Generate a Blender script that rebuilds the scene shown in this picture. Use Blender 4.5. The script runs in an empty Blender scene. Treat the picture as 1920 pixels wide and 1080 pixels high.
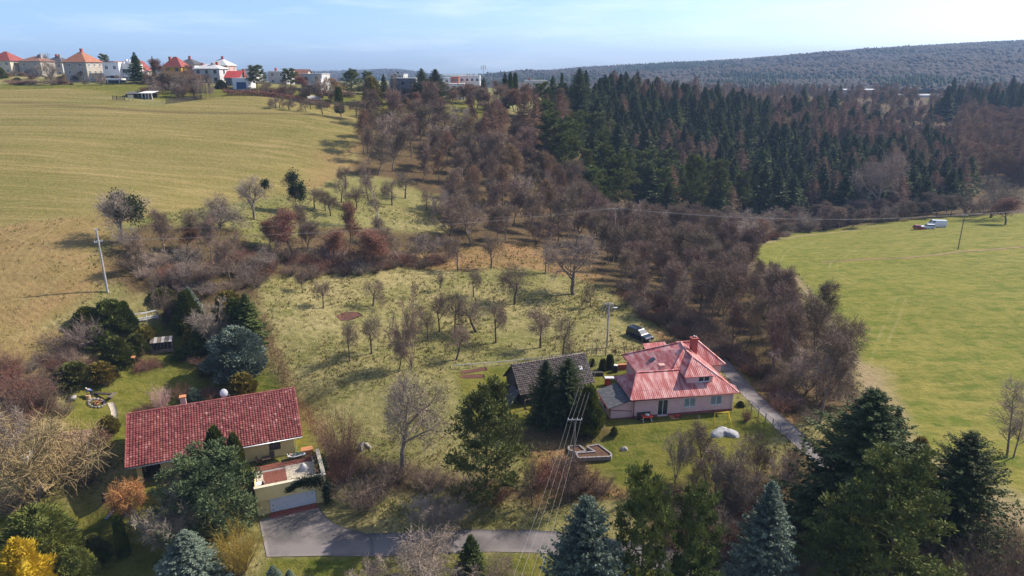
import bpy, bmesh, math, random
import numpy as np
from mathutils import Vector, Matrix, Euler
random.seed(7); np.random.seed(7)
sc = bpy.context.scene
COL = sc.collection
R = math.radians

# ------------------------------------------------------------------ camera
CAM_Z = 46.0; FPX = 1297.0; PITCH = R(17.5)
cam_data = bpy.data.cameras.new('camera'); cam_data.sensor_width = 36.0
cam_data.lens = 36.0*FPX/1920.0; cam_data.clip_end = 60000.0; cam_data.clip_start = 0.5
cam = bpy.data.objects.new('camera', cam_data); COL.objects.link(cam)
cam.location = (0, 0, CAM_Z); cam.rotation_euler = (R(90)-PITCH, 0, 0)
sc.camera = cam

# ------------------------------------------------------------------ sky, sun, exposure
SUN_EL, SUN_AZ = R(41), R(25)            # azimuth measured from +X towards +Y
SUN = Vector((math.cos(SUN_EL)*math.cos(SUN_AZ), math.cos(SUN_EL)*math.sin(SUN_AZ), math.sin(SUN_EL)))
world = bpy.data.worlds.new('World'); sc.world = world; world.use_nodes = True
wn = world.node_tree.nodes; wl = world.node_tree.links
wn.clear()
sky = wn.new('ShaderNodeTexSky'); sky.sky_type = 'NISHITA'; sky.sun_disc = False
sky.sun_elevation = SUN_EL; sky.sun_rotation = R(90)-SUN_AZ
sky.altitude = 300; sky.air_density = 0.5; sky.dust_density = 1.7; sky.ozone_density = 4.0
# thin cirrus: a little white mixed into the sky along stretched noise
geo = wn.new('ShaderNodeTexCoord')
mp = wn.new('ShaderNodeMapping'); mp.inputs['Scale'].default_value = (3.0, 3.0, 26.0)
nz = wn.new('ShaderNodeTexNoise'); nz.inputs['Scale'].default_value = 1.6; nz.inputs['Detail'].default_value = 6; nz.inputs['Roughness'].default_value = 0.6
rp = wn.new('ShaderNodeMapRange'); rp.inputs[1].default_value = 0.47; rp.inputs[2].default_value = 0.78; rp.inputs[3].default_value = 0.0; rp.inputs[4].default_value = 0.38
tint = wn.new('ShaderNodeMix'); tint.data_type = 'RGBA'; tint.blend_type = 'MULTIPLY'; tint.inputs[0].default_value = 1.0
tint.inputs[7].default_value = (0.95, 0.98, 1.0, 1)
mxs = wn.new('ShaderNodeMix'); mxs.data_type = 'RGBA'; mxs.inputs[7].default_value = (5.2, 5.5, 5.9, 1)
bg = wn.new('ShaderNodeBackground'); bg.inputs['Strength'].default_value = 0.15
wo = wn.new('ShaderNodeOutputWorld')
wl.new(geo.outputs['Generated'], mp.inputs['Vector']); wl.new(mp.outputs[0], nz.inputs['Vector'])
wl.new(nz.outputs['Fac'], rp.inputs[0]); wl.new(rp.outputs[0], mxs.inputs[0])
wl.new(sky.outputs[0], tint.inputs[6]); wl.new(tint.outputs[2], mxs.inputs[6]); wl.new(mxs.outputs[2], bg.inputs['Color'])
wl.new(bg.outputs[0], wo.inputs['Surface'])
sd = bpy.data.lights.new('sun', 'SUN'); sd.energy = 4.0; sd.angle = R(0.53); sd.color = (1.0, 0.91, 0.78)
sun = bpy.data.objects.new('sun', sd); COL.objects.link(sun)
sun.rotation_euler = (-SUN).to_track_quat('-Z', 'Y').to_euler(); sun.location = (100, 60, 150)
sc.view_settings.view_transform = 'Standard'; sc.view_settings.look = 'None'
sc.view_settings.gamma = 1.0; sc.view_settings.use_curve_mapping = False
sc.view_settings.exposure = 0.80
sc.cycles.max_bounces = 5; sc.cycles.diffuse_bounces = 2; sc.cycles.glossy_bounces = 2
sc.cycles.transmission_bounces = 3; sc.cycles.volume_bounces = 0; sc.cycles.transparent_max_bounces = 6
sc.cycles.use_denoising = True; sc.cycles.denoising_prefilter = 'NONE'
sc.cycles.caustics_reflective = False; sc.cycles.caustics_refractive = False

# ------------------------------------------------------------------ picking points of the place
_C = np.array([0, 0, CAM_Z]); _F = np.array([0, math.cos(PITCH), -math.sin(PITCH)]); _U = np.array([0, math.sin(PITCH), math.cos(PITCH)])
def ray(px, py): return _F+np.array([1., 0, 0])*(px-960)/FPX-_U*(py-540)/FPX
def atz(px, py, z):
    d = ray(px, py); return _C+d*((z-CAM_Z)/d[2])
def proj(P):
    q = np.asarray(P, float)-_C; Z = q@_F
    return 960+FPX*q[0]/Z, 540-FPX*(q@_U)/Z, Z

# ------------------------------------------------------------------ terrain height
CP = []
for a in [(550,955,-1),(520,1040,-1),(750,1020,-1),(960,1080,-1.5),(1000,1010,-1),(1220,1045,-.6),(300,1000,-.5),(100,960,.5),(100,1080,-1.5),
          (1500,1000,0),(1850,1000,0),(1900,900,.2),(700,900,.5),(900,930,.3),(1250,785,2.6),(1370,770,2.6),(1450,800,2.0),(1150,850,1.4),
          (950,800,2.2),(1000,740,2.8),(700,720,4.5),(850,600,5.0),(600,550,9),(500,570,9.8),(1138,652,3),(1200,635,3),(1100,540,4),(950,480,6.5),
          (640,510,10),(280,720,4.6),(300,640,7),(150,760,4.5),(60,700,8),(0,760,6.5),(202,548,14),(0,620,12),(300,300,24.5),
          (0,300,26),(0,450,18.5),(650,230,28),(440,420,17),(300,460,16),(550,330,20.5),(400,540,12),(520,440,14),
          (700,440,11),(850,440,8),(900,215,30),(1000,225,26),(1500,417,-11),(1750,400,-8),(1330,420,-8),(1500,520,0),(1796,468,-1),(1740,428,-5),
          (1900,700,1),(1450,460,-5),(1900,425,-4),(1640,620,.5),(1400,720,1.5),(1600,760,.8)]:
    P = atz(*a); CP.append(P)
for px, py, Zc in [(20,140,275),(60,143,278),(145,155,265),(213,152,268),(330,152,275),(395,156,275),(452,167,262),(588,173,272),(757,184,290),(853,186,320),
                   (1010,172,400),(1139,182,430),(0,165,245),(120,168,240),(230,186,232),(370,186,240),(520,190,245),(640,214,235)]: CP.append(_C+ray(px, py)*Zc)
for px, d, z in [(1500,400,8),(1500,500,15),(1500,800,17),(1200,300,4),(1200,350,13),(1200,500,22),(1800,400,0),(1800,480,9),(1900,600,20),(1000,420,29),
                 (1000,700,28),(1700,450,9),(160,350,43),(160,600,40),(600,400,36),(850,450,33),(0,800,36),(600,800,29),(-300,100,16),(-300,200,30),
                 (2300,150,0),(2300,300,-4),(1100,200,2),(1250,230,-5),(1300,150,0),(1900,900,20)]:
    Zc = d*math.cos(PITCH)+(CAM_Z-z)*math.sin(PITCH); CP.append(np.array([(px-960)/FPX*Zc, d, z]))
for a in [(-80,20,-2),(80,20,0),(0,-40,-3),(-200,30,8),(200,30,0)]: CP.append(np.array(a, float))
CP = np.array(CP)
_S = 100.0
def _tps(r2): return np.where(r2 > 1e-12, 0.5*r2*np.log(np.maximum(r2, 1e-12)), 0)
_n = len(CP); _X = CP[:, :2]/_S
_K = _tps(((_X[:, None]-_X[None])**2).sum(-1))+np.eye(_n)*0.004
_Pm = np.hstack([np.ones((_n, 1)), _X])
_A = np.block([[_K, _Pm], [_Pm.T, np.zeros((3, 3))]])
_W = np.linalg.solve(_A, np.concatenate([CP[:, 2], np.zeros(3)]))
PADS = []     # cx, cy, half length, half width, angle, z, blend
def hgt(x, y):
    x = np.atleast_1d(np.asarray(x, float)); y = np.atleast_1d(np.asarray(y, float))
    sh = x.shape; x = x.ravel(); y = y.ravel(); out = np.empty(len(x))
    for i in range(0, len(x), 40000):
        q = np.stack([x[i:i+40000], y[i:i+40000]], 1)/_S
        k = _tps(((q[:, None]-_X[None])**2).sum(-1))
        out[i:i+40000] = k@_W[:_n]+_W[_n]+q@_W[_n+1:]
    d = np.hypot(x, y); t = np.clip((d-750)/400, 0, 1); t = t*t*(3-2*t)
    out = np.clip(out, -16, 46)
    out = out*(1-t)+18*t
    out += 0.25*np.sin(x*.11+1.3*np.sin(y*.07))*np.sin(y*.13+.7)*np.clip((d-60)/60, 0, 1)
    for cx, cy, hl, hw, an, z, bl in PADS:
        dx = x-cx; dy = y-cy; u = dx*math.cos(an)+dy*math.sin(an); v = -dx*math.sin(an)+dy*math.cos(an)
        e = np.hypot(np.maximum(np.abs(u)-hl, 0), np.maximum(np.abs(v)-hw, 0)); w = np.clip(1-e/bl, 0, 1); w = w*w*(3-2*w)
        out = out*(1-w)+z*w
    return out.reshape(sh)
def h1(x, y): return float(hgt(x, y)[0])
_ts = np.concatenate([np.arange(25, 400, .7), np.arange(400, 1500, 4.)])
def G(px, py):
    """the point of the terrain seen at a pixel of the 1920 x 1080 photograph"""
    d = ray(px, py); P = _C+d[None]*_ts[:, None]; below = P[:, 2] < hgt(P[:, 0], P[:, 1])
    if not below.any(): return P[-1]
    i = int(np.argmax(below)); a, b = _ts[max(i-1, 0)], _ts[i]
    for _ in range(12):
        m = (a+b)/2; Q = _C+d*m
        if Q[2] < h1(Q[0], Q[1]): b = m
        else: a = m
    Q = _C+d*b; Q[2] = h1(Q[0], Q[1]); return Q
def find(px, top, H, dmin=35, dmax=900):
    """the point of the terrain where a thing of height H, standing in column px, reaches up to row top"""
    ds = np.concatenate([np.arange(dmin, 400, .8), np.arange(400, dmax, 4.)])
    best = None
    X = np.array([(px-960)/FPX])
    x = ds*0; z = ds*0
    for _ in range(3):
        Zc = ds*math.cos(PITCH)+(CAM_Z-z-H*.5)*math.sin(PITCH); x = X[0]*Zc; z = hgt(x, ds)
    v = np.array([proj((x[i], ds[i], z[i]+H))[1] for i in range(len(ds))])
    s = np.where((v[:-1] >= top) & (v[1:] < top))[0]
    i = int(s[0]) if len(s) else int(np.argmin(abs(v-top)))
    return np.array([x[i], ds[i], z[i]])
def top_height(base, top):
    """height that makes a thing at base reach up to row top"""
    x, y, z = base; d = ray(960, top); # row only
    lo, hi = .1, 60.
    for _ in range(30):
        m = (lo+hi)/2
        if proj((x, y, z+m))[1] > top: lo = m
        else: hi = m
    return lo

# pads for the buildings
HA = R(22.0)                                    # axis of the yellow house
HX = np.array([math.cos(HA), math.sin(HA)]); HY = np.array([-math.sin(HA), math.cos(HA)])
HO = np.array([-24.9, 72.88])                   # right end of its front eave
def hp(u, v): return HO+HX*u+HY*v               # u along the house (negative = left), v towards the back
c = hp(-9.3, 6.2); PADS.append((c[0], c[1], 9.5, 6.2, HA, 2.0, 5))
c = hp(-2.0, -8.3); PADS.append((c[0], c[1], 6, 2.4, HA, -1.02, 3))
PA = R(9.3); PX = np.array([math.cos(PA), math.sin(PA)]); PY = np.array([-math.sin(PA), math.cos(PA)]); PO = np.array([15.66, 80.95])
def pp(u, v): return PO+PX*u+PY*v
c = pp(6, 6); PADS.append((c[0], c[1], 9.5, 7, PA, 2.6, 4))

# ------------------------------------------------------------------ helpers
def tag(o, label=None, cat=None, group=None, kind=None):
    if label: o['label'] = label
    if cat: o['category'] = cat
    if group: o['group'] = group
    if kind: o['kind'] = kind
    return o
def empty(name, loc=(0, 0, 0), rz=0.0):
    o = bpy.data.objects.new(name, None); COL.objects.link(o); o.location = loc; o.rotation_euler = (0, 0, rz); o.empty_display_size = .3
    return o
def npmesh(name, V, F, mats=(), mi=None, smooth=False):
    """mesh from numpy: V (n,3); F a list of int arrays (m,3) or (m,4)"""
    me = bpy.data.meshes.new(name)
    V = np.ascontiguousarray(V, np.float32); F = [np.asarray(f, np.int32) for f in (F if isinstance(F, (list, tuple)) else [F]) if len(f)]
    me.vertices.add(len(V)); me.vertices.foreach_set('co', V.ravel())
    li = np.concatenate([f.ravel() for f in F]); tot = np.concatenate([np.full(len(f), f.shape[1], np.int32) for f in F])
    st = np.concatenate([[0], np.cumsum(tot)[:-1]]).astype(np.int32)
    me.loops.add(len(li)); me.loops.foreach_set('vertex_index', li)
    me.polygons.add(len(tot)); me.polygons.foreach_set('loop_start', st); me.polygons.foreach_set('loop_total', tot)
    if mi is not None: me.polygons.foreach_set('material_index', np.asarray(mi, np.int32))
    if smooth: me.polygons.foreach_set('use_smooth', np.ones(len(tot), bool))
    for m in mats: me.materials.append(m)
    me.update(calc_edges=True)
    return me
def link(name, me, parent=None):
    o = bpy.data.objects.new(name, me); COL.objects.link(o)
    if parent is not None: o.parent = parent
    return o
class MB:
    """collects boxes, prisms and tubes into ONE mesh"""
    def __init__(s): s.v = []; s.f = []; s.n = 0
    def add(s, vs, fs):
        s.v += [tuple(map(float, v)) for v in vs]; s.f += [tuple(i+s.n for i in f) for f in fs]; s.n += len(vs); return s
    def box(s, x0, x1, y0, y1, z0, z1):
        return s.add([(x0,y0,z0),(x1,y0,z0),(x1,y1,z0),(x0,y1,z0),(x0,y0,z1),(x1,y0,z1),(x1,y1,z1),(x0,y1,z1)],
                     [(0,3,2,1),(4,5,6,7),(0,1,5,4),(1,2,6,5),(2,3,7,6),(3,0,4,7)])
    def bar(s, a, b, w, h=None, up=(0, 0, 1)):
        a = Vector(a); b = Vector(b); d = (b-a).normalized(); h = h or w; u = Vector(up)
        if abs(d.dot(u)) > .98: u = Vector((1, 0, 0))
        r = d.cross(u).normalized(); q = r.cross(d).normalized(); r = r*w/2; q = q*h/2
        return s.add([a-r-q, a+r-q, a+r+q, a-r+q, b-r-q, b+r-q, b+r+q, b-r+q], [(0,1,2,3),(4,7,6,5),(0,4,5,1),(1,5,6,2),(2,6,7,3),(3,7,4,0)])
    def tube(s, pts, rad, n=8, cap=True):
        pts = [Vector(p) for p in pts]; rr = rad if isinstance(rad, (list, tuple)) else [rad]*len(pts); vs = []
        for i, p in enumerate(pts):
            d = (pts[min(i+1, len(pts)-1)]-pts[max(i-1, 0)]).normalized(); u = Vector((0, 0, 1)) if abs(d.z) < .95 else Vector((1, 0, 0))
            r = d.cross(u).normalized(); q = r.cross(d).normalized()
            vs += [p+(r*math.cos(2*math.pi*k/n)+q*math.sin(2*math.pi*k/n))*rr[i] for k in range(n)]
        fs = [(i*n+k, i*n+(k+1) % n, (i+1)*n+(k+1) % n, (i+1)*n+k) for i in range(len(pts)-1) for k in range(n)]
        if cap: fs += [tuple(range(n))[::-1], tuple(range((len(pts)-1)*n, len(pts)*n))]
        return s.add(vs, fs)
    def prism(s, poly, z0, z1):
        n = len(poly); vs = [(p[0], p[1], z0) for p in poly]+[(p[0], p[1], z1) for p in poly]
        return s.add(vs, [tuple(range(n))[::-1], tuple(range(n, 2*n))]+[(i, (i+1) % n, (i+1) % n+n, i+n) for i in range(n)])
    def slab(s, quad, t):
        """a sheet of thickness t below the given polygon (3-D points)"""
        q = [Vector(p) for p in quad]; nrm = (q[1]-q[0]).cross(q[2]-q[0]).normalized()
        if nrm.z < 0: q = q[::-1]; nrm = -nrm
        n = len(q); vs = q+[p-nrm*t for p in q]
        return s.add(vs, [tuple(range(n)), tuple(range(n, 2*n))[::-1]]+[(i, i+n, (i+1) % n+n, (i+1) % n) for i in range(n)])
    def ball(s, c, r, seg=10, rings=6, sq=(1, 1, 1)):
        vs = [(c[0], c[1], c[2]-r*sq[2])]
        for i in range(1, rings):
            a = math.pi*i/rings-math.pi/2
            vs += [(c[0]+r*sq[0]*math.cos(a)*math.cos(2*math.pi*k/seg), c[1]+r*sq[1]*math.cos(a)*math.sin(2*math.pi*k/seg), c[2]+r*sq[2]*math.sin(a)) for k in range(seg)]
        vs.append((c[0], c[1], c[2]+r*sq[2])); fs = [(0, 1+(k+1) % seg, 1+k) for k in range(seg)]
        for i in range(rings-2): fs += [(1+i*seg+k, 1+i*seg+(k+1) % seg, 1+(i+1)*seg+(k+1) % seg, 1+(i+1)*seg+k) for k in range(seg)]
        t = len(vs)-1; o = 1+(rings-2)*seg; fs += [(o+k, o+(k+1) % seg, t) for k in range(seg)]
        return s.add(vs, fs)
    def build(s, name, m, parent=None, smooth=False, bevel=0):
        me = bpy.data.meshes.new(name); me.from_pydata(s.v, [], s.f)
        for x in (m if isinstance(m, (list, tuple)) else [m]): me.materials.append(x)
        if smooth: me.polygons.foreach_set('use_smooth', np.ones(len(me.polygons), bool))
        me.update(); o = link(name, me, parent)
        if bevel:
            b = o.modifiers.new('bevel', 'BEVEL'); b.width = bevel; b.segments = 2
        return o

# ------------------------------------------------------------------ materials
MAT = {}
def nt(name):
    m = bpy.data.materials.new(name); m.use_nodes = True; MAT[name] = m
    n = m.node_tree.nodes; return m, n, m.node_tree.links, n['Principled BSDF']
def mat(name, c, rough=.8, c2=None, scale=3.0, bump=0.0, bscale=None, metal=0.0, spec=.3, rnd=0.0, detail=5, stretch=(1, 1, 1), sharp=(.35, .65), coord='Object', trans=0.0):
    """two-tone noise colour, optional fine relief, optional per-object variation, optional leaf translucency"""
    m, n, l, b = nt(name)
    b.inputs['Roughness'].default_value = rough; b.inputs['Metallic'].default_value = metal; b.inputs['Specular IOR Level'].default_value = spec
    tc = n.new('ShaderNodeTexCoord'); mpn = n.new('ShaderNodeMapping'); mpn.inputs['Scale'].default_value = stretch; l.new(tc.outputs[coord], mpn.inputs[0])
    out = None
    if c2 is not None:
        x = n.new('ShaderNodeTexNoise'); x.inputs['Scale'].default_value = scale; x.inputs['Detail'].default_value = detail; l.new(mpn.outputs[0], x.inputs['Vector'])
        r = n.new('ShaderNodeMapRange'); r.inputs[1].default_value = sharp[0]; r.inputs[2].default_value = sharp[1]; l.new(x.outputs['Fac'], r.inputs[0])
        k = n.new('ShaderNodeMix'); k.data_type = 'RGBA'; k.inputs[6].default_value = (*c, 1); k.inputs[7].default_value = (*c2, 1); l.new(r.outputs[0], k.inputs[0]); out = k.outputs[2]
    if rnd:
        oi = n.new('ShaderNodeObjectInfo'); hs = n.new('ShaderNodeHueSaturation')
        m1 = n.new('ShaderNodeMapRange'); m1.inputs[3].default_value = 1-rnd; m1.inputs[4].default_value = 1+rnd; l.new(oi.outputs['Random'], m1.inputs[0]); l.new(m1.outputs[0], hs.inputs['Value'])
        m3 = n.new('ShaderNodeMath'); m3.operation = 'MULTIPLY'; m3.inputs[1].default_value = 7.31; l.new(oi.outputs['Random'], m3.inputs[0])
        m4 = n.new('ShaderNodeMath'); m4.operation = 'FRACT'; l.new(m3.outputs[0], m4.inputs[0])
        m2 = n.new('ShaderNodeMapRange'); m2.inputs[3].default_value = .5-rnd*.07; m2.inputs[4].default_value = .5+rnd*.07; l.new(m4.outputs[0], m2.inputs[0]); l.new(m2.outputs[0], hs.inputs['Hue'])
        if out is not None: l.new(out, hs.inputs['Color'])
        else: hs.inputs['Color'].default_value = (*c, 1)
        out = hs.outputs[0]
    if out is not None: l.new(out, b.inputs['Base Color'])
    else: b.inputs['Base Color'].default_value = (*c, 1)
    if bump:
        y = n.new('ShaderNodeTexNoise'); y.inputs['Scale'].default_value = bscale or scale*4; y.inputs['Detail'].default_value = 4; l.new(mpn.outputs[0], y.inputs['Vector'])
        bp = n.new('ShaderNodeBump'); bp.inputs['Strength'].default_value = 1.0; bp.inputs['Distance'].default_value = bump; l.new(y.outputs['Fac'], bp.inputs['Height']); l.new(bp.outputs[0], b.inputs['Normal'])
    if trans:
        t = n.new('ShaderNodeBsdfTranslucent'); ms = n.new('ShaderNodeMixShader'); ms.inputs[0].default_value = trans
        if out is not None: l.new(out, t.inputs['Color'])
        else: t.inputs['Color'].default_value = (*c, 1)
        l.new(b.outputs[0], ms.inputs[1]); l.new(t.outputs[0], ms.inputs[2]); l.new(ms.outputs[0], n['Material Output'].inputs['Surface'])
    return m
# ------------------------------------------------------------------ the ground: one sheet, cut by use into ground, field, meadow ... with one blended material
def pin(P, poly):
    """signed distance to a polygon, positive inside"""
    poly = np.asarray(poly)[:, :2]; n = len(poly); x, y = P[:, 0], P[:, 1]; d = np.full(len(P), 1e9); ins = np.zeros(len(P), bool)
    for i in range(n):
        a = poly[i]; b = poly[(i+1) % n]; e = b-a; L = max(e@e, 1e-9)
        t = np.clip(((x-a[0])*e[0]+(y-a[1])*e[1])/L, 0, 1); d = np.minimum(d, np.hypot(x-a[0]-t*e[0], y-a[1]-t*e[1]))
        c = ((a[1] > y) != (b[1] > y)); ins ^= c & (x < (b[0]-a[0])*(y-a[1])/((b[1]-a[1]) if b[1] != a[1] else 1e-9)+a[0])
    return np.where(ins, d, -d)
def pxpoly(pts): return np.array([G(*p) for p in pts])
def cheapnoise(x, y, s, seed=0):
    r = np.random.RandomState(seed); o = 0
    for k in range(6):
        a = r.uniform(0, 6.28); q = s*(1.6**k); o = o+np.sin((x*math.cos(a)+y*math.sin(a))*q+r.uniform(0, 6.28)+1.7*np.sin((x*math.sin(a)-y*math.cos(a))*q*.7))/(1.35**k)
    return o/2.5
FIELD, STRAW, MEADOW, ORCH, LAWN, LITTER, RUST, DIRT = range(8)
REG = [
 (LAWN, 4, [(-80,160),(400,160),(640,176),(920,185),(930,235),(700,225),(640,225),(380,190),(-80,175)]),
 (LITTER, 5, [(660,262),(720,212),(880,235),(1000,215),(1200,190),(1990,185),(1990,398),(1700,412),(1500,436),(1405,462),(1425,495),(1490,510),(1540,575),(1590,650),(1640,730),(1650,800),(1480,800),(1400,710),(1330,655),(1150,545),(1060,500),(900,470),(700,500),(490,525),(490,440),(560,430),(640,345)]),
 (LITTER, 4, [(165,470),(210,425),(300,415),(480,440),(500,545),(480,600),(330,590),(200,548)]),
 (FIELD, 1.5, [(-80,172),(60,166),(225,174),(228,196),(310,199),(375,184),(430,182),(620,187),(690,208),(672,245),(655,300),(625,345),(540,377),(480,372),(380,392),(285,408),(215,425),(185,470),(180,545),(120,590),(0,628),(-80,645)]),
 (STRAW, 5, [(-80,430),(70,420),(280,400),(215,428),(190,470),(183,548),(120,588),(0,626),(-80,640)]),
 (STRAW, 4, [(690,262),(655,310),(630,348),(545,378),(560,340),(610,290)]),
 (STRAW, 2, [(-80,660),(110,615),(150,640),(100,700),(70,790),(-80,950)]),
 (MEADOW, 1.2, [(1405,462),(1500,436),(1700,412),(1990,400),(1990,960),(1920,925),(1800,880),(1710,830),(1650,740),(1590,640),(1535,560),(1485,505),(1420,492)]),
 (ORCH, 2, [(492,570),(500,524),(620,510),(900,507),(960,500),(1060,520),(1150,560),(1250,630),(1300,660),(1180,690),(930,690),(930,740),(860,890),(720,860),(640,800),(580,740),(530,690),(500,620)]),
 (ORCH, 3, [(300,400),(480,378),(620,352),(640,330),(720,330),(830,370),(830,440),(700,430),(560,425),(480,430),(380,425),(300,415)]),
 (RUST, 3, [(740,485),(900,462),(1060,458),(1130,480),(1120,525),(1000,505),(900,503),(760,506)]),
 (RUST, 2, [(1230,622),(1330,650),(1420,730),(1500,800),(1480,790),(1380,690),(1250,650)]),
 (LAWN, 1.5, [(840,695),(1130,668),(1180,690),(1400,760),(1450,800),(1420,910),(1250,930),(1060,900),(1000,930),(960,860),(900,800),(860,740)]),
 (LAWN, 1.5, [(105,760),(160,700),(250,610),(340,600),(430,700),(500,690),(560,740),(575,790),(600,850),(420,870),(230,850),(110,820)]),
 (LAWN, 3, [(-80,940),(320,900),(340,1000),(330,1120),(-80,1120)]),
 (LAWN, 1, [(500,1046),(760,1042),(1000,1034),(1250,1062),(1250,1120),(480,1120)]),
 (ORCH, 2, [(610,955),(700,900),(800,915),(900,935),(1040,960),(1040,1000),(760,1000),(690,1003),(640,990)]),
 (LITTER, 2, [(600,830),(660,830),(760,885),(900,900),(1040,920),(1040,945),(900,940),(760,915),(640,900)]),
 (LITTER, 2.5, [(940,810),(1050,760),(1120,800),(1040,850),(960,860)]),
 (RUST, 1.2, [(1000,830),(1090,835),(1100,880),(1180,930),(1000,940)]),
 (LITTER, 3, [(1220,930),(1420,880),(1500,840),(1700,850),(1900,960),(1990,1000),(1990,1120),(1240,1120)]),
]
ax = np.concatenate([-np.geomspace(118, 5200, 40)[::-1], np.arange(-117, 117.1, .9), np.geomspace(118, 5200, 40)])
ay = np.concatenate([-np.geomspace(12, 400, 6)[::-1], np.arange(-10, 50, 6), np.arange(50, 140, .8), np.arange(140, 330, 1.6), np.geomspace(332, 5600, 50)])
gx, gy = np.meshgrid(ax, ay); nyy, nxx = gx.shape
gz = hgt(gx, gy); GV = np.stack([gx.ravel(), gy.ravel(), gz.ravel()], 1)
e = .4; gnx = -(hgt(gx+e, gy)-hgt(gx-e, gy))/(2*e); gny = -(hgt(gx, gy+e)-hgt(gx, gy-e))/(2*e)
GN = np.stack([gnx.ravel(), gny.ravel(), np.ones(gx.size)], 1); GN /= np.linalg.norm(GN, axis=1)[:, None]
Wt = np.zeros((len(GV), 8)); _fr = np.clip((GV[:, 0]-20)/60, 0, 1)*(GV[:, 1] > 300); Wt[:, ORCH] = 1-_fr; Wt[:, LITTER] = _fr
far = np.hypot(GV[:, 0], GV[:, 1]) > 450
near_i = np.where(~far)[0]; Pn = GV[near_i]; jit = cheapnoise(Pn[:, 0], Pn[:, 1], .25, 3)
REGP = []
for ty, s, pts in REG:
    poly = pxpoly(pts); REGP.append((ty, poly)); a = np.clip(.5+(pin(Pn, poly)+jit*s*.8)/(2*s*.6), 0, 1); a = a*a*(3-2*a)
    if ty == STRAW: a = a*np.clip(.75+.35*cheapnoise(Pn[:, 0], Pn[:, 1], .12, 9), 0, 1)
    w = Wt[near_i]; w *= (1-a)[:, None]; w[:, ty] += a; Wt[near_i] = w
# trodden and driven ground: pale earth along the tracks
for pts, wd in [([(1625,690),(1648,750),(1680,815),(1740,880),(1830,930),(1960,985)], 2.6), ([(1410,460),(1500,442),(1640,424)], 1.0),
                ([(1640,730),(1600,670),(1545,590),(1490,520)], .7)]:
    Q = pxpoly(pts); d = np.full(len(Pn), 1e9)
    for i in range(len(Q)-1):
        ea = Q[i+1, :2]-Q[i, :2]; t = np.clip(((Pn[:, :2]-Q[i, :2])@ea)/(ea@ea), 0, 1); d = np.minimum(d, np.linalg.norm(Pn[:, :2]-Q[i, :2]-t[:, None]*ea, axis=1))
    a = np.clip(1.3-d/wd+.4*jit, 0, 1)*.85; w = Wt[near_i]; w *= (1-a)[:, None]; w[:, DIRT] += a; Wt[near_i] = w

TRK = np.full(len(GV), 50.0)
for pts in ([(1700,426),(1560,444),(1475,466),(1448,500),(1486,540),(1536,590),(1578,660),(1628,740),(1690,832),(1800,905)], [(1690,560),(1655,640),(1640,700),(1622,735)], [(1600,470),(1565,490),(1560,512),(1600,530)],
            [(-30,425),(70,455),(118,500),(80,545),(-30,568)], [(10,545),(48,470),(90,425),(180,392)], [(60,570),(92,500),(135,448),(230,410)], [(-30,512),(60,520),(150,500),(182,470)], [(560,372),(610,352),(640,325),(645,290),(640,262)], [(-30,390),(200,372),(420,352)]):
    Q_ = pxpoly(pts)
    for i in range(len(Q_)-1):
        ea = Q_[i+1, :2]-Q_[i, :2]; t = np.clip(((Pn[:, :2]-Q_[i, :2])@ea)/(ea@ea), 0, 1); TRK[near_i] = np.minimum(TRK[near_i], np.linalg.norm(Pn[:, :2]-Q_[i, :2]-t[:, None]*ea, axis=1))
Q_ = pxpoly([(-30,190),(100,196),(215,205),(480,213),(655,223)]); d = np.full(len(Pn), 1e9)
for i in range(len(Q_)-1): ea = Q_[i+1, :2]-Q_[i, :2]; t = np.clip(((Pn[:, :2]-Q_[i, :2])@ea)/(ea@ea), 0, 1); d = np.minimum(d, np.linalg.norm(Pn[:, :2]-Q_[i, :2]-t[:, None]*ea, axis=1))
a = np.clip(1.4-d/1.3, 0, 1)*.7; w = Wt[near_i]; w *= (1-a)[:, None]; w[:, LITTER] += a; Wt[near_i] = w

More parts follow.
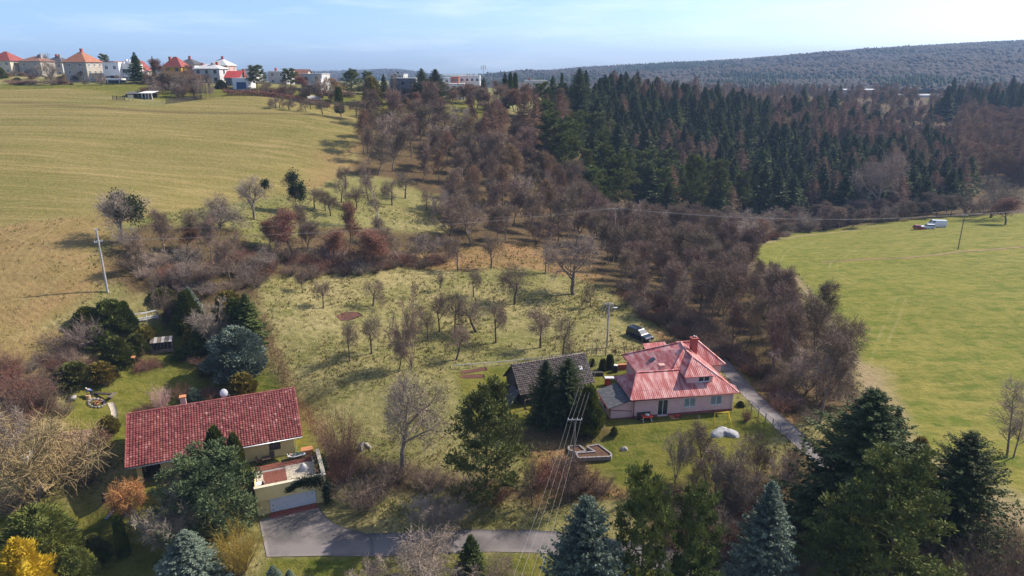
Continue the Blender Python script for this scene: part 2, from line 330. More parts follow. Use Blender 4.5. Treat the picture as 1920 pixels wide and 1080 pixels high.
def ground_material():
    m, n, l, b = nt('ground'); b.inputs['Roughness'].default_value = .95; b.inputs['Specular IOR Level'].default_value = .1
    tc = n.new('ShaderNodeTexCoord'); co = tc.outputs['Object']
    a1 = n.new('ShaderNodeAttribute'); a1.attribute_name = 'use_a'; a2 = n.new('ShaderNodeAttribute'); a2.attribute_name = 'use_b'
    s1 = n.new('ShaderNodeSeparateColor'); s2 = n.new('ShaderNodeSeparateColor'); l.new(a1.outputs['Color'], s1.inputs[0]); l.new(a2.outputs['Color'], s2.inputs[0])
    wts = [s1.outputs[0], s1.outputs[1], s1.outputs[2], a1.outputs['Alpha'], s2.outputs[0], s2.outputs[1], s2.outputs[2], a2.outputs['Alpha']]
    def noise(scale, detail=5, rough=.55, st=(1, 1, 1), rot=0, lo=.35, hi=.65, dist=0):
        mp = n.new('ShaderNodeMapping'); mp.inputs['Scale'].default_value = st; mp.inputs['Rotation'].default_value = (0, 0, rot); l.new(co, mp.inputs[0])
        x = n.new('ShaderNodeTexNoise'); x.inputs['Scale'].default_value = scale; x.inputs['Detail'].default_value = detail; x.inputs['Roughness'].default_value = rough; x.inputs['Distortion'].default_value = dist
        l.new(mp.outputs[0], x.inputs['Vector']); r = n.new('ShaderNodeMapRange'); r.inputs[1].default_value = lo; r.inputs[2].default_value = hi; l.new(x.outputs['Fac'], r.inputs[0]); return r.outputs[0]
    def mix(f, a, c):
        k = n.new('ShaderNodeMix'); k.data_type = 'RGBA'
        for i, v in ((6, a), (7, c)):
            if isinstance(v, tuple): k.inputs[i].default_value = (*v, 1)
            else: l.new(v, k.inputs[i])
        if isinstance(f, float): k.inputs[0].default_value = f
        else: l.new(f, k.inputs[0])
        return k.outputs[2]
    def mul(f, v):
        k = n.new('ShaderNodeMath'); k.operation = 'MULTIPLY'; l.new(f, k.inputs[0])
        if isinstance(v, float): k.inputs[1].default_value = v
        else: l.new(v, k.inputs[1])
        return k.outputs[0]
    big = noise(.018, 3, lo=.40, hi=.60); mid = noise(.14, 6, .62, lo=.40, hi=.60); tuft = noise(1.1, 6, .7, lo=.40, hi=.62); fine = noise(4.5, 4, .75, lo=.34, hi=.66)
    blade = noise(1.2, 6, .72, st=(.45, 1.5, 1), rot=.35, lo=.42, hi=.60); clump = noise(.42, 5, .68, lo=.42, hi=.58)
    rows = noise(.62, 6, .7, st=(.016, 1, 1), rot=-.07, lo=.41, hi=.59); rows2 = noise(.17, 3, .6, st=(.05, 1, 1), rot=-.05, lo=.38, hi=.62); rows3 = noise(.28, 4, .6, st=(.01, 1, 1), rot=-.08, lo=.44, hi=.60)
    streak = noise(.45, 6, .66, st=(.25, 1, 1), rot=.25, lo=.41, hi=.60)
    # sown field: green drill rows between stubble
    fld = mix(rows, (.195, .178, .038), (.45, .335, .130)); fld = mix(mul(rows3, .60), fld, (.160, .160, .030)); fld = mix(mul(rows2, .40), fld, (.190, .190, .036)); fld = mix(mul(big, .35), fld, (.38, .29, .100)); fld = mix(mul(tuft, .25), fld, (.58, .45, .20))
    trk = n.new('ShaderNodeTexWave'); trk.wave_type = 'RINGS'; trk.rings_direction = 'Z'; trk.inputs['Scale'].default_value = .33; trk.inputs['Distortion'].default_value = 3.0; trk.inputs['Detail'].default_value = 2; trk.inputs['Detail Scale'].default_value = .3
    mpt = n.new('ShaderNodeMapping'); mpt.inputs['Location'].default_value = (58, -118, 0); l.new(co, mpt.inputs[0]); l.new(mpt.outputs[0], trk.inputs['Vector'])
    stw = mix(clump, (.47, .300, .125), (.36, .225, .098)); stw = mix(mul(trk.outputs['Fac'], .45), stw, (.56, .39, .19)); stw = mix(mul(mid, .40), stw, (.25, .20, .050)); stw = mix(mul(tuft, .40), stw, (.27, .165, .075))
    mdw = mix(streak, (.175, .222, .026), (.365, .325, .072)); mdw = mix(mul(big, .55), mdw, (.20, .235, .022)); mdw = mix(mul(blade, .45), mdw, (.10, .130, .014)); mdw = mix(mul(clump, .38), mdw, (.47, .37, .095))
    orc = mix(mid, (.180, .190, .034), (.47, .385, .165)); orc = mix(mul(blade, .75), orc, (.55, .45, .21)); orc = mix(mul(tuft, .50), orc, (.085, .098, .016)); orc = mix(mul(big, .50), orc, (.125, .160, .018)); orc = mix(mul(fine, .25), orc, (.62, .50, .25))
    lwn = mix(mid, (.110, .150, .012), (.235, .215, .032)); lwn = mix(mul(tuft, .55), lwn, (.060, .088, .009)); lwn = mix(mul(clump, .5), lwn, (.275, .245, .050)); lwn = mix(mul(blade, .35), lwn, (.36, .30, .09))
    lit = mix(mid, (.105, .066, .038), (.20, .125, .066)); lit = mix(mul(tuft, .6), lit, (.050, .036, .021)); lit = mix(mul(clump, .35), lit, (.135, .125, .028)); lit = mix(mul(fine, .35), lit, (.30, .20, .105))
    rst = mix(clump, (.33, .170, .070), (.47, .275, .115)); rst = mix(mul(tuft, .6), rst, (.18, .095, .042)); rst = mix(mul(fine, .4), rst, (.60, .42, .21)); rst = mix(mul(mid, .3), rst, (.2, .18, .04))
    drt = mix(mid, (.54, .40, .24), (.42, .30, .165)); drt = mix(mul(tuft, .5), drt, (.28, .23, .08)); drt = mix(mul(fine, .3), drt, (.64, .50, .32))
    acc = None
    for wgt, colr in zip(wts, [fld, stw, mdw, orc, lwn, lit, rst, drt]):
        vm = n.new('ShaderNodeVectorMath'); vm.operation = 'SCALE'; l.new(colr, vm.inputs[0]); l.new(wgt, vm.inputs['Scale'])
        if acc is None: acc = vm.outputs[0]
        else:
            ad = n.new('ShaderNodeVectorMath'); ad.operation = 'ADD'; l.new(acc, ad.inputs[0]); l.new(vm.outputs[0], ad.inputs[1]); acc = ad.outputs[0]
    ta = n.new('ShaderNodeAttribute'); ta.attribute_name = 'track'
    def mth(op, a, v):
        k = n.new('ShaderNodeMath'); k.operation = op; k.use_clamp = op == 'MULTIPLY_ADD'; l.new(a, k.inputs[0])
        for i, q in enumerate(v if isinstance(v, tuple) else (v,)): k.inputs[i+1].default_value = q
        return k.outputs[0]
    tl = mth('MULTIPLY_ADD', mth('ABSOLUTE', mth('SUBTRACT', ta.outputs['Fac'], .85), 0.0), (-2.6, 1.15)); acc = mix(mul(mul(tl, mid), .34), acc, (.52, .42, .19))
    sc_ = n.new('ShaderNodeVectorMath'); sc_.operation = 'SCALE'; sc_.inputs['Scale'].default_value = .66; l.new(acc, sc_.inputs[0]); l.new(sc_.outputs[0], b.inputs['Base Color'])
    ad = n.new('ShaderNodeMath'); ad.operation = 'ADD'; l.new(tuft, ad.inputs[0]); l.new(mul(fine, .4), ad.inputs[1])
    bp = n.new('ShaderNodeBump'); bp.inputs['Distance'].default_value = .10; bp.inputs['Strength'].default_value = .8; l.new(ad.outputs[0], bp.inputs['Height']); l.new(bp.outputs[0], b.inputs['Normal'])
    return m
GM = ground_material()
idx = np.arange(nyy*nxx).reshape(nyy, nxx)
Q = np.stack([idx[:-1, :-1], idx[:-1, 1:], idx[1:, 1:], idx[1:, :-1]], -1).reshape(-1, 4)
fw = Wt[Q].mean(1); own = np.argmax(np.stack([fw[:, FIELD]+fw[:, STRAW], fw[:, MEADOW], fw[:, ORCH]+fw[:, LAWN]+fw[:, LITTER]+fw[:, RUST]+fw[:, DIRT]], 1), 1)
def ground_piece(name, sel, label):
    q = Q[sel]; used, inv = np.unique(q, return_inverse=True); me = npmesh(name, GV[used], inv.reshape(-1, 4), [GM], smooth=True)
    for nm, k in (('use_a', 0), ('use_b', 4)):
        at = me.color_attributes.new(nm, 'FLOAT_COLOR', 'POINT'); at.data.foreach_set('color', np.ascontiguousarray(Wt[used][:, k:k+4], np.float32).ravel())
    at = me.attributes.new('track', 'FLOAT', 'POINT'); at.data.foreach_set('value', TRK[used].astype(np.float32))
    me.normals_split_custom_set_from_vertices(GN[used].astype(float).tolist())
    return tag(link(name, me), label, None, None, 'structure')
ground_piece('ground', own == 2, 'grassy sloping ground with dry tufts, lawns and leaf litter under the trees')
ground_piece('field', own == 0, 'sown field with pale stubble rows rising to the houses')
ground_piece('meadow', own == 1, 'yellow green mown meadow beside the stream woods')

def resample(pts, step):
    pts = np.asarray(pts, float); d = np.concatenate([[0], np.cumsum(np.linalg.norm(np.diff(pts[:, :2], axis=0), axis=1))]); n = max(2, int(d[-1]/step)+1); t = np.linspace(0, d[-1], n)
    # smooth the corners a little
    o = np.stack([np.interp(t, d, pts[:, k]) for k in range(2)], 1)
    for _ in range(6): o[1:-1] = (o[:-2]+2*o[1:-1]+o[2:])/4
    return o
def ribbon(name, left, right, m, label, off=.05, across=6, thick=0.25, kind='structure'):
    """a sheet draped on the ground between two lines of equal count, with a buried edge"""
    n = len(left); t = np.linspace(0, 1, across+1)
    P = left[:, None, :2]*(1-t)[None, :, None]+right[:, None, :2]*t[None, :, None]; z = hgt(P[..., 0], P[..., 1])+off
    V = np.concatenate([P, z[..., None]], -1).reshape(-1, 3); ii = np.arange(n*(across+1)).reshape(n, across+1)
    F = np.stack([ii[:-1, :-1], ii[:-1, 1:], ii[1:, 1:], ii[1:, :-1]], -1).reshape(-1, 4)
    rim = np.concatenate([ii[0, :], ii[1:, -1], ii[-1, :-1][::-1], ii[1:-1, 0][::-1]]); b0 = len(V); V2 = V[rim].copy(); V2[:, 2] -= thick
    k = np.arange(len(rim)); F2 = np.stack([rim, np.roll(rim, -1), b0+np.roll(k, -1), b0+k], -1)
    return tag(link(name, npmesh(name, np.concatenate([V, V2]), [F, F2], [m])), label, None, None, kind)
def lane(name, pts, w, m, label, **k):
    c = resample(pxpoly(pts), .8); d = np.gradient(c, axis=0); d /= np.linalg.norm(d, axis=1)[:, None]; nn = np.stack([-d[:, 1], d[:, 0]], 1)
    wob = (1+.06*cheapnoise(c[:, 0], c[:, 1], .5, 5))[:, None]*w/2
    return ribbon(name, c+nn*wob, c-nn*wob, m, label, **k)
m_asph = mat('asphalt', (.20, .175, .165), .9, (.10, .090, .088), .28, .015, 14, sharp=(.40, .62), detail=9)  # broad dark blotches: patched asphalt plus shadow patches painted into the colour
m_lane = mat('worn asphalt lane', (.21, .185, .18), .95, (.12, .105, .10), .5, .015, 12, sharp=(.3, .7))
m_stone = mat('path stone', (.42, .36, .29), .9, (.32, .27, .22), 4, .01)
m_leafl = None; m_soil = mat('bare soil', (.12, .06, .035), .95, (.075, .04, .025), 1.5, .08, 5)
lane('road', [(600,1022),(660,1022),(720,1022),(800,1018),(900,1014),(1000,1014),(1080,1022),(1160,1034),(1260,1052),(1400,1085)], 3.1, m_asph, 'narrow grey asphalt lane running from the driveway under the foreground trees', off=.045)
A_, D_ = G(486, 976), G(500, 1045)
rc = resample(pxpoly([(597,949),(612,974),(640,990),(700,1004)]), .5); lc = np.stack([np.linspace(A_[0], D_[0], len(rc)), np.linspace(A_[1], D_[1], len(rc))], 1)
E_ = G(700, 1040); mid_ = resample(list(rc)+[E_[:2]], .5); lc = np.stack([np.linspace(A_[0], D_[0], len(mid_)), np.linspace(A_[1], D_[1], len(mid_))], 1)
ribbon('driveway', lc, mid_, m_asph, 'grey asphalt driveway before the white garage door', off=.056, across=24)
lane('lane', [(1335,660),(1362,690),(1395,728),(1430,765),(1470,800),(1510,835),(1560,875)], 2.9, m_lane, 'worn grey lane passing the pink house along the trees', off=.05)
lane('garden_path', [(207,755),(214,762),(219,772),(218,784),(213,794),(205,806)], .75, m_stone, 'curved pale stone path across the garden lawn', off=.04, across=2)
lane('ditch', [(1540,492),(1620,486),(1700,484),(1760,478),(1800,472),(1860,468),(1940,462)], 1.1, mat('ditch earth', (.28, .17, .095), .95, (.20, .14, .06), .25), 'low earth ditch crossing the meadow past the pole', off=.05, across=3)
# ------------------------------------------------------------------ plants: how their meshes grow
def segs_mesh(name, segs, m, sides=3):
    """tapered sticks: segs rows of ax ay az bx by bz ra rb"""
    S = np.asarray(segs, float); A = S[:, :3]; B = S[:, 3:6]; D = B-A; D /= np.maximum(np.linalg.norm(D, axis=1), 1e-9)[:, None]
    ref = np.where(np.abs(D[:, 2:3]) > .9, np.array([[1., 0, 0]]), np.array([[0, 0, 1.]])); U = np.cross(D, ref); U /= np.linalg.norm(U, axis=1)[:, None]; Wv = np.cross(D, U)
    V = []
    if sides == 2:       # a flat twig
        an = np.random.rand(len(S))*math.pi; T = U*np.cos(an)[:, None]+Wv*np.sin(an)[:, None]
        V = np.stack([A-T*S[:, 6:7], A+T*S[:, 6:7], B+T*S[:, 7:8], B-T*S[:, 7:8]], 1).reshape(-1, 3); F = np.arange(len(V)).reshape(-1, 4); return V, [F]
    for P, r in ((A, S[:, 6:7]), (B, S[:, 7:8])):
        for k in range(sides):
            a = 2*math.pi*k/sides; V.append(P+(U*math.cos(a)+Wv*math.sin(a))*r)
    V = np.stack(V, 1); n = len(S); base = np.arange(n)[:, None]*2*sides; F = []
    for k in range(sides): F.append(base+np.array([[k, (k+1) % sides, sides+(k+1) % sides, sides+k]]))
    return V.reshape(-1, 3), [np.concatenate(F)]
def join(parts):
    V, F, o = [], [], 0
    for v, f in parts:
        V.append(v); F += [q+o for q in f]; o += len(v)
    return np.concatenate(V), F
def nrm(v):
    l = math.sqrt(v[0]*v[0]+v[1]*v[1]+v[2]*v[2]) or 1e-9; return (v[0]/l, v[1]/l, v[2]/l)
class Bare:
    """a leafless tree of height about 1: sticks sorted into trunk, branches and twigs"""
    def __init__(s, seed, kind):
        s.r = random.Random(seed); s.t, s.b, s.w = [], [], []; s.k = kind; s.leafpos = []
        k = kind; s.grow((0, 0, 0), nrm((s.r.uniform(-1, 1)*k.get('lean', .12), s.r.uniform(-1, 1)*k.get('lean', .12), 1)), k['trunk'], k['rad'], 0)
    def side(s, d, ang):
        a = s.r.uniform(0, 6.283); u = nrm((d[1]*1.0-d[2]*.3+.01, d[2]*.2-d[0], d[0]*.3-d[1]*.2+.02)); p = (u[1]*d[2]-u[2]*d[1], u[2]*d[0]-u[0]*d[2], u[0]*d[1]-u[1]*d[0])
        c, q = math.cos(a), math.sin(a); v = (u[0]*c+p[0]*q, u[1]*c+p[1]*q, u[2]*c+p[2]*q); ca, sa = math.cos(ang), math.sin(ang)
        return nrm((d[0]*ca+v[0]*sa, d[1]*ca+v[1]*sa, d[2]*ca+v[2]*sa))
    def grow(s, p, d, L, rad, lv):
        k = s.k; n = k['n'][lv]; r = s.r; steps = (5, 4, 3, 2, 1)[lv]; trop = k['trop'][lv]; jit = k.get('jit', .16)*(1+.5*lv); last = lv == len(k['n'])-1
        r1 = rad*(k.get('taper', .45) if lv else k.get('taper0', .55)); pts = [p]; rr = [rad]; ds = [d]
        for i in range(steps):
            d = nrm((d[0]+r.gauss(0, jit), d[1]+r.gauss(0, jit), d[2]+r.gauss(0, jit)*.6+trop)); p = (p[0]+d[0]*L/steps, p[1]+d[1]*L/steps, p[2]+d[2]*L/steps)
            q = rad+(r1-rad)*(i+1)/steps; a = pts[-1]; (s.t if lv == 0 else s.b if lv <= k.get('blev', 2) else s.w).append((*a, *p, rr[-1], q)); pts.append(p); rr.append(q); ds.append(d)
        if last: s.leafpos.append(p); return
        for i in range(n):
            f = k['from'][lv]+(1-k['from'][lv])*((i+r.random()*.8)/n); f = min(f, 1.0); x = f*steps; j = min(int(x), steps-1); g = x-j; a, b = pts[j], pts[j+1]
            q = (a[0]+(b[0]-a[0])*g, a[1]+(b[1]-a[1])*g, a[2]+(b[2]-a[2])*g); ang = R(k['ang'][lv]*r.uniform(.6, 1.35)); cd = s.side(ds[j+1], ang)
            if lv == 0 and cd[2] < k.get('minup', .15): cd = nrm((cd[0], cd[1], abs(cd[2])+k.get('minup', .15)))
            sh = 1-k.get('cone', .35)*f if lv == 0 else 1-.5*f
            s.grow(q, cd, k['len'][lv]*sh*r.uniform(.7, 1.25), max(rr[j]*k.get('rk', .6)*r.uniform(.7, 1), .0011), lv+1)
FRUIT = dict(trunk=.42, rad=.030, n=(6, 7, 7, 7, 0), len=(.46, .30, .19, .12), ang=(58, 50, 48, 45), trop=(.03, .10, .06, .02, 0), lean=.22, jit=.17)
FRUIT['from'] = (.50, .25, .2, .15)
WOOD = dict(trunk=.80, rad=.016, n=(16, 7, 6, 6, 0), len=(.36, .19, .13, .09), ang=(40, 38, 40, 42), trop=(.06, .17, .11, .06, 0), lean=.12, jit=.12, cone=.45, taper0=.2)
WOOD['from'] = (.30, .2, .15, .1)
BIG = dict(trunk=.36, rad=.028, n=(8, 8, 7, 8, 0), len=(.50, .27, .17, .10), ang=(52, 48, 46, 46), trop=(.04, .07, .04, .01, 0), lean=.12, jit=.14)
BIG['from'] = (.5, .22, .15, .1)
MULTI = dict(trunk=.12, rad=.022, n=(12, 8, 6, 6, 0), len=(.82, .24, .15, .10), ang=(34, 34, 38, 40), trop=(.0, .05, .06, .03, 0), jit=.10, minup=.6, rk=.5)
MULTI['from'] = (.1, .25, .2, .1)
SLIM = dict(trunk=.95, rad=.013, n=(26, 7, 7, 0), len=(.26, .12, .09), ang=(44, 40, 40), trop=(.05, .12, .03, 0), lean=.06, jit=.09, cone=.65, taper0=.12)
SLIM['from'] = (.22, .15, .1)
SPRAWL = dict(trunk=.22, rad=.05, n=(9, 9, 8, 7, 0), len=(.85, .42, .25, .15), ang=(62, 52, 50, 48), trop=(.0, .02, .02, 0, 0), jit=.2, minup=.1)
SPRAWL['from'] = (.35, .2, .15, .1)
WEEP = dict(trunk=.55, rad=.03, n=(11, 8, 7, 5, 0), len=(.32, .34, .25, .15), ang=(62, 50, 40, 40), trop=(.02, -.02, -.22, -.2, -.1), jit=.16, minup=.1)
WEEP['from'] = (.7, .3, .2, .1)
PROTO = {}
def fit(parts, H=1.0):
    """scale a plant's meshes so that the crown's 99th percentile of height is 1"""
    z = np.concatenate([p[0][:, 2] for p in parts if len(p[0])]); s = 1/(np.percentile(z, 99.7) if H == 1.0 else z.max())
    return [(p[0]*s, p[1]) for p in parts]
def reg(name, trunk, crown, mt, mc, smooth_trunk=True, extra=None, H=1.0):
    if extra is not None: trunk, crown, extra = fit([trunk, crown, extra])
    else: trunk, crown = fit([trunk, crown], H)
    w = np.percentile(np.hypot(crown[0][:, 0], crown[0][:, 1]), 96)
    d = dict(trunk=npmesh(name+'_trunk', trunk[0], trunk[1], [mt], smooth=smooth_trunk), w=w)
    if extra is not None:
        V, F = join([crown, extra]); mi = np.concatenate([np.zeros(sum(len(f) for f in crown[1]), int), np.ones(sum(len(f) for f in extra[1]), int)]); d['crown'] = npmesh(name+'_crown', V, F, mc, mi)
    else: d['crown'] = npmesh(name+'_crown', crown[0], crown[1], mc if isinstance(mc, list) else [mc])
    PROTO[name] = d
def bare_proto(name, seed, kind, mt, mc, twig=.0019, leaf=None):
    b = Bare(seed, kind); np.random.seed(seed)
    T = np.array(b.t); Bn = np.array(b.b); w = np.array(b.w) if len(b.w) else np.zeros((0, 8))
    if len(w): w[:, 6] = np.maximum(w[:, 6], twig*.8); w[:, 7] = twig*.45
    parts = [segs_mesh('', Bn, None, 3)]+([segs_mesh('', w, None, 2)] if len(w) else [])
    ex = None
    if leaf:
        P = np.array(b.leafpos); P = P[np.random.rand(len(P)) < leaf[0]]; ex = leaf_tris(P+np.random.normal(0, .01, P.shape), np.random.normal(0, 1, P.shape)-np.array([0, 0, .6]), leaf[1])
        reg(name, segs_mesh('', T, None, 7), join(parts), mt, [mc, leaf[2]], extra=ex)
    else: reg(name, segs_mesh('', T, None, 7), join(parts), mt, mc)
def leaf_tris(P, D, size, wide=.5, bend=True):
    """one leaf spray (a folded pair of triangles) at each point, pointing along D"""
    n = len(P); D = D/np.maximum(np.linalg.norm(D, axis=1), 1e-9)[:, None]; X = np.random.normal(0, 1, (n, 3)); S = np.cross(D, X); S /= np.maximum(np.linalg.norm(S, axis=1), 1e-9)[:, None]
    N = np.cross(S, D); L = (np.asarray(size)*np.random.uniform(.6, 1.3, n))[:, None]
    V = np.stack([P, P+D*L*.5+S*L*wide*.5+N*L*.12, P+D*L, P+D*L*.5-S*L*wide*.5+N*L*.12], 1).reshape(-1, 3); i = np.arange(n)[:, None]*4
    return V, [np.concatenate([i+np.array([[0, 1, 2]]), i+np.array([[0, 2, 3]])])]
def conifer(name, seed, mt, mc, whorls=44, per=7, sprays=9, rad=.17, base=.06, spray=.055, droop=.0, power=.8, bare_=False, trunk=.012, ragged=.25, low=.0, wide=.55, upturn=.25):
    """spruce-like crown: whorls of boughs that carry hanging sprays; with bare_ a larch without needles"""
    g = np.random.RandomState(seed); np.random.seed(seed); t = []; 
    for i in range(whorls):
        f = base+(1-base)*(max(i+g.uniform(-.3, .3), 0)/whorls)**.92; m = per if f < .85 else max(4, per-2)
        for k in range(m): t.append((max(f, base*.7)+g.uniform(-.008, .008), k*2*math.pi/m+g.uniform(0, 6.28)*.2+i*2.4))
    t = np.array(t); f, a = t[:, 0], t[:, 1]; n = len(f)
    u = (f-base)/(1-base); L = rad*np.power(np.clip(1-u, 0, 1), power)*(1-low*np.clip(.25-u, 0, 1)*3)*g.uniform(1-ragged, 1+ragged, n)+.004
    L *= 1+.15*np.sin(a*3+seed)*np.sin(f*17+seed)
    el = R(1)*(-22+62*np.power(np.clip(u, 0, 1), 1.2))-droop+g.normal(0, .10, n)
    hx, hy = np.cos(a), np.sin(a); m = sprays; s = (np.arange(m)+.6)/m
    S = np.broadcast_to(s, (n, m)); rr = L[:, None]*S*np.cos(el)[:, None]; zz = f[:, None]+L[:, None]*(np.sin(el)[:, None]*S-.22*S*(1-S)*(1-u)[:, None]+upturn*S**3*(1-u)[:, None])
    P = np.stack([hx[:, None]*rr, hy[:, None]*rr, zz], -1)
    O = np.stack([np.broadcast_to(hx[:, None], S.shape), np.broadcast_to(hy[:, None], S.shape), np.sin(el)[:, None]*np.ones_like(S)], -1); SD = np.stack([-O[..., 1], O[..., 0], np.zeros_like(S)], -1)
    parts = []
    bs = np.concatenate([np.zeros((n, 2)), f[:, None], P[:, -1]], 1); bs = np.concatenate([bs, np.full((n, 1), trunk*.22), np.full((n, 1), trunk*.06)], 1)
    mid = P[:, m//2]; b1 = np.concatenate([np.zeros((n, 2)), f[:, None], mid, np.full((n, 1), trunk*.22), np.full((n, 1), trunk*.14)], 1); b2 = np.concatenate([mid, P[:, -1], np.full((n, 1), trunk*.14), np.full((n, 1), trunk*.05)], 1)
    sz = spray*(.22+.95*np.power(1-u, .7))[:, None]*np.ones_like(S)*(1.2-.5*S)
    if bare_:
        parts += [segs_mesh('', np.concatenate([b1, b2]), None, 3)]
        for sg in (-1, 1, .3, -.3):
            D = O*.55+SD*sg+np.array([0, 0, -.25]); D = D/np.linalg.norm(D, axis=-1)[..., None]; A = P.reshape(-1, 3); Bq = (P+D*sz[..., None]*g.uniform(.6, 1.3, S.shape)[..., None]+g.normal(0, .006, P.shape)).reshape(-1, 3)
            parts.append(segs_mesh('', np.concatenate([A, Bq, np.full((len(A), 1), .0016), np.full((len(A), 1), .0007)], 1), None, 2))
    else:
        parts += [segs_mesh('', np.concatenate([b1, b2]), None, 3)]
        for sg, dz in ((-1, -.35), (1, -.35), (.25, .15), (-.3, -.8)):
            D = O*.75+SD*sg*.9+np.array([0, 0, 1.])*dz+g.normal(0, .22, P.shape); parts.append(leaf_tris((P+g.normal(0, .004, P.shape)).reshape(-1, 3), D.reshape(-1, 3), sz.ravel(), wide))
        parts.append(leaf_tris(P[:, -1], O[:, -1]+g.normal(0, .1, (n, 3)), sz[:, -1]*.9, wide))
    T = [(0, 0, 0, 0, 0, .5, trunk, trunk*.6), (0, 0, .5, 0, 0, 1.0, trunk*.6, trunk*.12), (0, 0, 1.0, 0, 0, 1.035, trunk*.12, trunk*.03)]
    reg(name, segs_mesh('', T, None, 7), join(parts), mt, mc, H=2)
def pine(name, seed, mt, mc, limbs=26, sub=7, tri=26, size=.055, rad=.30, start=.30, clump=.04, cone=.55, trunk=.016):
    """pine: bare lower stem, upswept limbs, round needle clumps at the shoots"""
    g = np.random.RandomState(seed); np.random.seed(seed); T = []; B = []; Cl = []
    lx, ly = g.normal(0, .02, 2); pt = lambda f: np.array([lx*f*f, ly*f*f, f])
    for i in range(5): a, b = pt(i/5), pt((i+1)/5); T.append((*a, *b, trunk*(1-.17*i), trunk*(1-.17*(i+1))))
    for i in range(limbs):
        f = start+(.98-start)*((i+g.uniform(0, .8))/limbs); u = (f-start)/(1-start); L = rad*(1-cone*u**1.4)*(.55+.45*min(1, u*4+.35))*g.uniform(.65, 1.15); a = i*2.4+g.uniform(-.4, .4); el = -.10+.75*u+g.normal(0, .12)
        d = np.array([math.cos(a)*math.cos(el), math.sin(a)*math.cos(el), math.sin(el)]); p = pt(f); q0 = p.copy()
        for s in range(3):
            q = q0+d*L/3; B.append((*q0, *q, trunk*.36*(1-s*.25), trunk*.36*(1-(s+1)*.25))); q0 = q; d = d+np.array([0, 0, .16])+g.normal(0, .08, 3); d /= np.linalg.norm(d)
            for j in range(max(1, sub*(s+1)//5)):
                e = d*g.uniform(.2, .9)+g.normal(0, .55, 3)+np.array([0, 0, .35]); e /= np.linalg.norm(e); c = q0+e*L*g.uniform(.10, .34); B.append((*q0, *c, trunk*.10, trunk*.06)); Cl.append(c)
        Cl.append(q0)
    Cl.append(pt(1.0)); Cl = np.array(Cl); n = len(Cl); D = g.normal(0, 1, (n, tri, 3)); D[..., 2] = np.abs(D[..., 2])*.9-.25; D /= np.linalg.norm(D, axis=-1)[..., None]
    cs = clump*g.uniform(.7, 1.3, (n, 1, 1)); P = Cl[:, None]+D*cs*g.uniform(.15, .9, (n, tri, 1)); parts = [segs_mesh('', B, None, 3), leaf_tris(P.reshape(-1, 3), (D+np.array([0, 0, .35])).reshape(-1, 3), size*.8, .42)]
    reg(name, segs_mesh('', T, None, 8), join(parts), mt, mc)
def leafy(name, seed, mt, mc, prof, n=4200, size=.07, lobes=12, lobe=.25, up=.6, wide=.5, core=.72, stem=.02, multi=1):
    """dense evergreen: leaf sprays over a lumpy body of revolution; prof(t) gives the radius at height t"""
    g = np.random.RandomState(seed); np.random.seed(seed); ph = g.uniform(0, 6.28, (lobes, 3)); fr = g.uniform(1.5, 6, (lobes, 2))
    def rad(t, a):
        s = sum(np.sin(np.round(fr[k, 0])*a+ph[k, 0])*np.sin(fr[k, 1]*4*t+ph[k, 1]) for k in range(lobes))/math.sqrt(lobes); return prof(t)*(1+lobe*s)
    t = g.power(1.25, n*3); t = 1-t if False else g.uniform(0, 1, n*3); keep = g.uniform(0, 1, n*3) < prof(t)/max(prof(np.linspace(0, 1, 50)).max(), 1e-6)+.06; t = t[keep][:n]; a = g.uniform(0, 6.283, len(t)); q = g.uniform(.62, 1.06, len(t))**.6; r = rad(t, a)*q
    P = np.stack([r*np.cos(a), r*np.sin(a), t], 1); D = np.stack([np.cos(a), np.sin(a), np.full(len(t), up)], 1)+g.normal(0, .38, (len(t), 3))
    parts = [leaf_tris(P, D, size, wide)]
    if core:  # added solid body hidden in the crown, stops light passing through
        tt = np.linspace(.02, .97, 14); aa = np.linspace(0, 2*math.pi, 15)[:-1]; TT, AA = np.meshgrid(tt, aa, indexing='ij'); RR = rad(TT, AA)*core; Vc = np.stack([RR*np.cos(AA), RR*np.sin(AA), TT], -1).reshape(-1, 3); i = np.arange(14*14).reshape(14, 14); F = np.stack([i[:-1], np.roll(i, -1, 1)[:-1], np.roll(i, -1, 1)[1:], i[1:]], -1).reshape(-1, 4); parts.append((Vc, [F]))
    T = [(0, 0, -.02, 0, 0, .5, stem, stem*.5)]+[(0, 0, 0, g.normal(0, .12), g.normal(0, .12), .4, stem*.8, stem*.3) for _ in range(multi)]
    reg(name, segs_mesh('', T, None, 6), join(parts), mt, mc)
